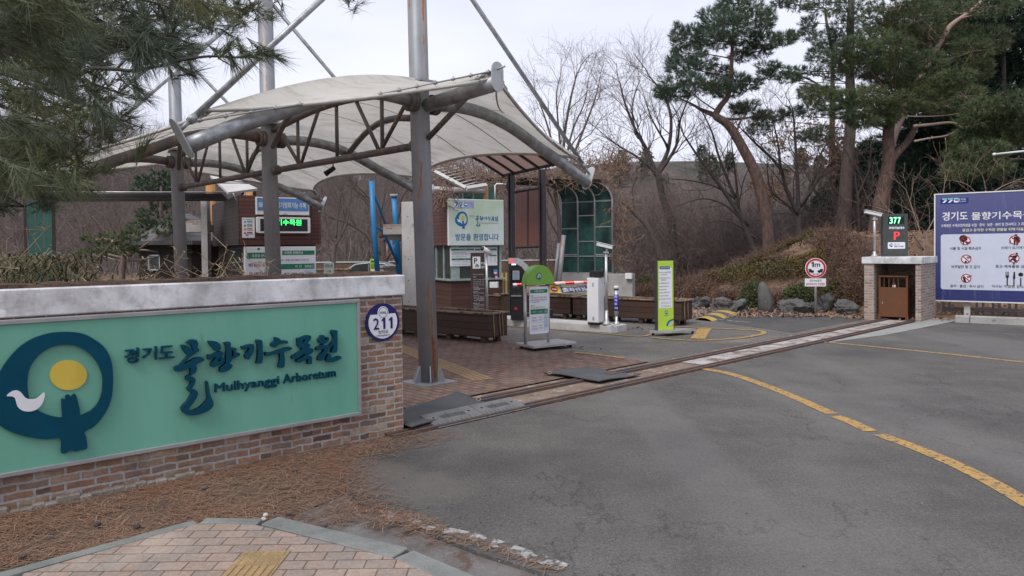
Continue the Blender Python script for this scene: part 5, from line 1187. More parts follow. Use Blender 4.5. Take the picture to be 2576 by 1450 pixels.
# bollard lamp with blue vertical lettering
p = G(1551, 816, IZ); r = empty('lamp_bollard', 'steel bollard with blue label and white cap on the island end', 'bollard', p, rad(-20))
zz = lambda y: Zof((p.x, p.y), y)-p.z
b = MB(); b.tube([(0, 0, 0), (0, 0, .02), (0, 0, .06), (0, 0, zz(790))], [.07, .065, .03, .026], 14); b.build('foot', M_alu, r)
b = MB(); b.tube([(0, 0, zz(792)), (0, 0, zz(730))], .046, 18); b.build('tube', M_alu, r)
b = MB(); b.tube([(0, 0, zz(782)), (0, 0, zz(741))], .0475, 18); lab = b.build('label', mat('label_blue', (.03, .035, .35)), r)
b = MB(); zt2 = zz(741)
for k, ch in enumerate('출차주의'): h = .048; b.text(ch, -.03, .03, zt2-.06-k*.075, zt2-.06-k*.075+h, -.0495, 0, .02)
b.build('lettering', M_white, lab)
b = MB(); b.tube([(0, 0, zz(730)), (0, 0, zz(727))], .049, 18); b.build('black_ring', M_black, r)
b = MB(); b.tube([(0, 0, zz(727)), (0, 0, zz(721)), (0, 0, zz(719.5))], [.048, .048, .035], 18); b.build('cap', M_wpaint, r)
# payment machine
p = G(1303, 806, IZ); km = empty('payment_machine', 'black parking payment machine with a grey hooded arch and small screen', 'payment machine', p, rad(-6))
zk = lambda y: at(km, 1303, y)[1]; xk = lambda x: at(km, x, 720)[0]
b = MB(); b.box(xk(1284), xk(1318), 0, .3, 0, zk(678)); b.build('cabinet', M_black_pl, km, bevel=.01)
hp = [(1278, 650), (1300, 650), (1312, 656), (1325, 668), (1334, 680), (1338, 700), (1332, 716), (1326, 700), (1322, 686), (1312, 672), (1300, 665), (1279, 664)]
b = MB(); b.prism([at(km, q[0], q[1], -.02) for q in hp], -.03, .28); b.build('hood', M_alu, km, bevel=.006)
b = MB(); b.prism([at(km, q[0], q[1], 0) for q in ((1283, 664), (1301, 665), (1312, 673), (1320, 686), (1325, 700), (1318, 718), (1284, 718))], .0, .27); b.build('head_shell', M_black_pl, km)
b = MB(); a0, a1 = at(km, 1291, 703, -.012), at(km, 1305, 683, -.012); b.box(a0[0]-.012, a1[0]+.012, -.012, .0, a0[1]-.012, a1[1]+.012, 0); b.box(a0[0], a1[0], -.015, -.0125, a0[1], a1[1], 1); b.build('screen', [M_alu, mat('blue_grey_screen', (.2, .25, .33), rough=.2)], km)
b = MB(); a0, a1 = at(km, 1287, 668, -.0), at(km, 1298, 664, -.0); b.box(a0[0], a1[0], -.035, .0, a0[1]+.004, a1[1]+.004); b.build('lamp', LED_W, km)
b = MB(); a0, a1 = at(km, 1282, 661, -.03), at(km, 1291, 652, -.03); b.box(a0[0], a1[0], -.034, -.031, a0[1], a1[1]); b.build('red_button', emit('red_light', (1, .1, .06), .9), km)
b = MB()
for x, y, w_, h_ in ((1290, 722, 9, 4), (1290, 739, 7, 4), (1300, 739, 7, 4), (1301, 722, 5, 5), (1289, 712, 16, 3)):
    a0, a1 = at(km, x, y+h_, 0), at(km, x+w_, y, 0); b.box(a0[0], a1[0], -.012, 0, a0[1], a1[1])
b.build('slot_panel', M_steel_d, km)
b = MB(); a0, a1 = at(km, 1286, 746, 0), at(km, 1312, 743.5, 0); b.box(a0[0], a1[0], -.03, 0, a0[1], a1[1]); b.build('ledge', M_alu, km)
b = MB(); a0, a1 = at(km, 1294, 780, 0), at(km, 1301, 774, 0); b.box(a0[0], a1[0], -.006, 0, a0[1], a1[1]); b.build('red_label', M_red, km)
p = G(1387, 806, IZ*.5); r = empty('ground_box', 'small dark grey box at the foot of the shelter post', 'box', (p.x-.05, p.y+.3, 0), rad(-20)); b = MB(); b.box(-.08, .08, -.08, .08, 0, .28); b.build('box', M_steel_d, r, bevel=.008)
# dark parking notice pylon and its camera pole
pp = P(1187, 800, 15.9); pp.z = 0; py_ = empty('parking_pylon', 'dark brown parking notice pylon with a white P panel and lines of small text', 'notice pylon', pp, rad(12))
xr, zt = at(py_, 1219, 636); b = MB(); b.box(0, xr, 0, .1, 0, zt); b.build('panel', mat('pylon_brown', (.055, .036, .032), rough=.5), py_, bevel=.006)
def zp(px, py): return at(py_, (1770+px*.3311)/1.58385, (780+py*.3311)/1.58385, 0)
b = MB(); a0, a1 = zp(342, 880), zp(434, 735); b.rrect(a0[0], a1[0], a0[1], a1[1], .012, -.006, 0, 0)
a0, a1 = zp(358, 820), zp(398, 752); b.text('P', a0[0], a1[0], a0[1], a1[1], -.008, 1, .05)
a0, a1 = zp(370, 866), zp(418, 822); wd = a1[0]-a0[0]; hh = a1[1]-a0[1]
b.rrect(a0[0], a1[0], a0[1]+hh*.2, a0[1]+hh*.62, .006, -.009, -.006, 2); b.prism([(a0[0]+wd*.15, a0[1]+hh*.6), (a0[0]+wd*.85, a0[1]+hh*.6), (a0[0]+wd*.72, a1[1]), (a0[0]+wd*.28, a1[1])], -.009, -.006, 2); b.box(a0[0]+wd*.1, a0[0]+wd*.3, -.009, -.006, a0[1], a0[1]+hh*.2, 2); b.box(a0[0]+wd*.7, a0[0]+wd*.9, -.009, -.006, a0[1], a0[1]+hh*.2, 2)
for body, xa, xb, ya, yb in (('주차장', 440, 497, 832, 800), ('이용안내', 440, 505, 878, 846)): a0, a1 = zp(xa, ya), zp(xb, yb); b.text(body, a0[0], a1[0], a0[1], a1[1], -.002, 0, .02)
rows = [(345, 950, 130, '운영시간 및 주차요금 안내'), (345, 980, 40, '주차요금')]+[(350, 1010+22*k, 130, t_) for k, t_ in enumerate(('구분  소형  중형  대형', '경차 1,500 2,000 3,000', '승용 3,000 3,500 5,000', '버스 5,000 5,500 6,000'))]+[(345, 1103, 70, '주차요금 면제'), (352, 1118, 125, '국가유공자 및 장애인 차량은 면제'), (352, 1132, 80, '관련 증빙 제시'), (345, 1158, 60, '주차요금 할인'), (352, 1174, 125, '경차 저공해 자동차 다자녀 할인'), (345, 1203, 70, '이용안내'), (355, 1220, 120, '주차장 내 사고 및 도난에 대하여'), (360, 1235, 125, '책임지지 않습니다 귀중품을 두고'), (390, 1249, 90, '내리지 마십시오'), (360, 1264, 125, '영업행위 및 취사를 금지합니다'), (345, 1297, 80, '결제방법 안내'), (355, 1313, 125, '신용카드 결제만 가능합니다'), (355, 1329, 125, '출구에서 무인정산기로 정산하여'), (355, 1345, 60, '주십시오'), (355, 1361, 125, '문의사항은 관리사무소로 연락'), (345, 1385, 40, '관리소')]
for xa, ya, w_, t_ in rows: a0, a1 = zp(xa, ya+5), zp(xa+w_, ya-6); b.text(t_, a0[0], min(a1[0], xr-.01), a0[1], a1[1], -.002, 0, .02, res=1)
b.build('print', [M_white, M_black, M_print], py_)
r, zt_ = cam_pole('white bullet camera on a steel pole in front of the dark parking pylon', 830, 632, 1226, 0, 0)
b = MB(); R = Matrix.Rotation(rad(62), 3, 'Z') @ Matrix.Rotation(rad(22), 3, 'Y'); q = [R @ Vector((x, 0, 0)) for x in (-.13, .13)]; b.tube([q[0]+Vector((0, 0, zt_)), q[1]+Vector((0, 0, zt_))], .055, 14); b.build('camera_housing', M_wpaint, r)
b = MB(); b.tube([q[0]*1.02+Vector((0, 0, zt_)), q[0]*1.08+Vector((0, 0, zt_))], .045, 12); b.build('lens', M_black_pl, r)
b = MB(); b.tube([(0, 0, zt_-.12), (0, 0, zt_-.03)], .02, 8); b.build('bracket', M_alu, r)

# ------------------------------------------------------------------ free-standing notices
hr = empty('dome_notice_stand', 'notice stand with a green half-round top and white opening hours panel', 'notice stand', G(1345, 886), rad(33))
def ah(px, py, y=.22): return at(hr, px, py, y)
bw = .82; b = MB(); b.box(-.02, bw, 0, .5, .05, .095); b.build('base_plate', M_alu, hr, bevel=.005)
for x, y in ((.05, .06), (bw-.08, .06), (.05, .44), (bw-.08, .44)):
    b = MB(); b.tube([(x-.01, y, .03), (x+.015, y, .03)], .028, 12); b.tube([(x, y, .05), (x, y, .03)], .01, 6); b.build('castor', M_black, hr)
def zh(px, py, y=.22): return ah((2060+px*.262)/1.58385, (1040+py*.262)/1.58385, y)
xa, xb = zh(142, 900)[0], zh(490, 900)[0]; zb_ = zh(300, 362)[1]
for x in (xa, xb):
    b = MB(); b.tube([(x, .25, .095), (x, .25, zb_+.02)], .027, 14); b.build('post', M_alu, hr)
dx0, dx1 = zh(120, 350)[0], zh(535, 345)[0]; cx = (dx0+dx1)/2; R_ = (dx1-dx0)/2; dzt = zh(340, 65)[1]-zb_
b = MB(); b.prism([(cx+R_*math.cos(math.pi*k/24), zb_+dzt*math.sin(math.pi*k/24)) for k in range(25)], .16, .32); dm = b.build('dome_top', M_dome, hr, bevel=.006)
b = MB(); p = zh(325, 298, .158); q = zh(325, 180, .158); emblem(b, p[0]-.045, p[1], q[1]-p[1], .159, 0, 1, 2, .002, inner=3); b.build('emblem', [M_teal_e, M_yel, M_white, mat('mint', (.4, .62, .45))], dm)
px0, pz0 = zh(195, 1120, .19); px1, pz1 = zh(482, 1095, .19)[0], zh(330, 393, .19)[1]; pz0 = zh(330, 1108, .19)[1]
b = MB(); b.rrect(px0, px1, pz0, pz1, .03, .19, .2); b.build('panel', M_white, hr)
b = MB(); y = .189
def hz(xa_, xb_, ya_, yb_):
    f = lambda X: px0+(X-195)/(475-195)*(px1-px0); g_ = lambda Y: pz1+(Y-395)/(1112-395)*(pz0-pz1); return f(xa_), f(xb_), g_(ya_), g_(yb_)
q = hz(205, 460, 492, 435); b.rrect(q[0], q[1], q[2], q[3], .012, y-.001, y, 0); q = hz(208, 463, 812, 735); b.box(q[0], q[1], y-.001, y, q[2], q[3], 0); q = hz(402, 463, 1062, 813); b.box(q[0], q[1], y-.001, y, q[2], q[3], 2)
for yy in (940, 1062): q = hz(205, 465, yy, yy-2); b.box(q[0], q[1], y-.0015, y, q[2], q[3], 4)
for t_, xa_, xb_, ya_, yb_, mi in (('수목원 관람안내', 262, 410, 477, 447, 3), ('휴원일', 207, 252, 540, 518, 4), ('1월1일, 설날, 추석, 매주 월요일', 215, 452, 572, 548, 4), ('월요일이 공휴일 또는 연휴일 경우는', 207, 452, 608, 584, 4), ('그 다음날 휴원', 210, 332, 638, 616, 4), ('관람시간', 207, 270, 690, 670, 4), ('입장 마감 : 관람시간 종료 1시간 전', 207, 418, 722, 698, 4), ('기 간', 235, 285, 790, 765, 3), ('시 간', 330, 380, 790, 765, 3), ('입장', 418, 447, 768, 748, 3), ('마감시간', 405, 460, 795, 775, 3), ('3월 1일~', 225, 297, 875, 850, 4), ('10월31일', 225, 302, 918, 893, 4), ('09:00~', 328, 385, 875, 850, 4), ('18:00', 332, 380, 912, 887, 4), ('17:00', 410, 456, 885, 860, 4), ('11월 1일~', 225, 305, 1005, 980, 4), ('익년 2월 말', 218, 312, 1045, 1020, 4), ('09:00~', 328, 385, 1000, 975, 4), ('17:00', 335, 382, 1040, 1015, 4), ('16:00', 412, 458, 1010, 985, 4)):
    q = hz(xa_, xb_, ya_, yb_); b.text(t_, q[0], q[1], q[2], q[3], y-.002, mi, .015, res=1)
b.build('print', [M_dgreen, M_print, M_lblue, M_white, M_print], hr)

ls = empty('lime_notice_stand', 'tall lime green notice stand on a castor plate beside the wooden planter', 'notice stand', G(1690, 846), rad(22))
def zg(px, py, y=.2): return at(ls, (2600+px*.22759)/1.58385, (1020+py*.22759)/1.58385, y)
b = MB(); q0, q1 = at(ls, 1640, 838, .0)[0], at(ls, 1752, 832, .0)[0]; b.add([(-.32, .22, .05), (0, 0, .05), (.62, .12, .05), (.3, .44, .05), (-.32, .22, .09), (0, 0, .09), (.62, .12, .09), (.3, .44, .09)], [(0, 1, 2, 3), (4, 5, 6, 7), (0, 1, 5, 4), (1, 2, 6, 5), (2, 3, 7, 6), (3, 0, 4, 7)]); b.build('base_plate', M_alu, ls)
for x, y in ((-.25, .22), (.0, .06), (.55, .14), (.26, .4)):
    b = MB(); b.tube([(x-.012, y, .028), (x+.012, y, .028)], .026, 12); b.tube([(x, y, .05), (x, y, .03)], .01, 6); b.build('castor', M_black, ls)
ga, gb = zg(92, 700)[0], zg(368, 700)[0]; gt_, g0 = zg(215, 90)[1], .09
b = MB(); b.box(ga, gb, .2, .24, g0, gt_); b.build('panel', M_lime, ls, bevel=.003)
b = MB(); b.box(ga-.04, ga-.003, .195, .24, g0, gt_+.005); b.box(gb+.003, gb+.012, .195, .24, g0, gt_+.005); b.build('side_frame', M_steel_d, ls)
def gz(X0, X1, Y0, Y1): f = lambda X: ga+(X-98)/(372-98)*(gb-ga); g_ = lambda Y: gt_+(Y-85)/(1285-85)*(g0-gt_); return f(X0), f(X1), g_(Y0), g_(Y1)
b = MB(); y = .199; q = gz(118, 345, 905, 200); b.rrect(q[0], q[1], q[2], q[3], .02, y-.001, y, 1); q = gz(130, 310, 228, 178); b.rrect(q[0], q[1], q[2], q[3], .012, y-.003, y-.001, 3)
for t_, xa_, xb_, ya_, yb_, mi in [('수목원 이용시 주의사항', 145, 298, 216, 190, 1), ('09:00 ~ 18:00까지 입장', 155, 325, 294, 268, 0), ('16:00 까지 마감', 150, 260, 332, 308, 0), ('자전거, 킥보드 등, 인라인', 155, 305, 392, 366, 0), ('반려동물 금지', 150, 245, 425, 402, 0), ('식물채취 훼손 금지', 150, 290, 482, 458, 0), ('음주가무 취사 금지', 150, 280, 538, 514, 0), ('쓰레기투기 금지', 150, 245, 592, 570, 0), ('드론, 사행행위기 금지', 150, 300, 646, 622, 0), ('운동 및 놀이금지', 150, 280, 700, 676, 0), ('지정된 장소 외 취식 금지', 150, 325, 756, 734, 0), ('방문객 여러분의 안전을 위하여 협조', 150, 330, 806, 796, 2), ('부탁드립니다 감사합니다', 150, 310, 830, 820, 2), ('문의 : 수목원관리사무소', 150, 325, 866, 856, 2), ('경기도산림환경연구소', 150, 325, 884, 874, 2)]:
    q = gz(xa_, xb_, ya_, yb_); b.text(t_, q[0], q[1], q[2], q[3], y-.0025-.001*(mi == 1), mi, .015, res=1)
for yy in (282, 378, 470, 526, 581, 634, 688, 745): q = gz(125, 140, yy+14, yy-14); b.disc((q[0]+q[1])/2, (q[2]+q[3])/2, (q[3]-q[2])/2.2, y-.003, y-.001, 12, 4)
q = gz(215, 265, 1020, 940); emblem(b, q[0], q[2], q[3]-q[2], y, 3, 4, 1, .002, inner=5)
q = gz(210, 275, 1040, 1032); b.box(q[0], q[1], y-.001, y, q[2], q[3], 3)
q = gz(340, 372, 1240, 1120); rr_ = (q[3]-q[2])
for k, (f_, mi) in enumerate(((1., 3), (.76, 5), (.55, 6), (.36, 4))):
    pts = [(gb-.006-.32*rr_*0+rr_*f_*math.cos(a), g0+.09+rr_*f_*math.sin(a)*1.0) for a in [math.pi*(.5+.5*j/12) for j in range(13)]]
    pts = [(gb-.004, g0+.07+0), (gb-.004, g0+.07+rr_*f_)]+[(max(ga, gb-.004-rr_*f_*math.sin(a)*1.25), g0+.07+rr_*f_*math.cos(a)) for a in [math.pi*.5*j/12 for j in range(1, 13)]]
    b.prism(pts, y-.001-.001*k, y, mi)
b.build('print', [M_print, M_white, M_print, M_teal_e, mat('bullet_orange', (.6, .35, .08)), mat('mint_print', (.3, .6, .45)), mat('soft_yellow', (.6, .6, .2))], ls)

# road sign 1 m
sp_ = G(2052, 791); rs = empty('road_sign', 'round red and white road sign reading 1m above a small white plate', 'road sign', sp_, rad(-8))
def ar(px, py, y=-.03): return at(rs, px, py, y)
b = MB(); b.tube([(0, 0, 0), (0, 0, ar(2052, 655, 0)[1])], .03, 12); b.build('pole', M_alu, rs)
cx, cz = ar(2052, 675); R_ = (ar(2079, 675)[0]-ar(2026, 675)[0])/2
b = MB(); b.disc(cx, cz, R_, -.03, -.015, 36); b.build('disc', M_white, rs)
b = MB(); b.ring(cx, cz, R_*.76, R_*.95, -.033, -.0305, 36, 1)
b.prism([(cx-R_*.32, cz+R_*.12), (cx-R_*.17, cz+R_*.12), (cx-R_*.17, cz+R_*.62), (cx-R_*.3, cz+R_*.62), (cx-R_*.42, cz+R_*.5), (cx-R_*.38, cz+R_*.42), (cx-R_*.32, cz+R_*.47)], -.034, -.0305, 0); b.text('m', cx-R_*.1, cx+R_*.42, cz+R_*.12, cz+R_*.46, -.034, 0, .06)
for sg in (-1, 1):
    T_ = [(.82, -.08), (.5, -.08), (.42, -.2), (.2, -.24), (.2, -.42), (.3, -.42), (.36, -.5), (.46, -.5), (.5, -.42), (.72, -.42)]
    b.prism([(cx+sg*p[0]*R_*.86, cz+p[1]*R_) for p in T_], -.034, -.0305, 0)
b.box(cx-R_*.2, cx+R_*.2, -.034, -.0305, cz-R_*.62, cz-R_*.57, 0)
for sg in (-1, 1): b.prism([(cx+sg*R_*.3, cz-R_*.595), (cx+sg*R_*.16, cz-R_*.52), (cx+sg*R_*.16, cz-R_*.67)], -.034, -.0305, 0)
b.build('print', [M_black, M_red], rs)
q0, q1 = ar(2025, 721), ar(2078, 701); b = MB(); b.rrect(q0[0], q1[0], q0[1], q1[1], .015, -.03, -.015); pl = b.build('sub_plate', M_white, rs)
b = MB(); w_ = q1[0]-q0[0]; h_ = q1[1]-q0[1]; b.text('차간거리유지', q0[0]+w_*.22, q1[0]-w_*.22, q0[1]+h_*.55, q1[1]-h_*.12, -.032, 0, .03); b.text('앞차와의거리 안전확보', q0[0]+w_*.05, q1[0]-w_*.05, q0[1]+h_*.12, q1[1]-h_*.55, -.032, 1, .03); b.build('lettering', [M_dark, M_red], pl)

# ------------------------------------------------------------------ gate pocket pier at the far end of the track
gp = G(2174, 803); gp.z = 0; gs = empty('gate_pier', 'brick gate pier with a white slab top and a dark opening holding the brown bin', 'pier', gp, rad(-42))
GW = at(gs, 2317, 800)[0]; zt = at(gs, 2240, 647)[1]; zs = at(gs, 2240, 664)[1]; GD = 1.3
xo0, xo1 = at(gs, 2199, 750)[0], at(gs, 2304-1, 750)[0]
b = MB(); b.box(0, xo0, 0, GD, -.03, zs); b.box(xo1, GW, 0, GD, -.03, zs); b.box(xo0, xo1, GD-.2, GD, -.03, zs); b.build('brickwork', M_brick2, gs)
b = MB(); b.box(-.04, GW+.03, -.04, GD+.04, zs, zt); b.build('slab_top', M_cap, gs, bevel=.006)
bn = gp.copy(); kb = empty('litter_bin', 'brown metal litter bin inside the brick gate pier', 'litter bin', (FRAMES[gs.name] @ Vector((xo0+.06, .12, 0))), rad(-38))
bx1 = at(kb, 2296-3, 780)[0]; bzt = at(kb, 2250, 694)[1]; bzm = at(kb, 2250, 724)[1]; xw = .02
x0b = at(kb, 2210, 780)[0]; x1b = at(kb, 2284, 780)[0]
b = MB(); b.box(x0b, x1b, 0, .36, .06, bzm); b.box(x0b-.01, x1b+.01, -.01, .37, bzt-.035, bzt); b.box(x0b, x0b+.04, 0, .04, bzm, bzt-.035); b.box(x1b-.04, x1b, 0, .04, bzm, bzt-.035); b.box(x0b, x0b+.04, .32, .36, bzm, bzt-.035); b.box(x1b-.04, x1b, .32, .36, bzm, bzt-.035)
b.prism([(x0b-.02, .0), (x0b+.06, 0), (x0b+.04, .09), (x0b, .12)], -.012, -.001); b.prism([(x1b+.02, .0), (x1b-.06, 0), (x1b-.04, .09), (x1b, .12)], -.012, -.001); b.build('body', M_bin, kb, bevel=.005)
b = MB()
for k in range(4): x = x0b+.1+.09*k; b.box(x, x+.012, .02, .03, bzm, bzt-.035)
b.build('bars', M_bin, kb)
b = MB(); b.tube([((x0b+x1b)/2, .12, bzm-.02), ((x0b+x1b)/2, .12, bzm+.05)], .035, 10, 0); b.tube([((x0b+x1b)/2, .12, bzm+.05), ((x0b+x1b)/2, .12, bzm+.11)], [.035, .02], 10, 1); b.build('bottle', [M_white, M_red], kb)
b = MB(); q = at(kb, 2227, 765)[1]; b.box(x0b+.07, x0b+.085, -.012, -.001, q, q+.04); b.build('handle', M_alu, kb)
# LED parking counter on the pier
lp = FRAMES[gs.name] @ Vector((0, .35, zt)); ld = empty('parking_counter', 'dark grey parking counter showing 377 and a red P on the gate pier', 'display', lp, rad(-12))
a0 = at(ld, 2221, 640); a1 = at(ld, 2284, 538); b = MB(); b.box(a0[0], a1[0], 0, .16, 0.0, a1[1]); b.box(a0[0]+.01, a1[0]-.01, -.008, -.001, .05, .065); b.build('casing', mat('counter_grey', (.06, .066, .064), rough=.5), ld, bevel=.008)
def zc_(px, py): return at(ld, (3400+px*.44825)/1.58385, (700+py*.44825)/1.58385, 0)
q0, q1 = zc_(308, 432), zc_(452, 366); b = MB(); b.box(q0[0], q1[0], -.004, -.0005, q0[1], q1[1]); b.build('screen', M_black, ld)
b = MB(); q0, q1 = zc_(318, 428), zc_(424, 370)
for k, ch in enumerate('377'): w_ = (q1[0]-q0[0])/3; b.text(ch, q0[0]+w_*k+.008, q0[0]+w_*(k+1)-.008, q0[1], q1[1], -.007, 0, .04)
b.build('digits', emit('count_green', (.25, 1, .45), 2.), ld)
q0, q1 = zc_(360, 572), zc_(414, 500); b = MB(); b.text('P', q0[0], q1[0], q0[1], q1[1], -.005, 0, .03); b.build('parking_letter', LED_R, ld)
b = MB(); q0, q1 = zc_(315, 478), zc_(455, 454); b.text('주차가능대수', q0[0], q1[0], q0[1], q1[1], -.004, 0, .03); q0, q1 = zc_(306, 652), zc_(460, 592); b.rrect(q0[0], q1[0], q0[1], q1[1], .02, -.004, -.0005, 1)
h = (q1[1]-q0[1]); emblem(b, q0[0]+.03, q0[1]+h*.22, h*.6, -.0042, 2, 3, 2, .001); b.text('물향기수목원', q0[0]+h*.9, q1[0]-.03, q0[1]+h*.2, q0[1]+h*.5, -.006, 2, .02); b.text('경기도', q0[0]+h*.9, q0[0]+h*1.7, q0[1]+h*.6, q0[1]+h*.8, -.006, 2, .01)
b.build('print', [LED_W, M_white, M_teal_e, M_dgreen], ld)
p = FRAMES[gs.name] @ Vector((.02, .25, zt)); p = P(2200, 642, p.y); p.z = zt; r = empty('camera_pole', 'white angled camera on a short pole on top of the brick gate pier', 'security camera', p, rad(-8), 'cameras on steel poles')
zt_ = Zof((p.x, p.y), 541)-p.z; b = MB(); b.tube([(0, 0, 0), (0, 0, .02), (0, 0, .07), (0, 0, .12)], [.07, .07, .035, .03], 12); b.tube([(0, 0, .1), (0, 0, zt_)], .028, 12); b.build('pole', M_alu, r); camhead(r, zt_+.02, .34, rad(14), rad(2), .12)

# ------------------------------------------------------------------ big blue information board
bo = P(2353, 755, 16.4); bo.z = 0; bb = empty('information_board', 'large blue information board with white title and prohibition pictograms', 'information board', bo, rad(-36))
def abd(px, py, y=0): return at(bb, px, py, y)
z0 = abd(2353, 755)[1]; z1_ = abd(2353, 491)[1]; BL = 4.6
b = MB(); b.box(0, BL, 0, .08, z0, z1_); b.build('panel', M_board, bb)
b = MB(); f = .025; b.box(-f, BL+f, -.012, .09, z1_, z1_+f); b.box(-f, BL+f, -.012, .09, z0-f, z0); b.box(-f, 0, -.012, .09, z0, z1_); b.box(BL, BL+f, -.012, .09, z0, z1_); b.build('frame', M_wpaint, bb)
for x in (.55, 2.4, 4.2): b = MB(); b.box(x, x+.12, .09, .2, -.02, z1_-.2); b.build('post', M_conc_l, bb)
def zi(px, py): return abd((3720+px*.34483)/1.58385, (760+py*.34483)/1.58385)
b = MB(); y = -.001
q0, q1 = zi(78, 160), zi(403, 76); b.box(q0[0], q1[0], y-.001, y, q0[1], q1[1]-.01, 0)
p = zi(100, 148); h = zi(100, 98)[1]-p[1]; gg(b, p[0], p[1]+.01, h, y-.001, 7, 1, .001)
q0, q1 = zi(278, 118), zi(375, 88); b.text('경기도', q0[0], q1[0], q0[1], q1[1], y-.003, 1, .02); q0, q1 = zi(280, 132), zi(375, 125); b.box(q0[0], q1[0], y-.002, y, q0[1], q1[1], 1)
q0, q1 = zi(100, 350), zi(396, 240); b.text('경기도', q0[0], q1[0], q0[1], q1[1], y-.003, 1, .03)
q0, q1 = zi(437, 340), zi(1050, 232); hgt = q1[1]-q0[1]; b.text('물향기수목원', q0[0], q1[0]+.14, q0[1], q0[1]+hgt, y-.003, 1, .03)
b.text('이용안내', q1[0]+.4, q1[0]+1.35, q0[1], q0[1]+hgt, y-.003, 1, .03)
q0, q1 = zi(85, 425), zi(1044, 385); hh = zi(85, 390)[1]-q0[1]; b.text('수목원은 수목유전자원을 수집 · 증식 · 보존 · 관리 및 전시하고 그 자', q0[0], q1[0], q0[1], q0[1]+hh, y-.003, 1, .025)
q0, q1 = zi(332, 475), zi(1040, 435); hh = zi(332, 442)[1]-q0[1]; b.text('즐겁고 유익한 수목원 관람을 위해 다음', q0[0], q1[0], q0[1], q0[1]+hh, y-.003, 6, .035)
q0, q1 = zi(82, 1140), zi(82, 508); b.rrect(q0[0], BL-.25, q0[1], q1[1], .05, y-.001, y, 5)
RD_ = (zi(432, 580)[0]-zi(303, 580)[0])/2
def pict(cx, cz, kind):
    yy = y-.002
    if kind != 'fork':
        b.disc(cx, cz, RD_, yy, yy+.001, 26, 1)
    if kind == 'tree': b.disc(cx-.04, cz+.05, .08, yy-.001, yy, 16, 3); b.box(cx-.05, cx-.025, yy-.001, yy, cz-.1, cz, 3); b.prism([(cx-.02, cz-.03), (cx+.1, cz-.02), (cx+.1, cz-.05), (cx+.04, cz-.09), (cx, cz-.05)], yy-.001, yy, 3)
    if kind == 'person': b.disc(cx+.02, cz+.1, .025, yy-.001, yy, 12, 3); b.prism([(cx-.02, cz+.07), (cx+.07, cz+.07), (cx+.08, cz-.02), (cx+.05, cz-.12), (cx+.03, cz-.12), (cx+.02, cz-.03), (cx, cz-.12), (cx-.02, cz-.12)], yy-.001, yy, 3); b.box(cx-.1, cx-.07, yy-.001, yy, cz-.08, cz, 4)
    if kind == 'shoe': b.prism([(cx-.04, cz-.1), (cx+.03, cz-.1), (cx+.01, cz-.05), (cx-.02, cz-.03)], yy-.001, yy, 3); b.prism([(cx, cz+.05), (cx+.09, cz+.07), (cx+.1, cz+.02), (cx+.03, cz+.0)], yy-.001, yy, 4)
    if kind == 'ball': b.disc(cx+.05, cz+.1, .022, yy-.001, yy, 12, 3); b.prism([(cx-.08, cz+.05), (cx+.08, cz+.07), (cx+.02, cz-.03), (cx+.06, cz-.1), (cx+.03, cz-.1), (cx-.02, cz-.04), (cx-.09, cz-.09), (cx-.09, cz-.06), (cx-.02, cz+.02), (cx-.08, cz+.02)], yy-.001, yy, 3); b.disc(cx+.0, cz-.12, .018, yy-.001, yy, 10, 3)
    if kind == 'bottle': b.prism([(cx-.07, cz+.02), (cx-.04, cz-.1), (cx+.01, cz-.09), (cx-.03, cz+.04)], yy-.001, yy, 3); b.prism([(cx+.0, cz+.04), (cx+.1, cz+.08), (cx+.1, cz+.03), (cx+.03, cz)], yy-.001, yy, 4)
    if kind == 'fork':
        for dx in (-.12, 0, .12): b.box(cx+dx-.012, cx+dx+.012, yy-.001, yy, cz-.16, cz+.02, 3)
        for dx in (-.15, -.127, -.104): b.box(cx+dx, cx+dx+.012, yy-.001, yy, cz+.06, cz+.15, 3)
        b.box(cx-.15, cx-.09, yy-.001, yy, cz+.02, cz+.07, 3); b.prism([(cx-.02, cz), (cx+.025, cz), (cx+.02, cz+.15), (cx-.005, cz+.15)], yy-.001, yy, 3); b.disc(cx+.12, cz+.09, .045, yy-.001, yy, 16, 3)
        return
    b.ring(cx, cz, RD_*.76, RD_*.95, yy-.003, yy-.0015, 30, 2)
    q = RD_*.6; t = RD_*.07; b.prism([(cx-q-t, cz+q-t), (cx-q+t, cz+q+t), (cx+q+t, cz-q+t), (cx+q-t, cz-q-t)], yy-.004, yy-.0015, 2)
for kind, px, py, cap_, xa_, xb_, ya_, yb_ in (('tree', 368, 580, '식물 및 시설 훼손금지', 188, 548, 688, 652), ('person', 938, 570, '쓰레기 되가져가기', 778, 1100, 680, 645), ('shoe', 376, 791, '바퀴달린 탈 것 금지', 206, 532, 898, 862), ('ball', 928, 782, '종교·체육활동 금지', 714, 1090, 894, 858), ('bottle', 376, 1014, '음주 · 흡연 · 취사 금지', 192, 573, 1118, 1085), ('fork', 928, 1018, '식사는 지정된 장소에서', 668, 1130, 1122, 1088)):
    c_ = zi(px, py); pict(c_[0], c_[1], kind); q0, q1 = zi(xa_, ya_), zi(xb_, yb_); h = abs(zi(xa_, yb_)[1]-q0[1]); b.text(cap_, q0[0], q1[0], q0[1], q0[1]+h, y-.003, 3, .025)
b.build('print', [mat('logo_navy', (.01, .03, .2)), M_white, mat('ban_red', (.32, .015, .03)), M_black, M_print, mat('board_white', (.52, .56, .66), (.5, .53, .62)), mat('title_cream', (.7, .7, .45)), mat('logo_mint', (.25, .55, .55))], bb)
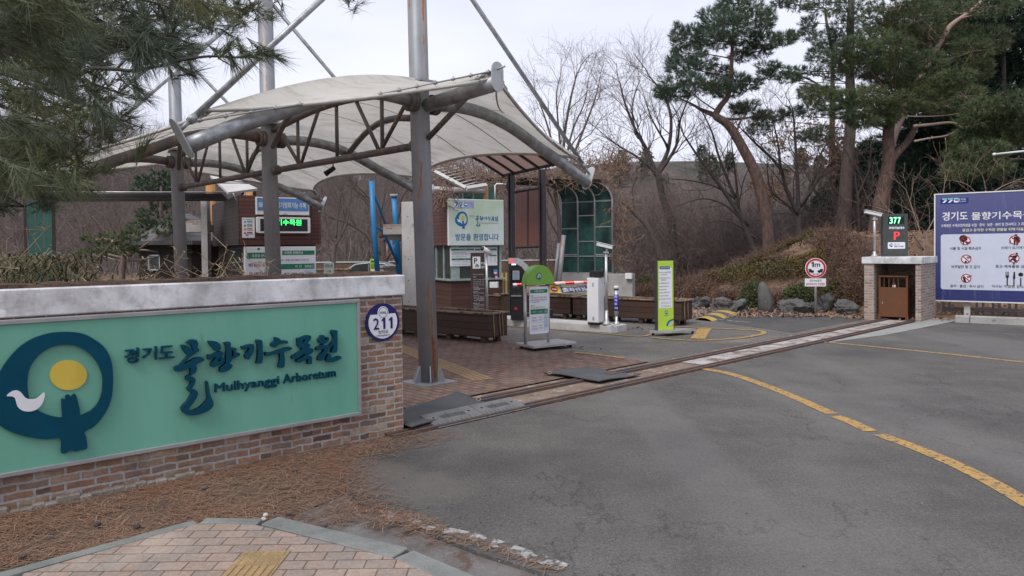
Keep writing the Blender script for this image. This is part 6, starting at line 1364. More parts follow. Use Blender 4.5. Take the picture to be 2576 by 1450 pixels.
# pipe rail in front of the hedge and kerb stones under the board
rp = empty('pipe_rail', 'low rail of paired steel pipes under the blue board', 'rail', bo, rad(-36))
b = MB(); 
for z in (.1, .14): b.tube([(.15, .28, z), (4.6, .28, z)], .025, 8)
b.build('rail_pipe', M_frame, rp)
for px in (2380, 2464, 2505, 2547):
    x = abd(px, 770, .3)[0]; b = MB(); b.tube([(x-.05, .3, 0), (x-.05, .3, .6)], .025, 8); b.tube([(x+.07, .3, 0), (x+.07, .3, .6)], .025, 8); b.tube([(x-.08, .3, .4), (x+.1, .3, .4)], .015, 6); b.build('pipe_pair', M_frame, rp)
ka = P(2402, 812, 1.6*1800/(812-614.5)); ka.z = 0
for i in range(3):
    r = empty('kerb_stone', ('end' if i == 0 else 'middle' if i == 1 else 'rightmost')+' mossy kerb stone in front of the blue board', 'kerb stone', ka+Vector((math.cos(rad(-36)), math.sin(rad(-36)), 0))*(.0 if i == 0 else .26+.98*(i-1)), rad(-36), 'kerb stones before the blue board')
    b = MB(); L = .25 if i == 0 else .96; b.box(0, L, 0, .18, -.02, .14); b.build('stone', M_conc, r, bevel=.012)
# steel lamp arm at the right edge
p0, p1 = P(2498, 389, 9.), P(2620, 376, 8.6); r = empty('steel_pole', 'slim bright steel pole reaching in level from the right edge', 'pole', (0, 0, 0), 0); b = MB(); b.tube([p0, p1, Vector((p1.x+.5, p1.y, p1.z+.02))], .012, 8); b.tube([p0, p0+(p1-p0).normalized()*.03], .018, 8); b.tube([Vector((p1.x+.5, p1.y, p1.z+.05)), Vector((p1.x+.5, p1.y, 0))], .05, 10); b.build('tube', M_wpaint, r)
# speed bumps: far lane (yellow and black) and the little one on the side lane
def bump_(label, P4, n, nm='speed_bump'):
    ctr = sum(P4, Vector())/4; r = empty(nm, label, 'speed bump', (ctr.x, ctr.y, 0), 0); b = MB()
    for i in range(n):
        s0_, s1_ = i/n, (i+1)/n
        for j in range(8):
            t0, t1 = j/8, (j+1)/8; zf = lambda t: .055*math.sin(math.pi*min(1, max(0, t)))**.7+.004
            pt = lambda s, t: ((P4[0]*(1-s)+P4[1]*s)*(1-t)+(P4[3]*(1-s)+P4[2]*s)*t)
            sk = .35/n
            q = [pt(s0_+sk*t0*2, t0), pt(s1_+sk*t0*2, t0), pt(s1_+sk*t1*2, t1), pt(s0_+sk*t1*2, t1)]
            b.add([(q[0].x-ctr.x, q[0].y-ctr.y, zf(t0)), (q[1].x-ctr.x, q[1].y-ctr.y, zf(t0)), (q[2].x-ctr.x, q[2].y-ctr.y, zf(t1)), (q[3].x-ctr.x, q[3].y-ctr.y, zf(t1))], [(0, 1, 2, 3)], i % 2)
    b.build('rubber_strip', [mat('bump_yellow', (.46, .3, .06), (.36, .25, .07), rough=.7), M_rubber], r)
bump_('black and yellow speed bump across the side lane before the planted bank', [G(1748, 805), G(1800, 783), G(1852, 795), G(1780, 812)], 5)
bump_('far yellow and black speed bump seen behind the ticket booth', [P(1225, 694, 24), P(1300, 694, 24), P(1300, 686, 25.5), P(1225, 686, 25.5)], 8) if False else None
for i, (yy, d) in enumerate(((688, 27), (706, 23.5))):
    a_, c_ = P(1232, yy, d), P(1300, yy, d); r = empty('striped_kerb', ('upper' if i == 0 else 'lower')+' yellow and black striped kerb behind the ticket booth', 'kerb', (0, 0, 0), 0, 'striped kerbs behind the booth'); b = MB()
    for k in range(14): 
        q0, q1 = a_.lerp(c_, k/14), a_.lerp(c_, (k+1)/14); b.box(q0.x, q1.x, q0.y, q0.y+.2, 0, max(.12, a_.z), k % 2)
    b.build('stripes', [mat('kerb_yellow', (.5, .3, .05)), M_rubber], r)
r = empty('white_box', 'small white meter box beside the ticket booth counter', 'box', P(1245, 716, 17.2), rad(-10)); b = MB(); b.box(-.12, .08, -.06, .06, -.08, .06); b.build('box', M_wpaint, r, bevel=.006)
b = MB(); b.tube([(-.08, -.0, .05), (-.1, 0, .15), (-.02, 0, .16), (0, 0, .06)], .01, 6); b.build('cable', M_black, r)
r = empty('white_cabinet', 'white ground cabinet beside the ticket booth', 'cabinet', P(1255, 748, 18.5)*1, rad(0)); p = P(1255, 728, 18.5); r.location = (p.x, p.y, 0); FRAMES[r.name] = Matrix.Translation(Vector((p.x, p.y, 0))); b = MB(); b.box(-.28, .12, -.1, .1, 0, p.z); b.build('cabinet', M_conc_l, r, bevel=.006)
# ------------------------------------------------------------------ vegetation
def tri_spray(cent, dirs, lens, wid, rng, tip=0.):
    """thin triangles from cent along dirs"""
    n = len(cent); sd = np.cross(dirs, rng.normal(size=(n, 3))); sd /= np.linalg.norm(sd, axis=1, keepdims=True)+1e-9
    V = np.empty((n, 3, 3)); V[:, 0] = cent-sd*wid/2; V[:, 1] = cent+sd*wid/2; V[:, 2] = cent+dirs*lens[:, None]
    return V.reshape(-1, 3), np.arange(n*3).reshape(-1, 3)
def unitv(a): return a/(np.linalg.norm(a, axis=1, keepdims=True)+1e-9)
def tufts(P_, D_, n, length, spread, wid, rng, droop=0.):
    """P_ tuft origins, D_ their axes; n needles each, fanned forward"""
    m = len(P_); c = np.repeat(P_, n, 0); d = np.repeat(D_, n, 0)+rng.normal(size=(m*n, 3))*spread; d[:, 2] -= droop; d = unitv(d)
    back = np.repeat(D_, n, 0)*(-rng.random((m*n, 1))*length*.55); return tri_spray(c+back, d, length*(.65+.5*rng.random(m*n)), wid, rng)
def join(parts):
    Vs, Fs, o = [], [], 0
    for V, F in parts: Vs.append(V); Fs.append(F+o); o += len(V)
    return np.concatenate(Vs), np.concatenate(Fs)
def limb(b, pts, r0, r1, n=8, k=4):
    p = smooth_pts(pts, k, False); m = len(p); b.tube(p, [r0+(r1-r0)*(i/(m-1))**.8 for i in range(m)], n); return p
def blob_pts(c, rx, rz, n, rng, ry=None):
    ry = ry or (rx+rz)/2; u = rng.normal(size=(n, 3)); u = unitv(u); r = (.45+.55*rng.random((n, 1))**.5); u *= r
    return np.array(c)+u*np.array([rx, ry, rz]), u
def pine(name, label, cat, base, trunk, blobs, d, m_need, group, per=55, nl=.16, wid=.012, n_per=16, bark=M_bark_p, limbs=(), seed=1, r0=.16, r1=.06, spread=.55, up=.45, dj=.9, twigs=True, rz=None):
    """trunk & blobs given in photo pixels at depth d"""
    rng = np.random.default_rng(seed); random.seed(seed)
    bp_ = P(*base, d); gz = -.03+mound_h(bp_.x, bp_.y); root = empty(name, label, cat, (bp_.x, bp_.y, gz), 0, group); off = Vector((bp_.x, bp_.y, gz))
    b = MB(); tp = [P(x, y, d)-off for x, y in trunk]; tp[0].z = min(tp[0].z, -.1); tp = limb(b, tp, r0, r1, 12)
    for pts, ra, rb in limbs: limb(b, [P(x, y, d+(k*.12))-off for k, (x, y) in enumerate(pts)], ra, rb, 8)
    ax = np.array([tuple(q) for q in tp]); PP, DD = [], []
    for (x, y, rx, rz_) in blobs:
        dd = d+random.uniform(-dj, dj); c = P(x, y, dd)-off; s = dd/1800; RX, RZ = rx*s*1.12, rz_*s*1.15
        n = int(per*(RX*RZ)**.6*7)+5
        p, u = blob_pts(c, RX, RZ, n, rng, ry=max(.4, (RX+RZ)*.45)); PP.append(p); DD.append(unitv(u*[1, 1, .7]+[0, 0, up]+rng.normal(size=(n, 3))*.25))
        if twigs:
            dist = np.linalg.norm(ax-np.array(tuple(c)), axis=1); k = int(np.argmin(dist+np.maximum(0, ax[:, 2]-c.z+.2)*.8)); a_ = Vector(ax[k])
            mid = a_.lerp(c, .5)+Vector((0, 0, random.uniform(-.12, .05))); limb(b, [a_, mid, c], .022*min(1.4, .5+RX), .008, 6)
            for q in p[::max(1, n//9)]: limb(b, [c, c.lerp(Vector(q), .5)+Vector((0, 0, -.03)), Vector(q)], .011, .004, 4, 2)
    b.build('trunk', bark, root)
    PP, DD = np.concatenate(PP), np.concatenate(DD); V, F = tufts(PP, DD, n_per, nl, spread, wid, rng); fastmesh('crown', V, F, m_need, root); return root
Z = lambda X, Y: (1641.5+.3919*X, .3919*Y)
def zb_(L): return [Z(x, y)+(rx*.39, ry*.39) for x, y, rx, ry in L]
G1 = 'pines on the planted bank'
pine('pine_tree', 'red-barked pine with a curving trunk and layered dark crown, against the open sky', 'pine tree', (1938, 620), [(1938, 640), (1930, 560), (1905, 450), (1868, 372), (1835, 318), (1808, 298), (1800, 290), (1812, 268), (1832, 240), (1838, 200), (1842, 130), (1845, 60)],
     zb_([(560, 70, 170, 80), (520, 20, 110, 50), (400, 120, 120, 70), (470, 160, 150, 80), (650, 130, 120, 80), (730, 120, 60, 70), (270, 230, 90, 70), (160, 235, 50, 80), (340, 230, 110, 60), (430, 260, 100, 55), (600, 260, 120, 60), (720, 260, 120, 55), (840, 250, 80, 40), (900, 230, 40, 30), (240, 340, 110, 50), (120, 400, 40, 60), (200, 430, 110, 50), (320, 400, 90, 50), (430, 460, 90, 40), (180, 520, 150, 50), (300, 560, 150, 50), (60, 590, 60, 40), (130, 610, 110, 40), (420, 560, 110, 45), (540, 520, 80, 50), (620, 540, 80, 40), (480, 590, 110, 40), (620, 680, 70, 35), (560, 700, 70, 35), (700, 740, 60, 35), (560, 360, 70, 40), (680, 330, 90, 40)]),
     23, M_need1, G1, per=62, seed=3, r0=.22, r1=.04, limbs=(([(1800, 292), (1770, 280), (1740, 262), (1712, 250)], .08, .02), ([(1808, 300), (1850, 300), (1885, 296), (1910, 285)], .06, .02), ([(1855, 325), (1865, 302), (1878, 288)], .04, .02)))
pine('pine_tree', 'tall straight grey-trunked pine with loose grey-green tiers, right of the curved pine', 'pine tree', (2125, 620), [(2118, 640), (2125, 520), (2133, 400), (2140, 300), (2138, 180), (2140, 60), (2142, -30)],
     zb_([(830, 15, 70, 25), (930, 30, 110, 40), (1100, 50, 120, 45), (1250, 50, 140, 70), (1000, 150, 60, 40), (1000, 215, 45, 50), (1130, 250, 100, 60), (1150, 330, 130, 60), (1060, 360, 80, 50), (960, 470, 110, 40), (820, 460, 110, 35), (720, 480, 60, 35), (740, 420, 80, 30), (870, 500, 90, 35), (990, 590, 60, 45), (1150, 460, 100, 60), (900, 720, 80, 35), (800, 740, 80, 30), (720, 770, 100, 40), (680, 830, 80, 35), (1020, 700, 90, 50), (1080, 860, 90, 50), (980, 880, 50, 40), (1250, 180, 120, 80), (1300, 340, 120, 80)]),
     25.5, M_need1, G1, per=50, seed=5, r0=.28, r1=.1, bark=M_bark_b, limbs=(([(2138, 190), (2100, 140), (2080, 60), (2076, 20)], .1, .03), ([(2085, 235), (2060, 215), (2035, 200), (2000, 188)], .06, .02), ([(2140, 260), (2090, 245), (2050, 215), (2010, 210)], .05, .02)))
pine('pine_tree', 'forked red-trunked pine with broad olive pads behind the gate pier', 'pine tree', (2210, 600), [(2200, 640), (2208, 560), (2222, 480), (2236, 410), (2234, 345), (2240, 300), (2252, 250)],
     zb_([(1080, 600, 130, 45), (1180, 640, 190, 60), (1330, 620, 190, 60), (1480, 590, 190, 70), (1620, 560, 170, 60), (1740, 520, 160, 60), (1850, 560, 130, 60), (1950, 500, 110, 60), (1240, 720, 150, 45), (1400, 700, 180, 60), (1560, 680, 180, 60), (1700, 640, 170, 60), (1350, 780, 120, 40), (1480, 760, 110, 50), (1250, 400, 110, 60), (1350, 440, 130, 60), (1450, 380, 130, 70), (1300, 300, 120, 60), (1420, 240, 130, 60), (1560, 300, 120, 80), (1480, 480, 130, 50), (1620, 420, 130, 70), (1760, 400, 120, 70)]),
     21, M_need2, G1, per=75, seed=8, r0=.26, r1=.12, up=.15, limbs=(([(2236, 412), (2262, 380), (2285, 355), (2302, 322)], .13, .08),))
pine('pine_tree', 'pale-limbed leaning pine, its long bare stem rising to the upper right edge', 'pine tree', (2230, 620), [(2212, 640), (2226, 480), (2243, 350), (2290, 245), (2316, 188), (2345, 140), (2375, 90), (2395, 62), (2440, 30), (2490, -15)],
     zb_([(1560, 150, 180, 80), (1700, 100, 200, 90), (1600, 30, 200, 60), (1900, 60, 160, 70), (1450, 120, 110, 80), (2180, 40, 160, 70), (1820, 250, 170, 80), (1960, 250, 150, 90), (2050, 330, 130, 90), (2180, 260, 110, 90), (1700, 270, 150, 90), (2080, 450, 110, 70), (2000, 620, 130, 70), (1880, 680, 130, 60), (2120, 700, 110, 60)]),
     23.5, M_need2, G1, per=58, seed=9, r0=.2, r1=.05, bark=M_bark_l, limbs=(([(2345, 140), (2338, 110), (2342, 70)], .09, .07), ([(2345, 105), (2322, 88)], .03, .02)))
# dead pale branch
db = empty('dead_branch', 'long pale forked dead branch crossing the dark evergreens above the blue board', 'branch', P(2302, 325, 20.6), 0); b = MB(); o_ = P(2302, 325, 20.6)
for pts, a_, c_ in (([(2298, 318), (2340, 314), (2395, 309), (2425, 322), (2470, 312), (2500, 322), (2490, 330)], .05, .02), ([(2300, 356), (2340, 348), (2380, 342), (2412, 326)], .035, .02), ([(2490, 324), (2515, 316), (2532, 308)], .022, .01), ([(2378, 346), (2380, 380), (2372, 420)], .012, .006)): limb(b, [P(x, y, 20.6)-o_ for x, y in pts], a_, c_, 8)
b.build('wood', M_bark_l, db)
# dark evergreens filling the right
dk = [('dark evergreen tree right behind the two straight trunks', 2090, 28, [(2080, 560, 50, 70), (2120, 520, 70, 60), (2180, 560, 60, 80), (2150, 470, 60, 50), (2210, 600, 60, 60)], 31),
      ('dark evergreen tree behind the parking counter', 2290, 26, [(2290, 560, 90, 80), (2230, 480, 90, 70), (2310, 450, 100, 80), (2250, 400, 90, 60), (2340, 380, 90, 70), (2330, 300, 90, 70), (2250, 620, 90, 50), (2350, 620, 100, 60), (2180, 420, 60, 60)], 32),
      ('dark evergreen tree behind the left half of the blue board', 2400, 25, [(2400, 470, 100, 60), (2450, 400, 110, 70), (2400, 330, 100, 70), (2480, 300, 100, 80), (2420, 240, 100, 70), (2500, 220, 100, 80), (2440, 150, 100, 80), (2350, 230, 90, 80), (2400, 560, 100, 60)], 33),
      ('tall dark evergreen tree filling the upper right corner', 2520, 24, [(2520, 460, 110, 80), (2560, 360, 90, 80), (2540, 250, 110, 90), (2480, 130, 110, 80), (2550, 120, 100, 90), (2500, 40, 110, 70), (2400, 40, 110, 60), (2580, 30, 90, 70), (2320, 60, 90, 60), (2260, 130, 80, 60), (2540, 560, 110, 60)], 34)]
for lb_, x, dpt, bl, sd_ in dk:
    pine('evergreen_tree', lb_, 'evergreen tree', (x, 620), [(x, 660), (x+3, 400), (x+5, 100)], bl, dpt+2, M_need3, 'dark evergreens on the right', per=70, seed=sd_, nl=.22, wid=.035, n_per=12, bark=M_bark_d, r0=.22, up=0., spread=.8, dj=1.4, twigs=False)
pine('pine_tree', 'low olive pine sprays reaching over the blue board at the right edge', 'pine tree', (2560, 620), [(2600, 640), (2595, 400), (2580, 250)], [(2500, 270, 70, 26), (2550, 262, 60, 30), (2470, 300, 60, 24), (2530, 300, 70, 30), (2500, 340, 60, 26), (2560, 340, 60, 30), (2440, 350, 50, 26), (2480, 380, 60, 24), (2430, 390, 50, 26), (2440, 430, 60, 22), (2490, 420, 50, 22), (2410, 430, 40, 20)], 19.5, M_need2, G1, per=75, seed=41, r0=.12, up=-.1, dj=.5)
# young pines beyond the left hut
pine('pine_tree', 'small round pine with twisted pale limbs left of the log hut', 'pine tree', (300, 700), [(300, 720), (310, 660), (330, 640)], [(260, 600, 50, 14), (330, 592, 40, 14), (290, 625, 60, 14), (350, 620, 40, 12), (240, 640, 50, 14), (420, 575, 36, 16), (440, 560, 30, 16)], 19, M_need2, 'young pines by the hut', per=60, seed=51, nl=.12, r0=.1, bark=M_bark_l, limbs=(([(310, 650), (270, 640), (240, 635)], .04, .02), ([(310, 650), (350, 630), (400, 635)], .04, .02), ([(305, 655), (340, 655), (390, 648)], .03, .015)))
pine('pine_tree', 'bushy dark pine in the distance above the long pergola beam', 'pine tree', (400, 690), [(400, 700), (405, 560), (405, 470)], [(400, 455, 50, 26), (370, 480, 40, 20), (430, 480, 40, 20), (400, 540, 50, 30), (370, 575, 50, 20), (440, 570, 40, 20)], 40, M_need1, 'young pines by the hut', per=16, seed=52, nl=.3, wid=.05, r0=.2)

# ---- bare broadleaf trees
def grow(b, p, d, L, r, lev, rng, tw, maxlev, bend=.16, kids=(3, 4)):
    n = 5 if lev < 2 else 3; pts = [p]; q = p.copy(); dd = d.copy()
    for i in range(n):
        dd = (dd+Vector(rng.normal(size=3))*bend+Vector((0, 0, .05))).normalized(); q = q+dd*L/n; pts.append(q)
    if r > .012: b.tube(pts, [r*(1-.55*i/n) for i in range(n+1)], 7 if r > .04 else 4, caps=False)
    else:
        for i in range(n): tw.append((pts[i], pts[i+1], r*(1-.6*i/n), r*(1-.6*(i+1)/n)))
    if lev >= maxlev: return
    nk = int(rng.integers(kids[0], kids[1]+1))+(1 if lev >= 1 else 0)
    for k in range(nk):
        t = .3+.7*(k+rng.random()*.7)/nk; i = min(n-1, int(t*n)); bp_ = pts[i].lerp(pts[i+1], t*n-i)
        ax = dd.orthogonal().normalized(); ax.rotate(Matrix.Rotation(rng.random()*6.28, 3, dd)); nd = (dd*(.75+.3*rng.random())+ax*(.5+.35*rng.random())).normalized()
        grow(b, bp_, nd, L*(.62+.2*rng.random()), r*.5*(1-.2*t), lev+1, rng, tw, maxlev, bend, kids)
def twig_mesh(tw):
    n = len(tw); A = np.array([tuple(t[0]) for t in tw]); B_ = np.array([tuple(t[1]) for t in tw]); ra = np.array([t[2] for t in tw])[:, None]; rb = np.array([t[3] for t in tw])[:, None]
    ra = np.maximum(ra, .0035); rb = np.maximum(rb, .0025)
    d = unitv(B_-A); s = unitv(np.cross(d, RNG.normal(size=(n, 3)))); u = np.cross(d, s); V = np.empty((n, 6, 3))
    for k in range(3):
        a = 2*math.pi*k/3; o = s*math.cos(a)+u*math.sin(a); V[:, k] = A+o*ra; V[:, 3+k] = B_+o*rb
    F = np.array([[0, 1, 4, 3], [1, 2, 5, 4], [2, 0, 3, 5]])[None]+np.arange(n)[:, None, None]*6
    return V.reshape(-1, 3), F.reshape(-1, 4)
def bare(label, d, trunk, r0, branches, seed, group='bare trees behind the lane', L=1.6, maxlev=3, m=M_bark_b, leaf=None, tm=M_twig, kids=(3, 4), name='bare_tree', tw_scale=1.):
    rng = np.random.default_rng(seed); bp_ = P(*trunk[0], d); gz = -.05+max(mound_h(bp_.x, bp_.y), 0); root = empty(name, label, 'bare tree' if leaf is None else 'oak tree', (bp_.x, bp_.y, gz), 0, group); off = Vector((bp_.x, bp_.y, gz))
    b = MB(); tw = []; tp = [P(x, y, d)-off for x, y in trunk]; tp[0].z = -.1; limb(b, tp, r0, r0*.6, 10)
    for pts, ra in branches:
        q = [P(x, y, d+.25*k*(1 if (seed+len(pts)) % 2 else -1)*.6)-off for k, (x, y) in enumerate(pts)]; sp_ = limb(b, q, ra, ra*.25, 7); m_ = len(sp_)
        for k in range(2, m_, 2):
            t = k/m_; dv_ = (Vector(sp_[k])-Vector(sp_[k-1])).normalized(); ax = dv_.orthogonal().normalized(); ax.rotate(Matrix.Rotation(rng.random()*6.28, 3, dv_)); nd = (dv_*.8+ax*.7+Vector((0, 0, .15))).normalized()
            grow(b, Vector(sp_[k]), nd, L*(1-.45*t), max(.009, ra*.33*(1-.6*t)), 1, rng, tw, maxlev, kids=kids)
        grow(b, Vector(sp_[-1]), (Vector(sp_[-1])-Vector(sp_[-2])).normalized(), L*.6, ra*.24, 1, rng, tw, maxlev, kids=kids)
    tr_ = b.build('trunk', m, root); V, F = twig_mesh(tw); fastmesh('twigs', V, F, tm, root)
    if leaf is not None:
        idx = rng.integers(0, len(tw), 2600); c = np.array([tuple(tw[i][1]) for i in idx]); c = c[c[:, 2] > 0]; dd = unitv(rng.normal(size=(len(c), 3))); V, F = tri_spray(c, dd, .1+.05*rng.random(len(c)), .07, rng); fastmesh('dry_leaves', V, F, leaf, root)
    return root
bare('slender bare tree with a fan of fine upright twigs, beside the canopy tie rod', 30, [(1415, 640), (1418, 520), (1416, 450)], .13, [([(1416, 460), (1395, 380), (1372, 300), (1350, 240)], .08), ([(1416, 450), (1420, 340), (1440, 230), (1452, 185)], .09), ([(1418, 460), (1455, 360), (1490, 270), (1505, 220)], .08), ([(1416, 500), (1380, 420), (1345, 350)], .05), ([(1418, 430), (1440, 330), (1470, 260), (1480, 200)], .06), ([(1416, 420), (1405, 320), (1400, 240), (1410, 190)], .06)], 101, L=1.9)
bare('bare tree with a thick leaning trunk and wide dark crown, left of the curved pine', 27, [(1705, 640), (1690, 570), (1668, 500), (1655, 440), (1648, 430)], .17, [([(1650, 440), (1628, 380), (1600, 330), (1572, 260), (1560, 210)], .1), ([(1650, 440), (1680, 380), (1688, 300), (1670, 240), (1640, 200)], .1), ([(1648, 435), (1610, 400), (1560, 370), (1520, 340)], .07), ([(1655, 440), (1700, 370), (1712, 300), (1740, 230)], .08), ([(1600, 340), (1590, 270), (1610, 200)], .05), ([(1680, 370), (1640, 300), (1620, 240)], .05)], 102, L=2.0, m=M_bark_d)
bare('second trunk of bare tree leaning left, low behind the green arbour', 26, [(1700, 650), (1640, 590), (1600, 540), (1560, 500)], .12, [([(1565, 505), (1540, 470), (1530, 420), (1545, 370)], .06), ([(1600, 545), (1590, 480), (1610, 430)], .05)], 103, L=1.3)
bare('many-stemmed bare tree left of the curved pine trunk, spreading low branches', 24, [(1925, 640), (1870, 560), (1850, 500)], .11, [([(1880, 570), (1820, 480), (1760, 400), (1720, 340)], .09), ([(1850, 500), (1800, 470), (1740, 455), (1680, 450)], .05), ([(1870, 560), (1830, 520), (1770, 500), (1700, 520)], .05), ([(1860, 540), (1850, 440), (1840, 360)], .06), ([(1900, 600), (1840, 560), (1780, 560)], .04), ([(1850, 500), (1810, 400), (1790, 330), (1760, 270)], .06)], 104, L=1.6, m=M_bark_d)
bare('many-stemmed bare tree between the curved pine and the straight pine', 24.5, [(2010, 640), (2010, 560), (2008, 520)], .12, [([(2008, 540), (1980, 480), (1960, 420), (1900, 360), (1870, 330)], .09), ([(2008, 530), (2005, 440), (2000, 350), (1995, 280)], .09), ([(2010, 540), (2040, 470), (2060, 400), (2080, 360)], .08), ([(2012, 520), (2060, 450), (2110, 380)], .06), ([(1965, 430), (1955, 350), (1940, 290)], .05), ([(2010, 560), (1985, 520), (1940, 480), (1930, 420)], .07)], 105, L=1.5, m=M_bark_d)
bare('bare oak still holding brown leaves behind the road sign', 29, [(2060, 650), (2062, 560), (2060, 480)], .12, [([(2060, 500), (2030, 440), (2000, 400)], .06), ([(2060, 480), (2070, 420), (2060, 380)], .06), ([(2062, 520), (2100, 450), (2110, 410)], .05), ([(2060, 560), (2020, 520), (1990, 500)], .05)], 106, L=1.6, leaf=M_oak, name='oak_tree')
bare('pruned bare tree with cut limbs between brown shelter and green arbour', 21, [(1400, 680), (1408, 600), (1402, 520), (1395, 480)], .08, [([(1402, 530), (1380, 480), (1365, 440)], .04), ([(1408, 600), (1385, 560), (1372, 520)], .035), ([(1398, 500), (1405, 470), (1400, 430)], .04)], 107, L=.8, maxlev=2, tm=M_twig2)
bare('wide low bare tree behind the silver car', 34, [(975, 690), (965, 640), (960, 600)], .2, [([(962, 640), (920, 590), (870, 560), (820, 545)], .12), ([(960, 600), (950, 540), (930, 500), (900, 470)], .12), ([(962, 610), (1000, 550), (1010, 500), (1030, 470)], .1), ([(965, 640), (1000, 610), (1030, 590)], .08), ([(900, 575), (870, 520), (850, 490)], .06)], 108, 'bare trees behind the parked car', L=2.4, m=M_bark_b)
bare('bare tree behind the dark booth, right of its wall', 32, [(838, 690), (840, 640), (845, 600)], .12, [([(843, 620), (870, 570), (880, 520)], .07), ([(843, 610), (820, 560), (815, 500)], .07), ([(845, 600), (850, 540), (860, 480)], .06)], 109, 'bare trees behind the parked car', L=2.0)
bare('thin pale young tree in front of the dark evergreens, left of the blue board', 17.5, [(2330, 700), (2325, 640), (2322, 600)], .035, [([(2324, 630), (2290, 580), (2250, 540), (2200, 520)], .022), ([(2322, 600), (2345, 560), (2370, 500), (2378, 440)], .022), ([(2323, 610), (2340, 570), (2355, 540)], .016), ([(2322, 605), (2300, 540), (2280, 480)], .016)], 110, 'saplings by the blue board', L=.9, maxlev=2, m=M_bark_l, tm=M_vine, kids=(2, 3))
bare('tangled pale sapling behind the top edge of the blue board', 18.5, [(2470, 700), (2475, 560), (2480, 480)], .03, [([(2476, 520), (2440, 470), (2400, 455)], .02), ([(2478, 500), (2520, 470), (2570, 450)], .02), ([(2480, 480), (2470, 440), (2440, 410)], .016)], 111, 'saplings by the blue board', L=.8, maxlev=2, m=M_bark_l, tm=M_vine, kids=(2, 3))
bare('bare tree just left of the two tall pines trunks on the bank top', 25, [(2165, 640), (2160, 560), (2158, 480)], .07, [([(2160, 520), (2150, 440), (2130, 380)], .04), ([(2158, 490), (2185, 430), (2190, 370)], .04), ([(2160, 560), (2120, 500), (2090, 470)], .03)], 112, L=1.2, m=M_bark_d)

# far wood: hundreds of small bare trees over the hillside, one mass
def far_wood():
    rng = np.random.default_rng(5); protos = []
    for s in range(5):
        b = MB(); tw = []; r_ = np.random.default_rng(60+s)
        grow(b, Vector((0, 0, 0)), Vector((0, 0, 1)), 3.2, .0119, 0, r_, tw, 3, bend=.1, kids=(4, 4)); V, F = twig_mesh([(a, c, x*4.2, y*4.2) for a, c, x, y in tw]); protos.append((V, F))
    PH = [V[:, 2].max() for V, F in protos]; Vs, Fs, o = [], [], 0
    for i in range(2700):
        y = 33+115*rng.random()**1.15; x = rng.uniform(-.85, .9)*y
        if x < 1 and y < 44: continue
        if 2 < x < 6 and y < 36: continue
        if abs(x/y) > .95: continue
        V, F = protos[i % 5]; s = min(rng.uniform(.75, 1.5)*(1.25 if y > 60 else .85), max(.35, rng.uniform(.75, 1.12)*(1.6+.108*y-hillh(x, y))/PH[i % 5]) if x > 0 else 9); a = rng.random()*6.28; R = np.array([[math.cos(a), -math.sin(a), 0], [math.sin(a), math.cos(a), 0], [0, 0, 1]])
        q = (V*s)@R.T+np.array([x, y, -.1+hillh(x, y)]); Vs.append(q); Fs.append(F+o); o += len(q)
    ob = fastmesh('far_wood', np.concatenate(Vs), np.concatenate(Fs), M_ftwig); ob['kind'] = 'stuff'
    Vs, Fs, o = [], [], 0
    for i in range(260):                      # scattered evergreens on the slope
        x = rng.uniform(-100, 110); y = rng.uniform(80, 128)
        if rng.random() < .5: x = rng.uniform(-80, -25)
        n = 240; h = rng.uniform(2, 4); z = rng.random(n); rr_ = np.sin(np.pi*(.12+.85*z))**.7*h*.36*rng.random(n)**.5; a = rng.random(n)*6.28
        c = np.stack([x+rr_*np.cos(a), y+rr_*np.sin(a), hillh(x, y)+.5+z*h], 1); d = unitv(rng.normal(size=(n, 3))+[0, 0, -.3]); V, F = tri_spray(c, d, .5+.4*rng.random(n), .35, rng); Vs.append(V); Fs.append(F+o); o += len(V)
    ob = fastmesh('far_evergreens', np.concatenate(Vs), np.concatenate(Fs), leafmat('hill_evergreen', (.06, .08, .05), (.085, .095, .06))); ob['kind'] = 'stuff'
far_wood()
def thicket():
    rng = np.random.default_rng(15); protos = []
    for s_ in range(6):
        b = MB(); tw = []; r_ = np.random.default_rng(90+s_)
        for k in range(2): grow(b, Vector((.1*k, 0, 0)), Vector(((k-.5)*.5, r_.normal()*.2, 1)).normalized(), 1.35, .0119, 0, r_, tw, 3, bend=.17, kids=(3, 4))
        V, F = twig_mesh([(a, c, x*1.5, y*1.7) for a, c, x, y in tw]); V[:, 2] /= 1; protos.append((V, F, V[:, 2].max()))
    Vs, Fs, o = [], [], 0
    for i in range(330):
        x = rng.uniform(2.5, 15); y = rng.uniform(25.5, 40)
        if x < .1*y+.8 or (x < 6.2 and y < 27.5): continue
        V, F, h = protos[i % 6]; top = 1.6+(620-rng.uniform(445, 590))/1800*y; s_ = max(.5, min(1.7, top/h)); a = rng.random()*6.28; R = np.array([[math.cos(a), -math.sin(a), 0], [math.sin(a), math.cos(a), 0], [0, 0, 1]])
        q = (V*s_)@R.T+np.array([x, y, -.1+.6*mound_h(x, y)]); Vs.append(q); Fs.append(F+o); o += len(q)
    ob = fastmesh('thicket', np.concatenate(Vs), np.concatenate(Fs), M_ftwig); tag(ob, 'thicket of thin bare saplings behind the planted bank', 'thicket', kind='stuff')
thicket()

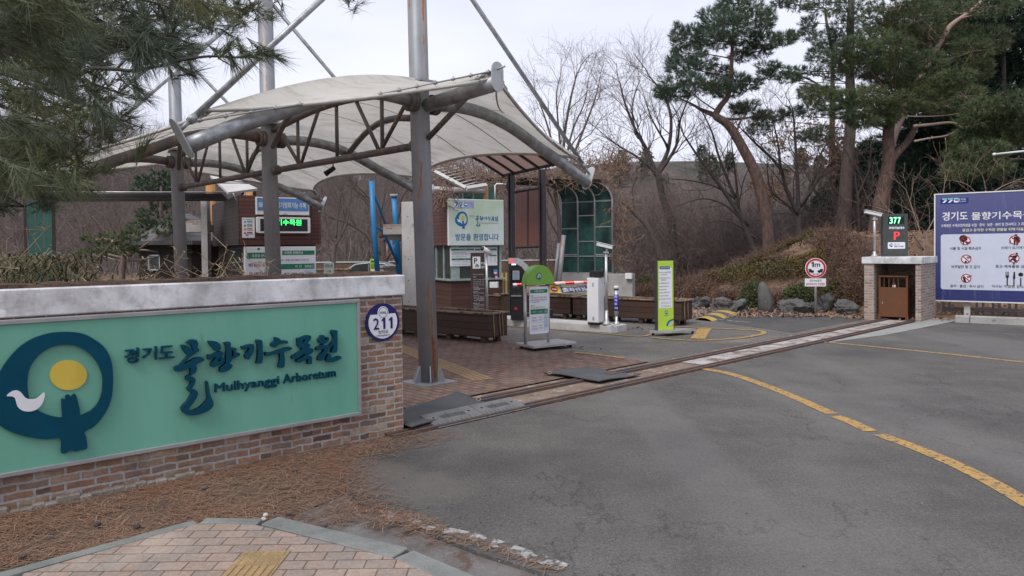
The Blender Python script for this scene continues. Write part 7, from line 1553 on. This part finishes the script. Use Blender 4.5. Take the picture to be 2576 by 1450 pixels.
# ---- shrubs on the bank
def onbank(px, py):
    r = ray(px, py); r = r/r.y; t = 12.
    while t < 40:
        q = CAM+r*t
        if q.z < mound_h(q.x, q.y)-.03: return Vector((q.x, q.y, mound_h(q.x, q.y)-.03))
        t += .05
    q = CAM+r*22; return Vector((q.x, q.y, mound_h(q.x, q.y)-.03))
def shrub(name, label, cat, px, py, rx, rz, m, n, ll, group, seed, d=None, ry=None, tw=0):
    rng = np.random.default_rng(seed)
    if d is None: c = onbank(px, py)
    else: c = P(px, py, d); c.z = -.03+mound_h(c.x, c.y)
    root = empty(name, label, cat, c, 0, group); ry = ry or rx
    u = unitv(rng.normal(size=(n, 3))); u[:, 2] = np.abs(u[:, 2]); r = (.45+.55*rng.random((n, 1))**.7)*(1+.2*np.sin(u[:, :1]*7+seed)*np.cos(u[:, 1:2]*6))
    p = u*r*np.array([rx, ry, rz]); p[:, 2] += .0; V, F = tri_spray(p, unitv(u+rng.normal(size=(n, 3))*.8), ll*(.6+.8*rng.random(n)), ll*.6, rng); fastmesh('leaves', V, F, m, root)
    tws = []
    for i in range(60+tw):
        e = Vector(unitv(rng.normal(size=(1, 3)))[0]); e.z = abs(e.z)+.25; e.normalize(); e = Vector((e.x*rx, e.y*ry, e.z*rz))*(.9+.35*rng.random()); mid = e*.5+Vector((0, 0, .06)); o_ = Vector((e.x*.25, e.y*.25, 0)); tws += [(o_, mid, .008, .006), (mid, e, .006, .0025)]
        for k in range(3): f = mid.lerp(e, rng.random()); tws.append((f, f+Vector(rng.normal(size=3))*.12+Vector((0, 0, .06)), .004, .002))
    V, F = twig_mesh(tws); fastmesh('stems', V, F, M_twig2, root); return root
gr = 'green bushes on the bank'
for i, (lb_, x, y, a_, h_, m) in enumerate([('dark green bush at the foot of the bank left of the lime stand', 1625, 742, .5, .62, M_hedge_g), ('round dark green bush low on the bank, left of the round road sign', 1893, 768, .42, .62, M_hedge_g), ('small green bush on the bank just left of the road sign pole', 2012, 762, .42, .48, M_hedge_g), ('dark rounded bush just right of the road sign', 2112, 768, .45, .68, M_hedge), ('dark green bush right of the lime stand, at the bank foot', 1668, 748, .4, .5, M_hedge)]): shrub('green_bush', lb_, 'bush', x, y, a_, h_, m, 3000, .06, gr, 200+i)
br = 'brown shrubs on the bank'
bz_ = [(1600, 700, .7, .55), (1625, 672, .8, .5), (1665, 690, .7, .5), (1695, 720, .55, .45), (1720, 745, .5, .5), (1760, 750, .6, .5), (1700, 660, .9, .5), (1745, 640, .9, .5), (1790, 618, .9, .45), (1840, 604, .9, .4), (1900, 596, .9, .4), (1960, 592, .9, .4), (2020, 596, .9, .4), (2070, 605, .8, .5), (2105, 625, .8, .55), (2130, 650, .7, .6), (2150, 680, .6, .7), (2160, 715, .5, .8), (2165, 750, .45, .9), (2110, 700, .5, .4), (1830, 760, .6, .3), (1955, 764, .55, .28), (1880, 662, .45, .05), (1960, 652, .45, .05), (2070, 745, .4, .4), (2140, 770, .4, .6)]
adj = ['low', 'spreading', 'twiggy', 'russet', 'dense', 'thin', 'rounded', 'leafy', 'bare-topped', 'tangled']
def where(x, y):
    a = 'beside the green arbour wall' if x < 1640 else 'behind the lime stand' if x < 1740 else 'left of the hedge ring' if x < 1780 else 'between the hedge ring and the gate pier' if x > 2095 else ('inside the hedge ring' if 635 < y < 705 else 'behind the hedge ring' if y < 635 else 'below the hedge ring by the rocks')
    return a
seen_ = {}
for i, (x, y, a_, h_) in enumerate(bz_):
    w_ = where(x, y); k = seen_.get(w_, 0); seen_[w_] = k+1; ordn = ['first', 'second', 'third', 'fourth', 'fifth', 'sixth', 'seventh', 'eighth', 'ninth'][min(k, 8)]
    shrub('brown_shrub', '%s brown shrub %s, %s from the left' % (adj[i % 10], w_, ordn), 'shrub', x, y, a_, h_, M_azalea, 2600, .042, br, 230+i, tw=60, d=(22.6 if y < 607 and 1780 < x < 2080 else None))
# clipped hedge ring lying on the bank like a wreath
def hedge_ring():
    rng = np.random.default_rng(77); ring = smooth_pts([(1795, 650), (1830, 618), (1890, 602), (1960, 598), (2030, 604), (2078, 625), (2086, 655), (2060, 682), (1990, 700), (1900, 712), (1830, 712), (1785, 690)], 8)
    R3 = [onbank(*p) for p in ring]; c0 = sum(R3, Vector())/len(R3); r = empty('clipped_hedge', 'long clipped hedge laid in a ring across the planted bank', 'hedge', c0, 0); n = 26000; k = rng.integers(0, len(R3), n); A_ = np.array([tuple(q) for q in R3])
    t = rng.random((n, 1)); B_ = np.roll(A_, -1, 0); c = A_[k]*(1-t)+B_[k]*t; w_ = np.array([.15+.1*(p[1] > 670) for p in ring])[k]; off = rng.uniform(-1, 1, (n, 2))*w_[:, None]; c[:, :2] += off
    rr_ = np.minimum(1, np.hypot(off[:, 0], off[:, 1])/(w_*1.42)); hh = (.25+.27*(np.array([p[1] for p in ring])[k] > 670))*np.sqrt(1-rr_**2*.9)
    c[:, 2] = np.array([mound_h(x, y) for x, y in c[:, :2]])-.02+hh*rng.random(n)**.35; c -= np.array(tuple(c0)); V, F = tri_spray(c, unitv(rng.normal(size=(n, 3))+[0, 0, .5]), .035+.04*rng.random(n), .035, rng); fastmesh('hedge_leaves', V, F, M_hedge, r)
hedge_ring()
# rocks and the grey stump at the foot
rk = [('long grey rock left of the grey stump', 1830, 775, 1.0, .42), ('upright grey stump at the bank foot', 1925, 778, .3, .75), ('grey rock right of the stump', 1988, 778, .75, .4), ('flat layered rock left of the sign post', 2018, 779, .8, .3), ('big grey rock right behind the sign post', 2085, 778, .75, .62), ('low dark rock beside the gate pier', 2130, 783, .8, .35), ('small grey rock behind the planter end', 1760, 768, .7, .4)]
for i, (lb_, x, y, a_, h_) in enumerate(rk):
    c = G(x, y+6); rng = np.random.default_rng(300+i); r = empty('rock' if 'upright' not in lb_ else 'stone_stump', lb_, 'rock', (c.x, c.y, -.05), rng.random()*6, 'rocks along the bank foot')
    if 'upright' in lb_:
        b = MB(); b.tube([(0, 0, -.1), (.01, 0, .3), (.02, 0, .55), (.0, .01, .68), (.0, .0, .73)], [.2, .18, .165, .13, .05], 9)
        b.v = [(x_*(1+.16*math.sin(9*z_+7*x_)), y_*(.8+.12*math.sin(11*z_)), z_+(.06*math.sin(20*x_) if z_ > .5 else 0)) for x_, y_, z_ in b.v]; b.build('stone', M_rock, r); continue
    bm = bmesh.new(); bmesh.ops.create_icosphere(bm, subdivisions=4, radius=1)
    for v in bm.verts:
        q = v.co.copy(); f = 1+.26*math.sin(q.x*3.1+i)*math.cos(q.y*2.7+i*2)+.16*math.sin(q.z*5+i*3+q.x*4)+.07*math.sin(q.x*13+i)*math.sin(q.z*11)+.05*math.sin(q.y*19+q.z*15); q = Vector([math.copysign(abs(c_)**.7, c_) for c_ in q]); v.co = Vector((q.x*a_*.48*f, q.y*a_*.36*f, (q.z*.5+.28)*h_*f))
    me = bpy.data.meshes.new('stone'); bm.to_mesh(me); bm.free(); me.materials.append(M_rock); o = bpy.data.objects.new('stone', me); COL.objects.link(o); o.parent = r

# ---- dry vines over the arbour and slatted roof
def vines():
    rng = np.random.default_rng(9); tw = []
    def strand(p, n, st, g):
        d = Vector(rng.normal(size=3)).normalized()
        for i in range(n):
            d = (d+Vector(rng.normal(size=3))*.55+Vector((0, 0, g))).normalized(); q = p+d*st; tw.append((p, q, .009, .008)); p = q
    for i in range(280):
        t = rng.random(); p = P(1290+250*t, 440+8*t+rng.normal()*4, 19.5+1.8*rng.random()+1*t); strand(p, 8, .09, .02)
    for i in range(130): strand(P(1556+rng.normal()*6, 470+rng.random()*210, 21.4+rng.normal()*.2), 9, .1, -.05)
    for i in range(330): t = rng.random(); strand(P(1090+190*t, 440+22*t+rng.normal()*8, 19+rng.random()*2), 8, .09, 0)
    for i in range(60): strand(P(1110+rng.normal()*14, 470+rng.random()*40, 17.6), 10, .06, -.25)
    for i in range(200): strand(P(1440+rng.random()*140, 425+rng.normal()*16, 22+rng.random()*2), 9, .11, .1)
    V, F = twig_mesh(tw); o = fastmesh('dry_vines', V, F, M_vine); tag(o, 'tangle of dry brown vines over the arbour and slatted roof', 'vines', kind='stuff')
vines()

# ---- bamboo and reeds behind the wall
def strips(n, base, h, rng, wid, bend, seg=3, lean=.35):
    """bent leaf strips from base points"""
    a = rng.random(n)*6.283; dx = np.stack([np.cos(a), np.sin(a), np.zeros(n)], 1); sd = np.stack([-np.sin(a), np.cos(a), np.zeros(n)], 1); Vs = np.empty((n, 2*(seg+1), 3))
    for k in range(seg+1):
        t = k/seg; c = base+dx*(h*lean*t+h*bend*t*t)[:, None]; c[:, 2] += h*(t*(1-lean*.4)-bend*.8*t*t); w_ = wid*(1-t)**.7+.0008 if np.isscalar(wid) else wid*(1-t)**.7
        Vs[:, 2*k] = c-sd*w_/2; Vs[:, 2*k+1] = c+sd*w_/2
    F = np.array([[2*k, 2*k+1, 2*k+3, 2*k+2] for k in range(seg)])[None]+np.arange(n)[:, None, None]*(2*seg+2); return Vs.reshape(-1, 3), F.reshape(-1, 4)
def wallbed():
    rng = np.random.default_rng(21); Mw = FRAMES[wall.name]; A0 = np.array(Mw.to_3x3()); T0 = np.array(Mw.translation)
    def bed(n, xlo, xhi, ylo, yhi, zlo, zhi): return np.stack([rng.uniform(xlo, xhi, n), rng.uniform(ylo, yhi, n), rng.uniform(zlo, zhi, n)], 1)@A0.T+T0
    parts = [strips(15000, bed(15000, -6, -2.15, .5, 2.6, .95, 1.56), rng.uniform(.1, .24, 15000), rng, .012, .7), strips(2600, bed(2600, -2.2, -1.35, .5, 2.2, .85, 1.32), rng.uniform(.1, .2, 2600), rng, .014, .7)]
    V, F = join(parts); o = fastmesh('bamboo_leaves', V, F, M_bamboo_g); tag(o, 'low dwarf bamboo leaves behind the brick wall', 'bamboo', kind='stuff')
    b = MB(); b.box(-7.6, -1.2, .37, 3., 0, 1.05); b.v = [tuple(Mw @ Vector(q)) for q in b.v]; o = b.build('raised_bed', M_soil); o['kind'] = 'structure'
    tw = []; LP, LD = [], []
    for i in range(125):
        x = rng.uniform(-6, -1.0) if i > 34 else rng.uniform(-2.2, -.55); y = rng.uniform(.45, 1.6); h = rng.uniform(.35, .8) if x < -2.2 else rng.uniform(.15, .58); p = Mw @ Vector((x, y, 1.02)); ln = Vector(rng.normal(size=3))*.1
        q = p+Vector((ln.x, ln.y, h*.6)); e = q+Vector((ln.x*2, ln.y*2, h*.5)); tw += [(p, q, .004, .0035), (q, e, .0035, .002)]
        for k in range(3):
            s = q.lerp(e, rng.random()); LP.append(tuple(s)); f = s+Vector(rng.normal(size=3))*.07; tw.append((s, f, .002, .0015)); LP.append(tuple(f))
    V, F = twig_mesh(tw); LPa = np.array(LP); V2, F2 = strips(len(LPa), LPa, rng.uniform(.06, .15, len(LPa)), rng, .011, .8, lean=.6)
    o = fastmesh('dry_reeds', V, F, M_reed); tag(o, 'tall dry reed stalks behind the brick wall', 'reeds', kind='stuff')
    o = fastmesh('dry_reed_leaves', V2, F2, M_reed); tag(o, 'pale dry reed leaves behind the brick wall', 'reeds', kind='stuff')
wallbed()

# ---- litter: pine needles, fallen leaves, cones
def in_poly(x, y, poly):
    c = False; j = len(poly)-1
    for i in range(len(poly)):
        if (poly[i][1] > y) != (poly[j][1] > y) and x < (poly[j][0]-poly[i][0])*(y-poly[i][1])/(poly[j][1]-poly[i][1]+1e-9)+poly[i][0]: c = not c
        j = i
    return c
def litter():
    rng = np.random.default_rng(33); zone = [(q.x, q.y) for q in (G(-400, 1520), G(500, 1325), G(650, 1322), G(860, 1330), G(930, 1290), G(880, 1240), G(875, 1170), G(960, 1120), G(1060, 1082), G(1012, 1076), G(0, 1295), G(-400, 1390))]
    xs = [p[0] for p in zone]; ys = [p[1] for p in zone]; C = []
    cl = rng.uniform([min(xs), min(ys)], [max(xs), max(ys)], (260, 2))
    while len(C) < 13500:
        k = cl[rng.integers(0, 260)]; p = k+rng.normal(size=2)*.11 if rng.random() < .82 else rng.uniform([min(xs), min(ys)], [max(xs), max(ys)])
        dens = .55+.45*math.sin(p[0]*3.7+1)*math.sin(p[1]*4.9)+.25*math.sin(p[0]*9+p[1]*7)
        if p[0] > -1.35 and rng.random() > .45: continue
        if rng.random() > dens+.25: continue
        if in_poly(p[0], p[1], zone): C.append((p[0], p[1], -.012+rng.random()*.022))
    extra = []
    for (x0, y0, x1, y1, w_, n) in ((960, 1300, 1150, 1370, .05, 200), (870, 1170, 930, 1290, .1, 700), (930, 1290, 1050, 1330, .08, 350), (1013, 1085, 880, 1160, .1, 500), (1000, 1290, 1400, 1440, .03, 260), (1020, 1072, 1290, 1032, .04, 300), (1290, 1030, 2100, 850, .06, 900), (900, 1150, 1100, 1100, .12, 500)):
        a, c = G(x0, y0), G(x1, y1)
        for i in range(n): t = rng.random(); q = a.lerp(c, t); extra.append((q.x+rng.normal()*w_, q.y+rng.normal()*w_, .006+rng.random()*.01))
    C = np.array(C+extra); n = len(C); a = rng.random(n)*6.283+.0; a = rng.normal(size=n)*.9+rad(10); d = np.stack([np.cos(a), np.sin(a), rng.normal(size=n)*.12], 1); sd = np.stack([-np.sin(a), np.cos(a), np.zeros(n)], 1); L = rng.uniform(.03, .1, n)[:, None]; w_ = .0011+.0006*rng.random((n, 1))
    V = np.stack([C-d*L/2-sd*w_, C-d*L/2+sd*w_, C+d*L/2+sd*w_, C+d*L/2-sd*w_], 1).reshape(-1, 3); V[:, 2] = np.maximum(V[:, 2], -.012); o = fastmesh('pine_needle_litter', V, np.arange(n*4).reshape(-1, 4), M_litter); tag(o, 'fallen rust-brown pine needles at the foot of the brick wall', 'needles', kind='stuff')
    C = []
    for (x0, y0, x1, y1, w_, n_) in ((1680, 788, 2180, 800, .2, 380), (2180, 800, 2576, 812, .16, 260), (1400, 806, 1700, 845, .3, 60), (1280, 860, 1560, 905, .5, 20)):
        a_, c_ = G(x0, y0), G(x1, y1)
        for i in range(n_): q = a_.lerp(c_, rng.random()); C.append((q.x+rng.normal()*w_*.5, q.y+rng.normal()*w_, 0))
    for i in range(9000): x = rng.uniform(3, 14); y = rng.uniform(16, 24); C.append((x, y, 0))
    C = np.array(C); C[:, 2] = [mound_h(x, y)+.012 for x, y in C[:, :2]]; C = C[[not (z < .03 and y > 19) for x, y, z in C]]; n = len(C)
    a = rng.random(n)*6.283; L = rng.uniform(.02, .05, n)[:, None]; d = np.stack([np.cos(a), np.sin(a), rng.normal(size=n)*.5], 1); sd = np.stack([-np.sin(a), np.cos(a), rng.normal(size=n)*.3], 1)
    V = np.stack([C-d*L, C+sd*L*.6, C+d*L, C-sd*L*.6], 1); V[:, :, 2] += .012; o = fastmesh('fallen_leaves', V.reshape(-1, 3), np.arange(n*4).reshape(-1, 4), M_dryleaf); tag(o, 'dry fallen leaves along the planted bank and road edge', 'leaves', kind='stuff')
litter()
def grit():
    rng = np.random.default_rng(55); c = []
    for i in range(420): q = G(rng.uniform(700, 2576), rng.uniform(1000, 1450)); c.append((q.x, q.y, .003))
    for i in range(500): t = rng.random(); q = G(900+500*t, 1200+220*t); c.append((q.x+rng.normal()*.2, q.y+rng.normal()*.2, .003))
    c = np.array(c); n = len(c); s_ = (rng.random((n, 1))**3*.006+.002); a = rng.random(n)*6.28; d = np.stack([np.cos(a), np.sin(a), 0*a], 1); e = np.stack([-np.sin(a), np.cos(a), 0*a], 1); up = np.array([[0, 0, 1.]])
    V = np.stack([c-d*s_, c+e*s_, c+d*s_, c-e*s_, c+up*s_*.8], 1).reshape(-1, 3); F = np.array([[0, 1, 4], [1, 2, 4], [2, 3, 4], [3, 0, 4]])[None]+np.arange(n)[:, None, None]*5
    o = fastmesh('road_grit', V, F.reshape(-1, 3), leafmat('grit', (.2, .185, .165), (.05, .045, .042))); tag(o, 'small loose stones scattered over the asphalt', 'grit', kind='stuff')
grit()
cones = [('pale pine cone beside the left sidewalk kerb', 58, 1405), ('dark pine cone in the needles below the wall, left', 245, 1325), ('dark pine cone right of the other dark cone', 345, 1330), ('small brown cone in the needle bed middle', 515, 1232), ('small grey cone in the upper needle bed', 742, 1187), ('round pebble at the tip of the sidewalk kerb', 662, 1313), ('pale pebble behind the kerb tip', 668, 1302), ('dark cone lying in the grey gutter', 1018, 1398), ('tiny cone near the gutter needles', 815, 1328), ('small cone right of the needle bed', 725, 1298)]
for i, (lb_, x, y) in enumerate(cones):
    c = G(x, y); peb = 'pebble' in lb_; r = empty('pebble' if peb else 'pine_cone', lb_, 'pebble' if peb else 'pine cone', (c.x, c.y, .004), i*1.3, 'cones and pebbles in the litter'); rng = np.random.default_rng(400+i)
    bm = bmesh.new(); bmesh.ops.create_icosphere(bm, subdivisions=2, radius=.016)
    for v in bm.verts: v.co *= (1 if peb else 1+.35*rng.random()); v.co.x *= 1.25; v.co.z = v.co.z*.8+.01
    me = bpy.data.meshes.new('body'); bm.to_mesh(me); bm.free(); me.materials.append(M_conc_l if peb else (M_bark_d if 'dark' in lb_ else M_bark_b)); o = bpy.data.objects.new('body', me); COL.objects.link(o); o.parent = r

# ---- the pine overhanging the upper left
def near_pine():
    rng = np.random.default_rng(88); random.seed(88)
    root = empty('near_pine_tree', 'long-needled pine whose boughs hang over the upper left corner', 'pine tree', (-5.4, 3.2, 0), 0); off = Vector((-5.4, 3.2, 0)); b = MB()
    limb(b, [Vector((0, 0, -.1)), Vector((.1, 0, 2)), Vector((0, .1, 5.5))], .17, .1, 12)
    PP, DD, PF, DF = [], [], [], []
    # far, finer boughs: pixel centre, radii
    far = [(50, 60, 120, 90), (160, 40, 110, 80), (120, 140, 130, 70), (60, 200, 110, 60), (200, 190, 90, 55), (270, 60, 90, 60), (330, 120, 80, 30), (370, 40, 80, 50), (430, 90, 60, 40), (455, 35, 70, 40), (530, 30, 60, 34), (590, 20, 50, 30), (640, 15, 40, 22), (560, 75, 30, 20), (60, 290, 110, 50), (160, 270, 90, 34), (240, 275, 60, 34), (300, 235, 30, 24), (50, 370, 90, 50), (130, 360, 80, 40), (210, 350, 60, 26), (250, 330, 50, 20), (300, 300, 40, 16), (120, 425, 100, 34), (210, 415, 60, 20), (60, 470, 90, 34), (150, 475, 60, 20), (330, 110, 60, 30), (440, 130, 50, 18), (380, 105, 60, 24), (60, 520, 80, 22), (700, 5, 20, 12), (890, 2, 24, 10), (20, 420, 50, 60), (400, 10, 100, 30), (260, 130, 60, 26)]
    for x, y, rx, ry in far:
        d = random.uniform(4.6, 6.2); c = P(x, y, d)-off; s = d/1800; n = int(rx*ry*.0135)+4; p, u = blob_pts(c, rx*s, ry*s, n, rng, ry=.45); PP.append(p); DD.append(unitv(u*.6+[.25, 0, .1]+rng.normal(size=(n, 3))*.35))
        hub = Vector((.05, 0, 3.2+.3*random.random())); 
        if x < 420 and rng.random() < .7: limb(b, [hub, hub.lerp(c, .5)+Vector((0, 0, .12)), c], .03, .008, 6)
        for q in p[::7]: limb(b, [c, Vector(q)], .007, .003, 4, 2)
    # nearer long hanging needles along the left top
    near = [(-40, 30, 120, 60), (60, 10, 80, 40), (180, 10, 60, 30), (520, -10, 60, 24), (440, -14, 60, 24), (60, 130, 60, 40), (30, 200, 60, 40), (140, 100, 60, 40), (40, 330, 50, 40), (20, 430, 50, 40), (120, 455, 50, 20)]
    for x, y, rx, ry in near:
        d = random.uniform(2.6, 3.6); c = P(x, y, d)-off; s = d/1800; n = int(rx*ry*.01)+5; p, u = blob_pts(c, rx*s, ry*s, n, rng, ry=.3); PF.append(p); DF.append(unitv([.35, 0, -.35]+rng.normal(size=(n, 3))*.3))
    # the traced outer twigs, with their own tufts
    f_ = lambda X, Y: (X*.26127, Y*.26127)
    tws = [([(880, 660), (1110, 668), (1260, 685), (1420, 660), (1600, 620), (1780, 575), (1960, 548), (2120, 545), (2300, 555), (2460, 535), (2640, 540)], .012, 3.9), ([(1125, 665), (1220, 560), (1280, 480), (1360, 450)], .008, 3.9), ([(1125, 700), (1200, 800), (1300, 870), (1400, 905)], .006, 3.85), ([(1640, 620), (1740, 670), (1850, 715)], .005, 3.8), ([(2150, 530), (2200, 450), (2240, 400)], .004, 3.8), ([(600, 840), (650, 900), (700, 950)], .006, 4.0), ([(180, 850), (420, 860), (600, 845), (820, 820)], .01, 4.0), ([(1240, 700), (1280, 780)], .004, 3.85), ([(2100, 560), (2200, 620), (2240, 650)], .005, 3.8)]
    for pts, r_, d in tws: limb(b, [P(*f_(x, y), d)-off for x, y in pts], r_, r_*.4, 6)
    tf = [(1310, 600, -.2, -1), (1320, 640, .1, -1), (1240, 560, -.8, .2), (1350, 470, .4, -.6), (1320, 440, -.5, -.8), (1420, 640, .3, -.9), (1320, 700, .2, -1), (1400, 720, .4, -.9), (1470, 650, .4, -.8), (1230, 560, -.7, -.3), (1550, 600, .5, -.8), (1300, 870, .5, -.9), (1400, 905, .8, -.6), (1340, 890, .4, -1), (1700, 480, .6, .3), (1750, 470, .8, .2), (1850, 440, .9, .1), (1700, 540, .6, -.3), (1650, 740, .2, -1), (1860, 715, .9, -.35), (1850, 720, .3, -1), (1870, 700, .9, .25), (1800, 690, .7, -.5), (2240, 400, .6, .8), (2190, 460, .8, .4), (2150, 540, .7, -.5), (2240, 650, .2, -1), (2280, 640, .5, -.9), (2400, 560, .6, -.8), (2460, 545, .9, -.4), (2560, 545, .7, -.7), (2640, 540, 1, -.25), (2600, 520, 1, .1), (2500, 520, .9, .2), (2350, 560, .3, -1), (2680, 560, .8, -.6), (700, 950, .8, -.4), (640, 880, .3, -1), (560, 850, 0, -1), (1340, 360, .7, -.3), (1480, 330, .9, -.1), (1450, 380, .6, -.7), (1000, 1160, .4, -1), (930, 1150, .0, -1), (1080, 1150, .7, -.7), (560, 760, .2, -1), (1360, 1400, .3, 1), (1430, 1370, .6, .8), (950, 380, .9, .1), (1080, 350, .9, .1), (980, 420, .8, -.5)]
    P3, D3 = [], []
    for X, Y, dx, dz in tf:
        d = 3.85+random.uniform(-.12, .12); c = P(*f_(X, Y), d)-off
        for k in range(3): P3.append(tuple(c+Vector((dx, 0, dz))*(-.025*k))); D3.append((dx, random.uniform(-.4, .4), dz))
    b.build('branches', M_bark_d, root)
    V1, F1 = tufts(np.concatenate(PP), np.concatenate(DD), 24, .16, .4, .0046, rng, .05); V2, F2 = tufts(np.concatenate(PF), np.concatenate(DF), 26, .17, .28, .0028, rng, .1); V3, F3 = tufts(np.array(P3), unitv(np.array(D3)), 17, .155, .26, .0036, rng, .0)
    V, F = join([(V1, F1), (V2, F2), (V3, F3)]); fastmesh('needles', V, F, M_need4, root)
near_pine()
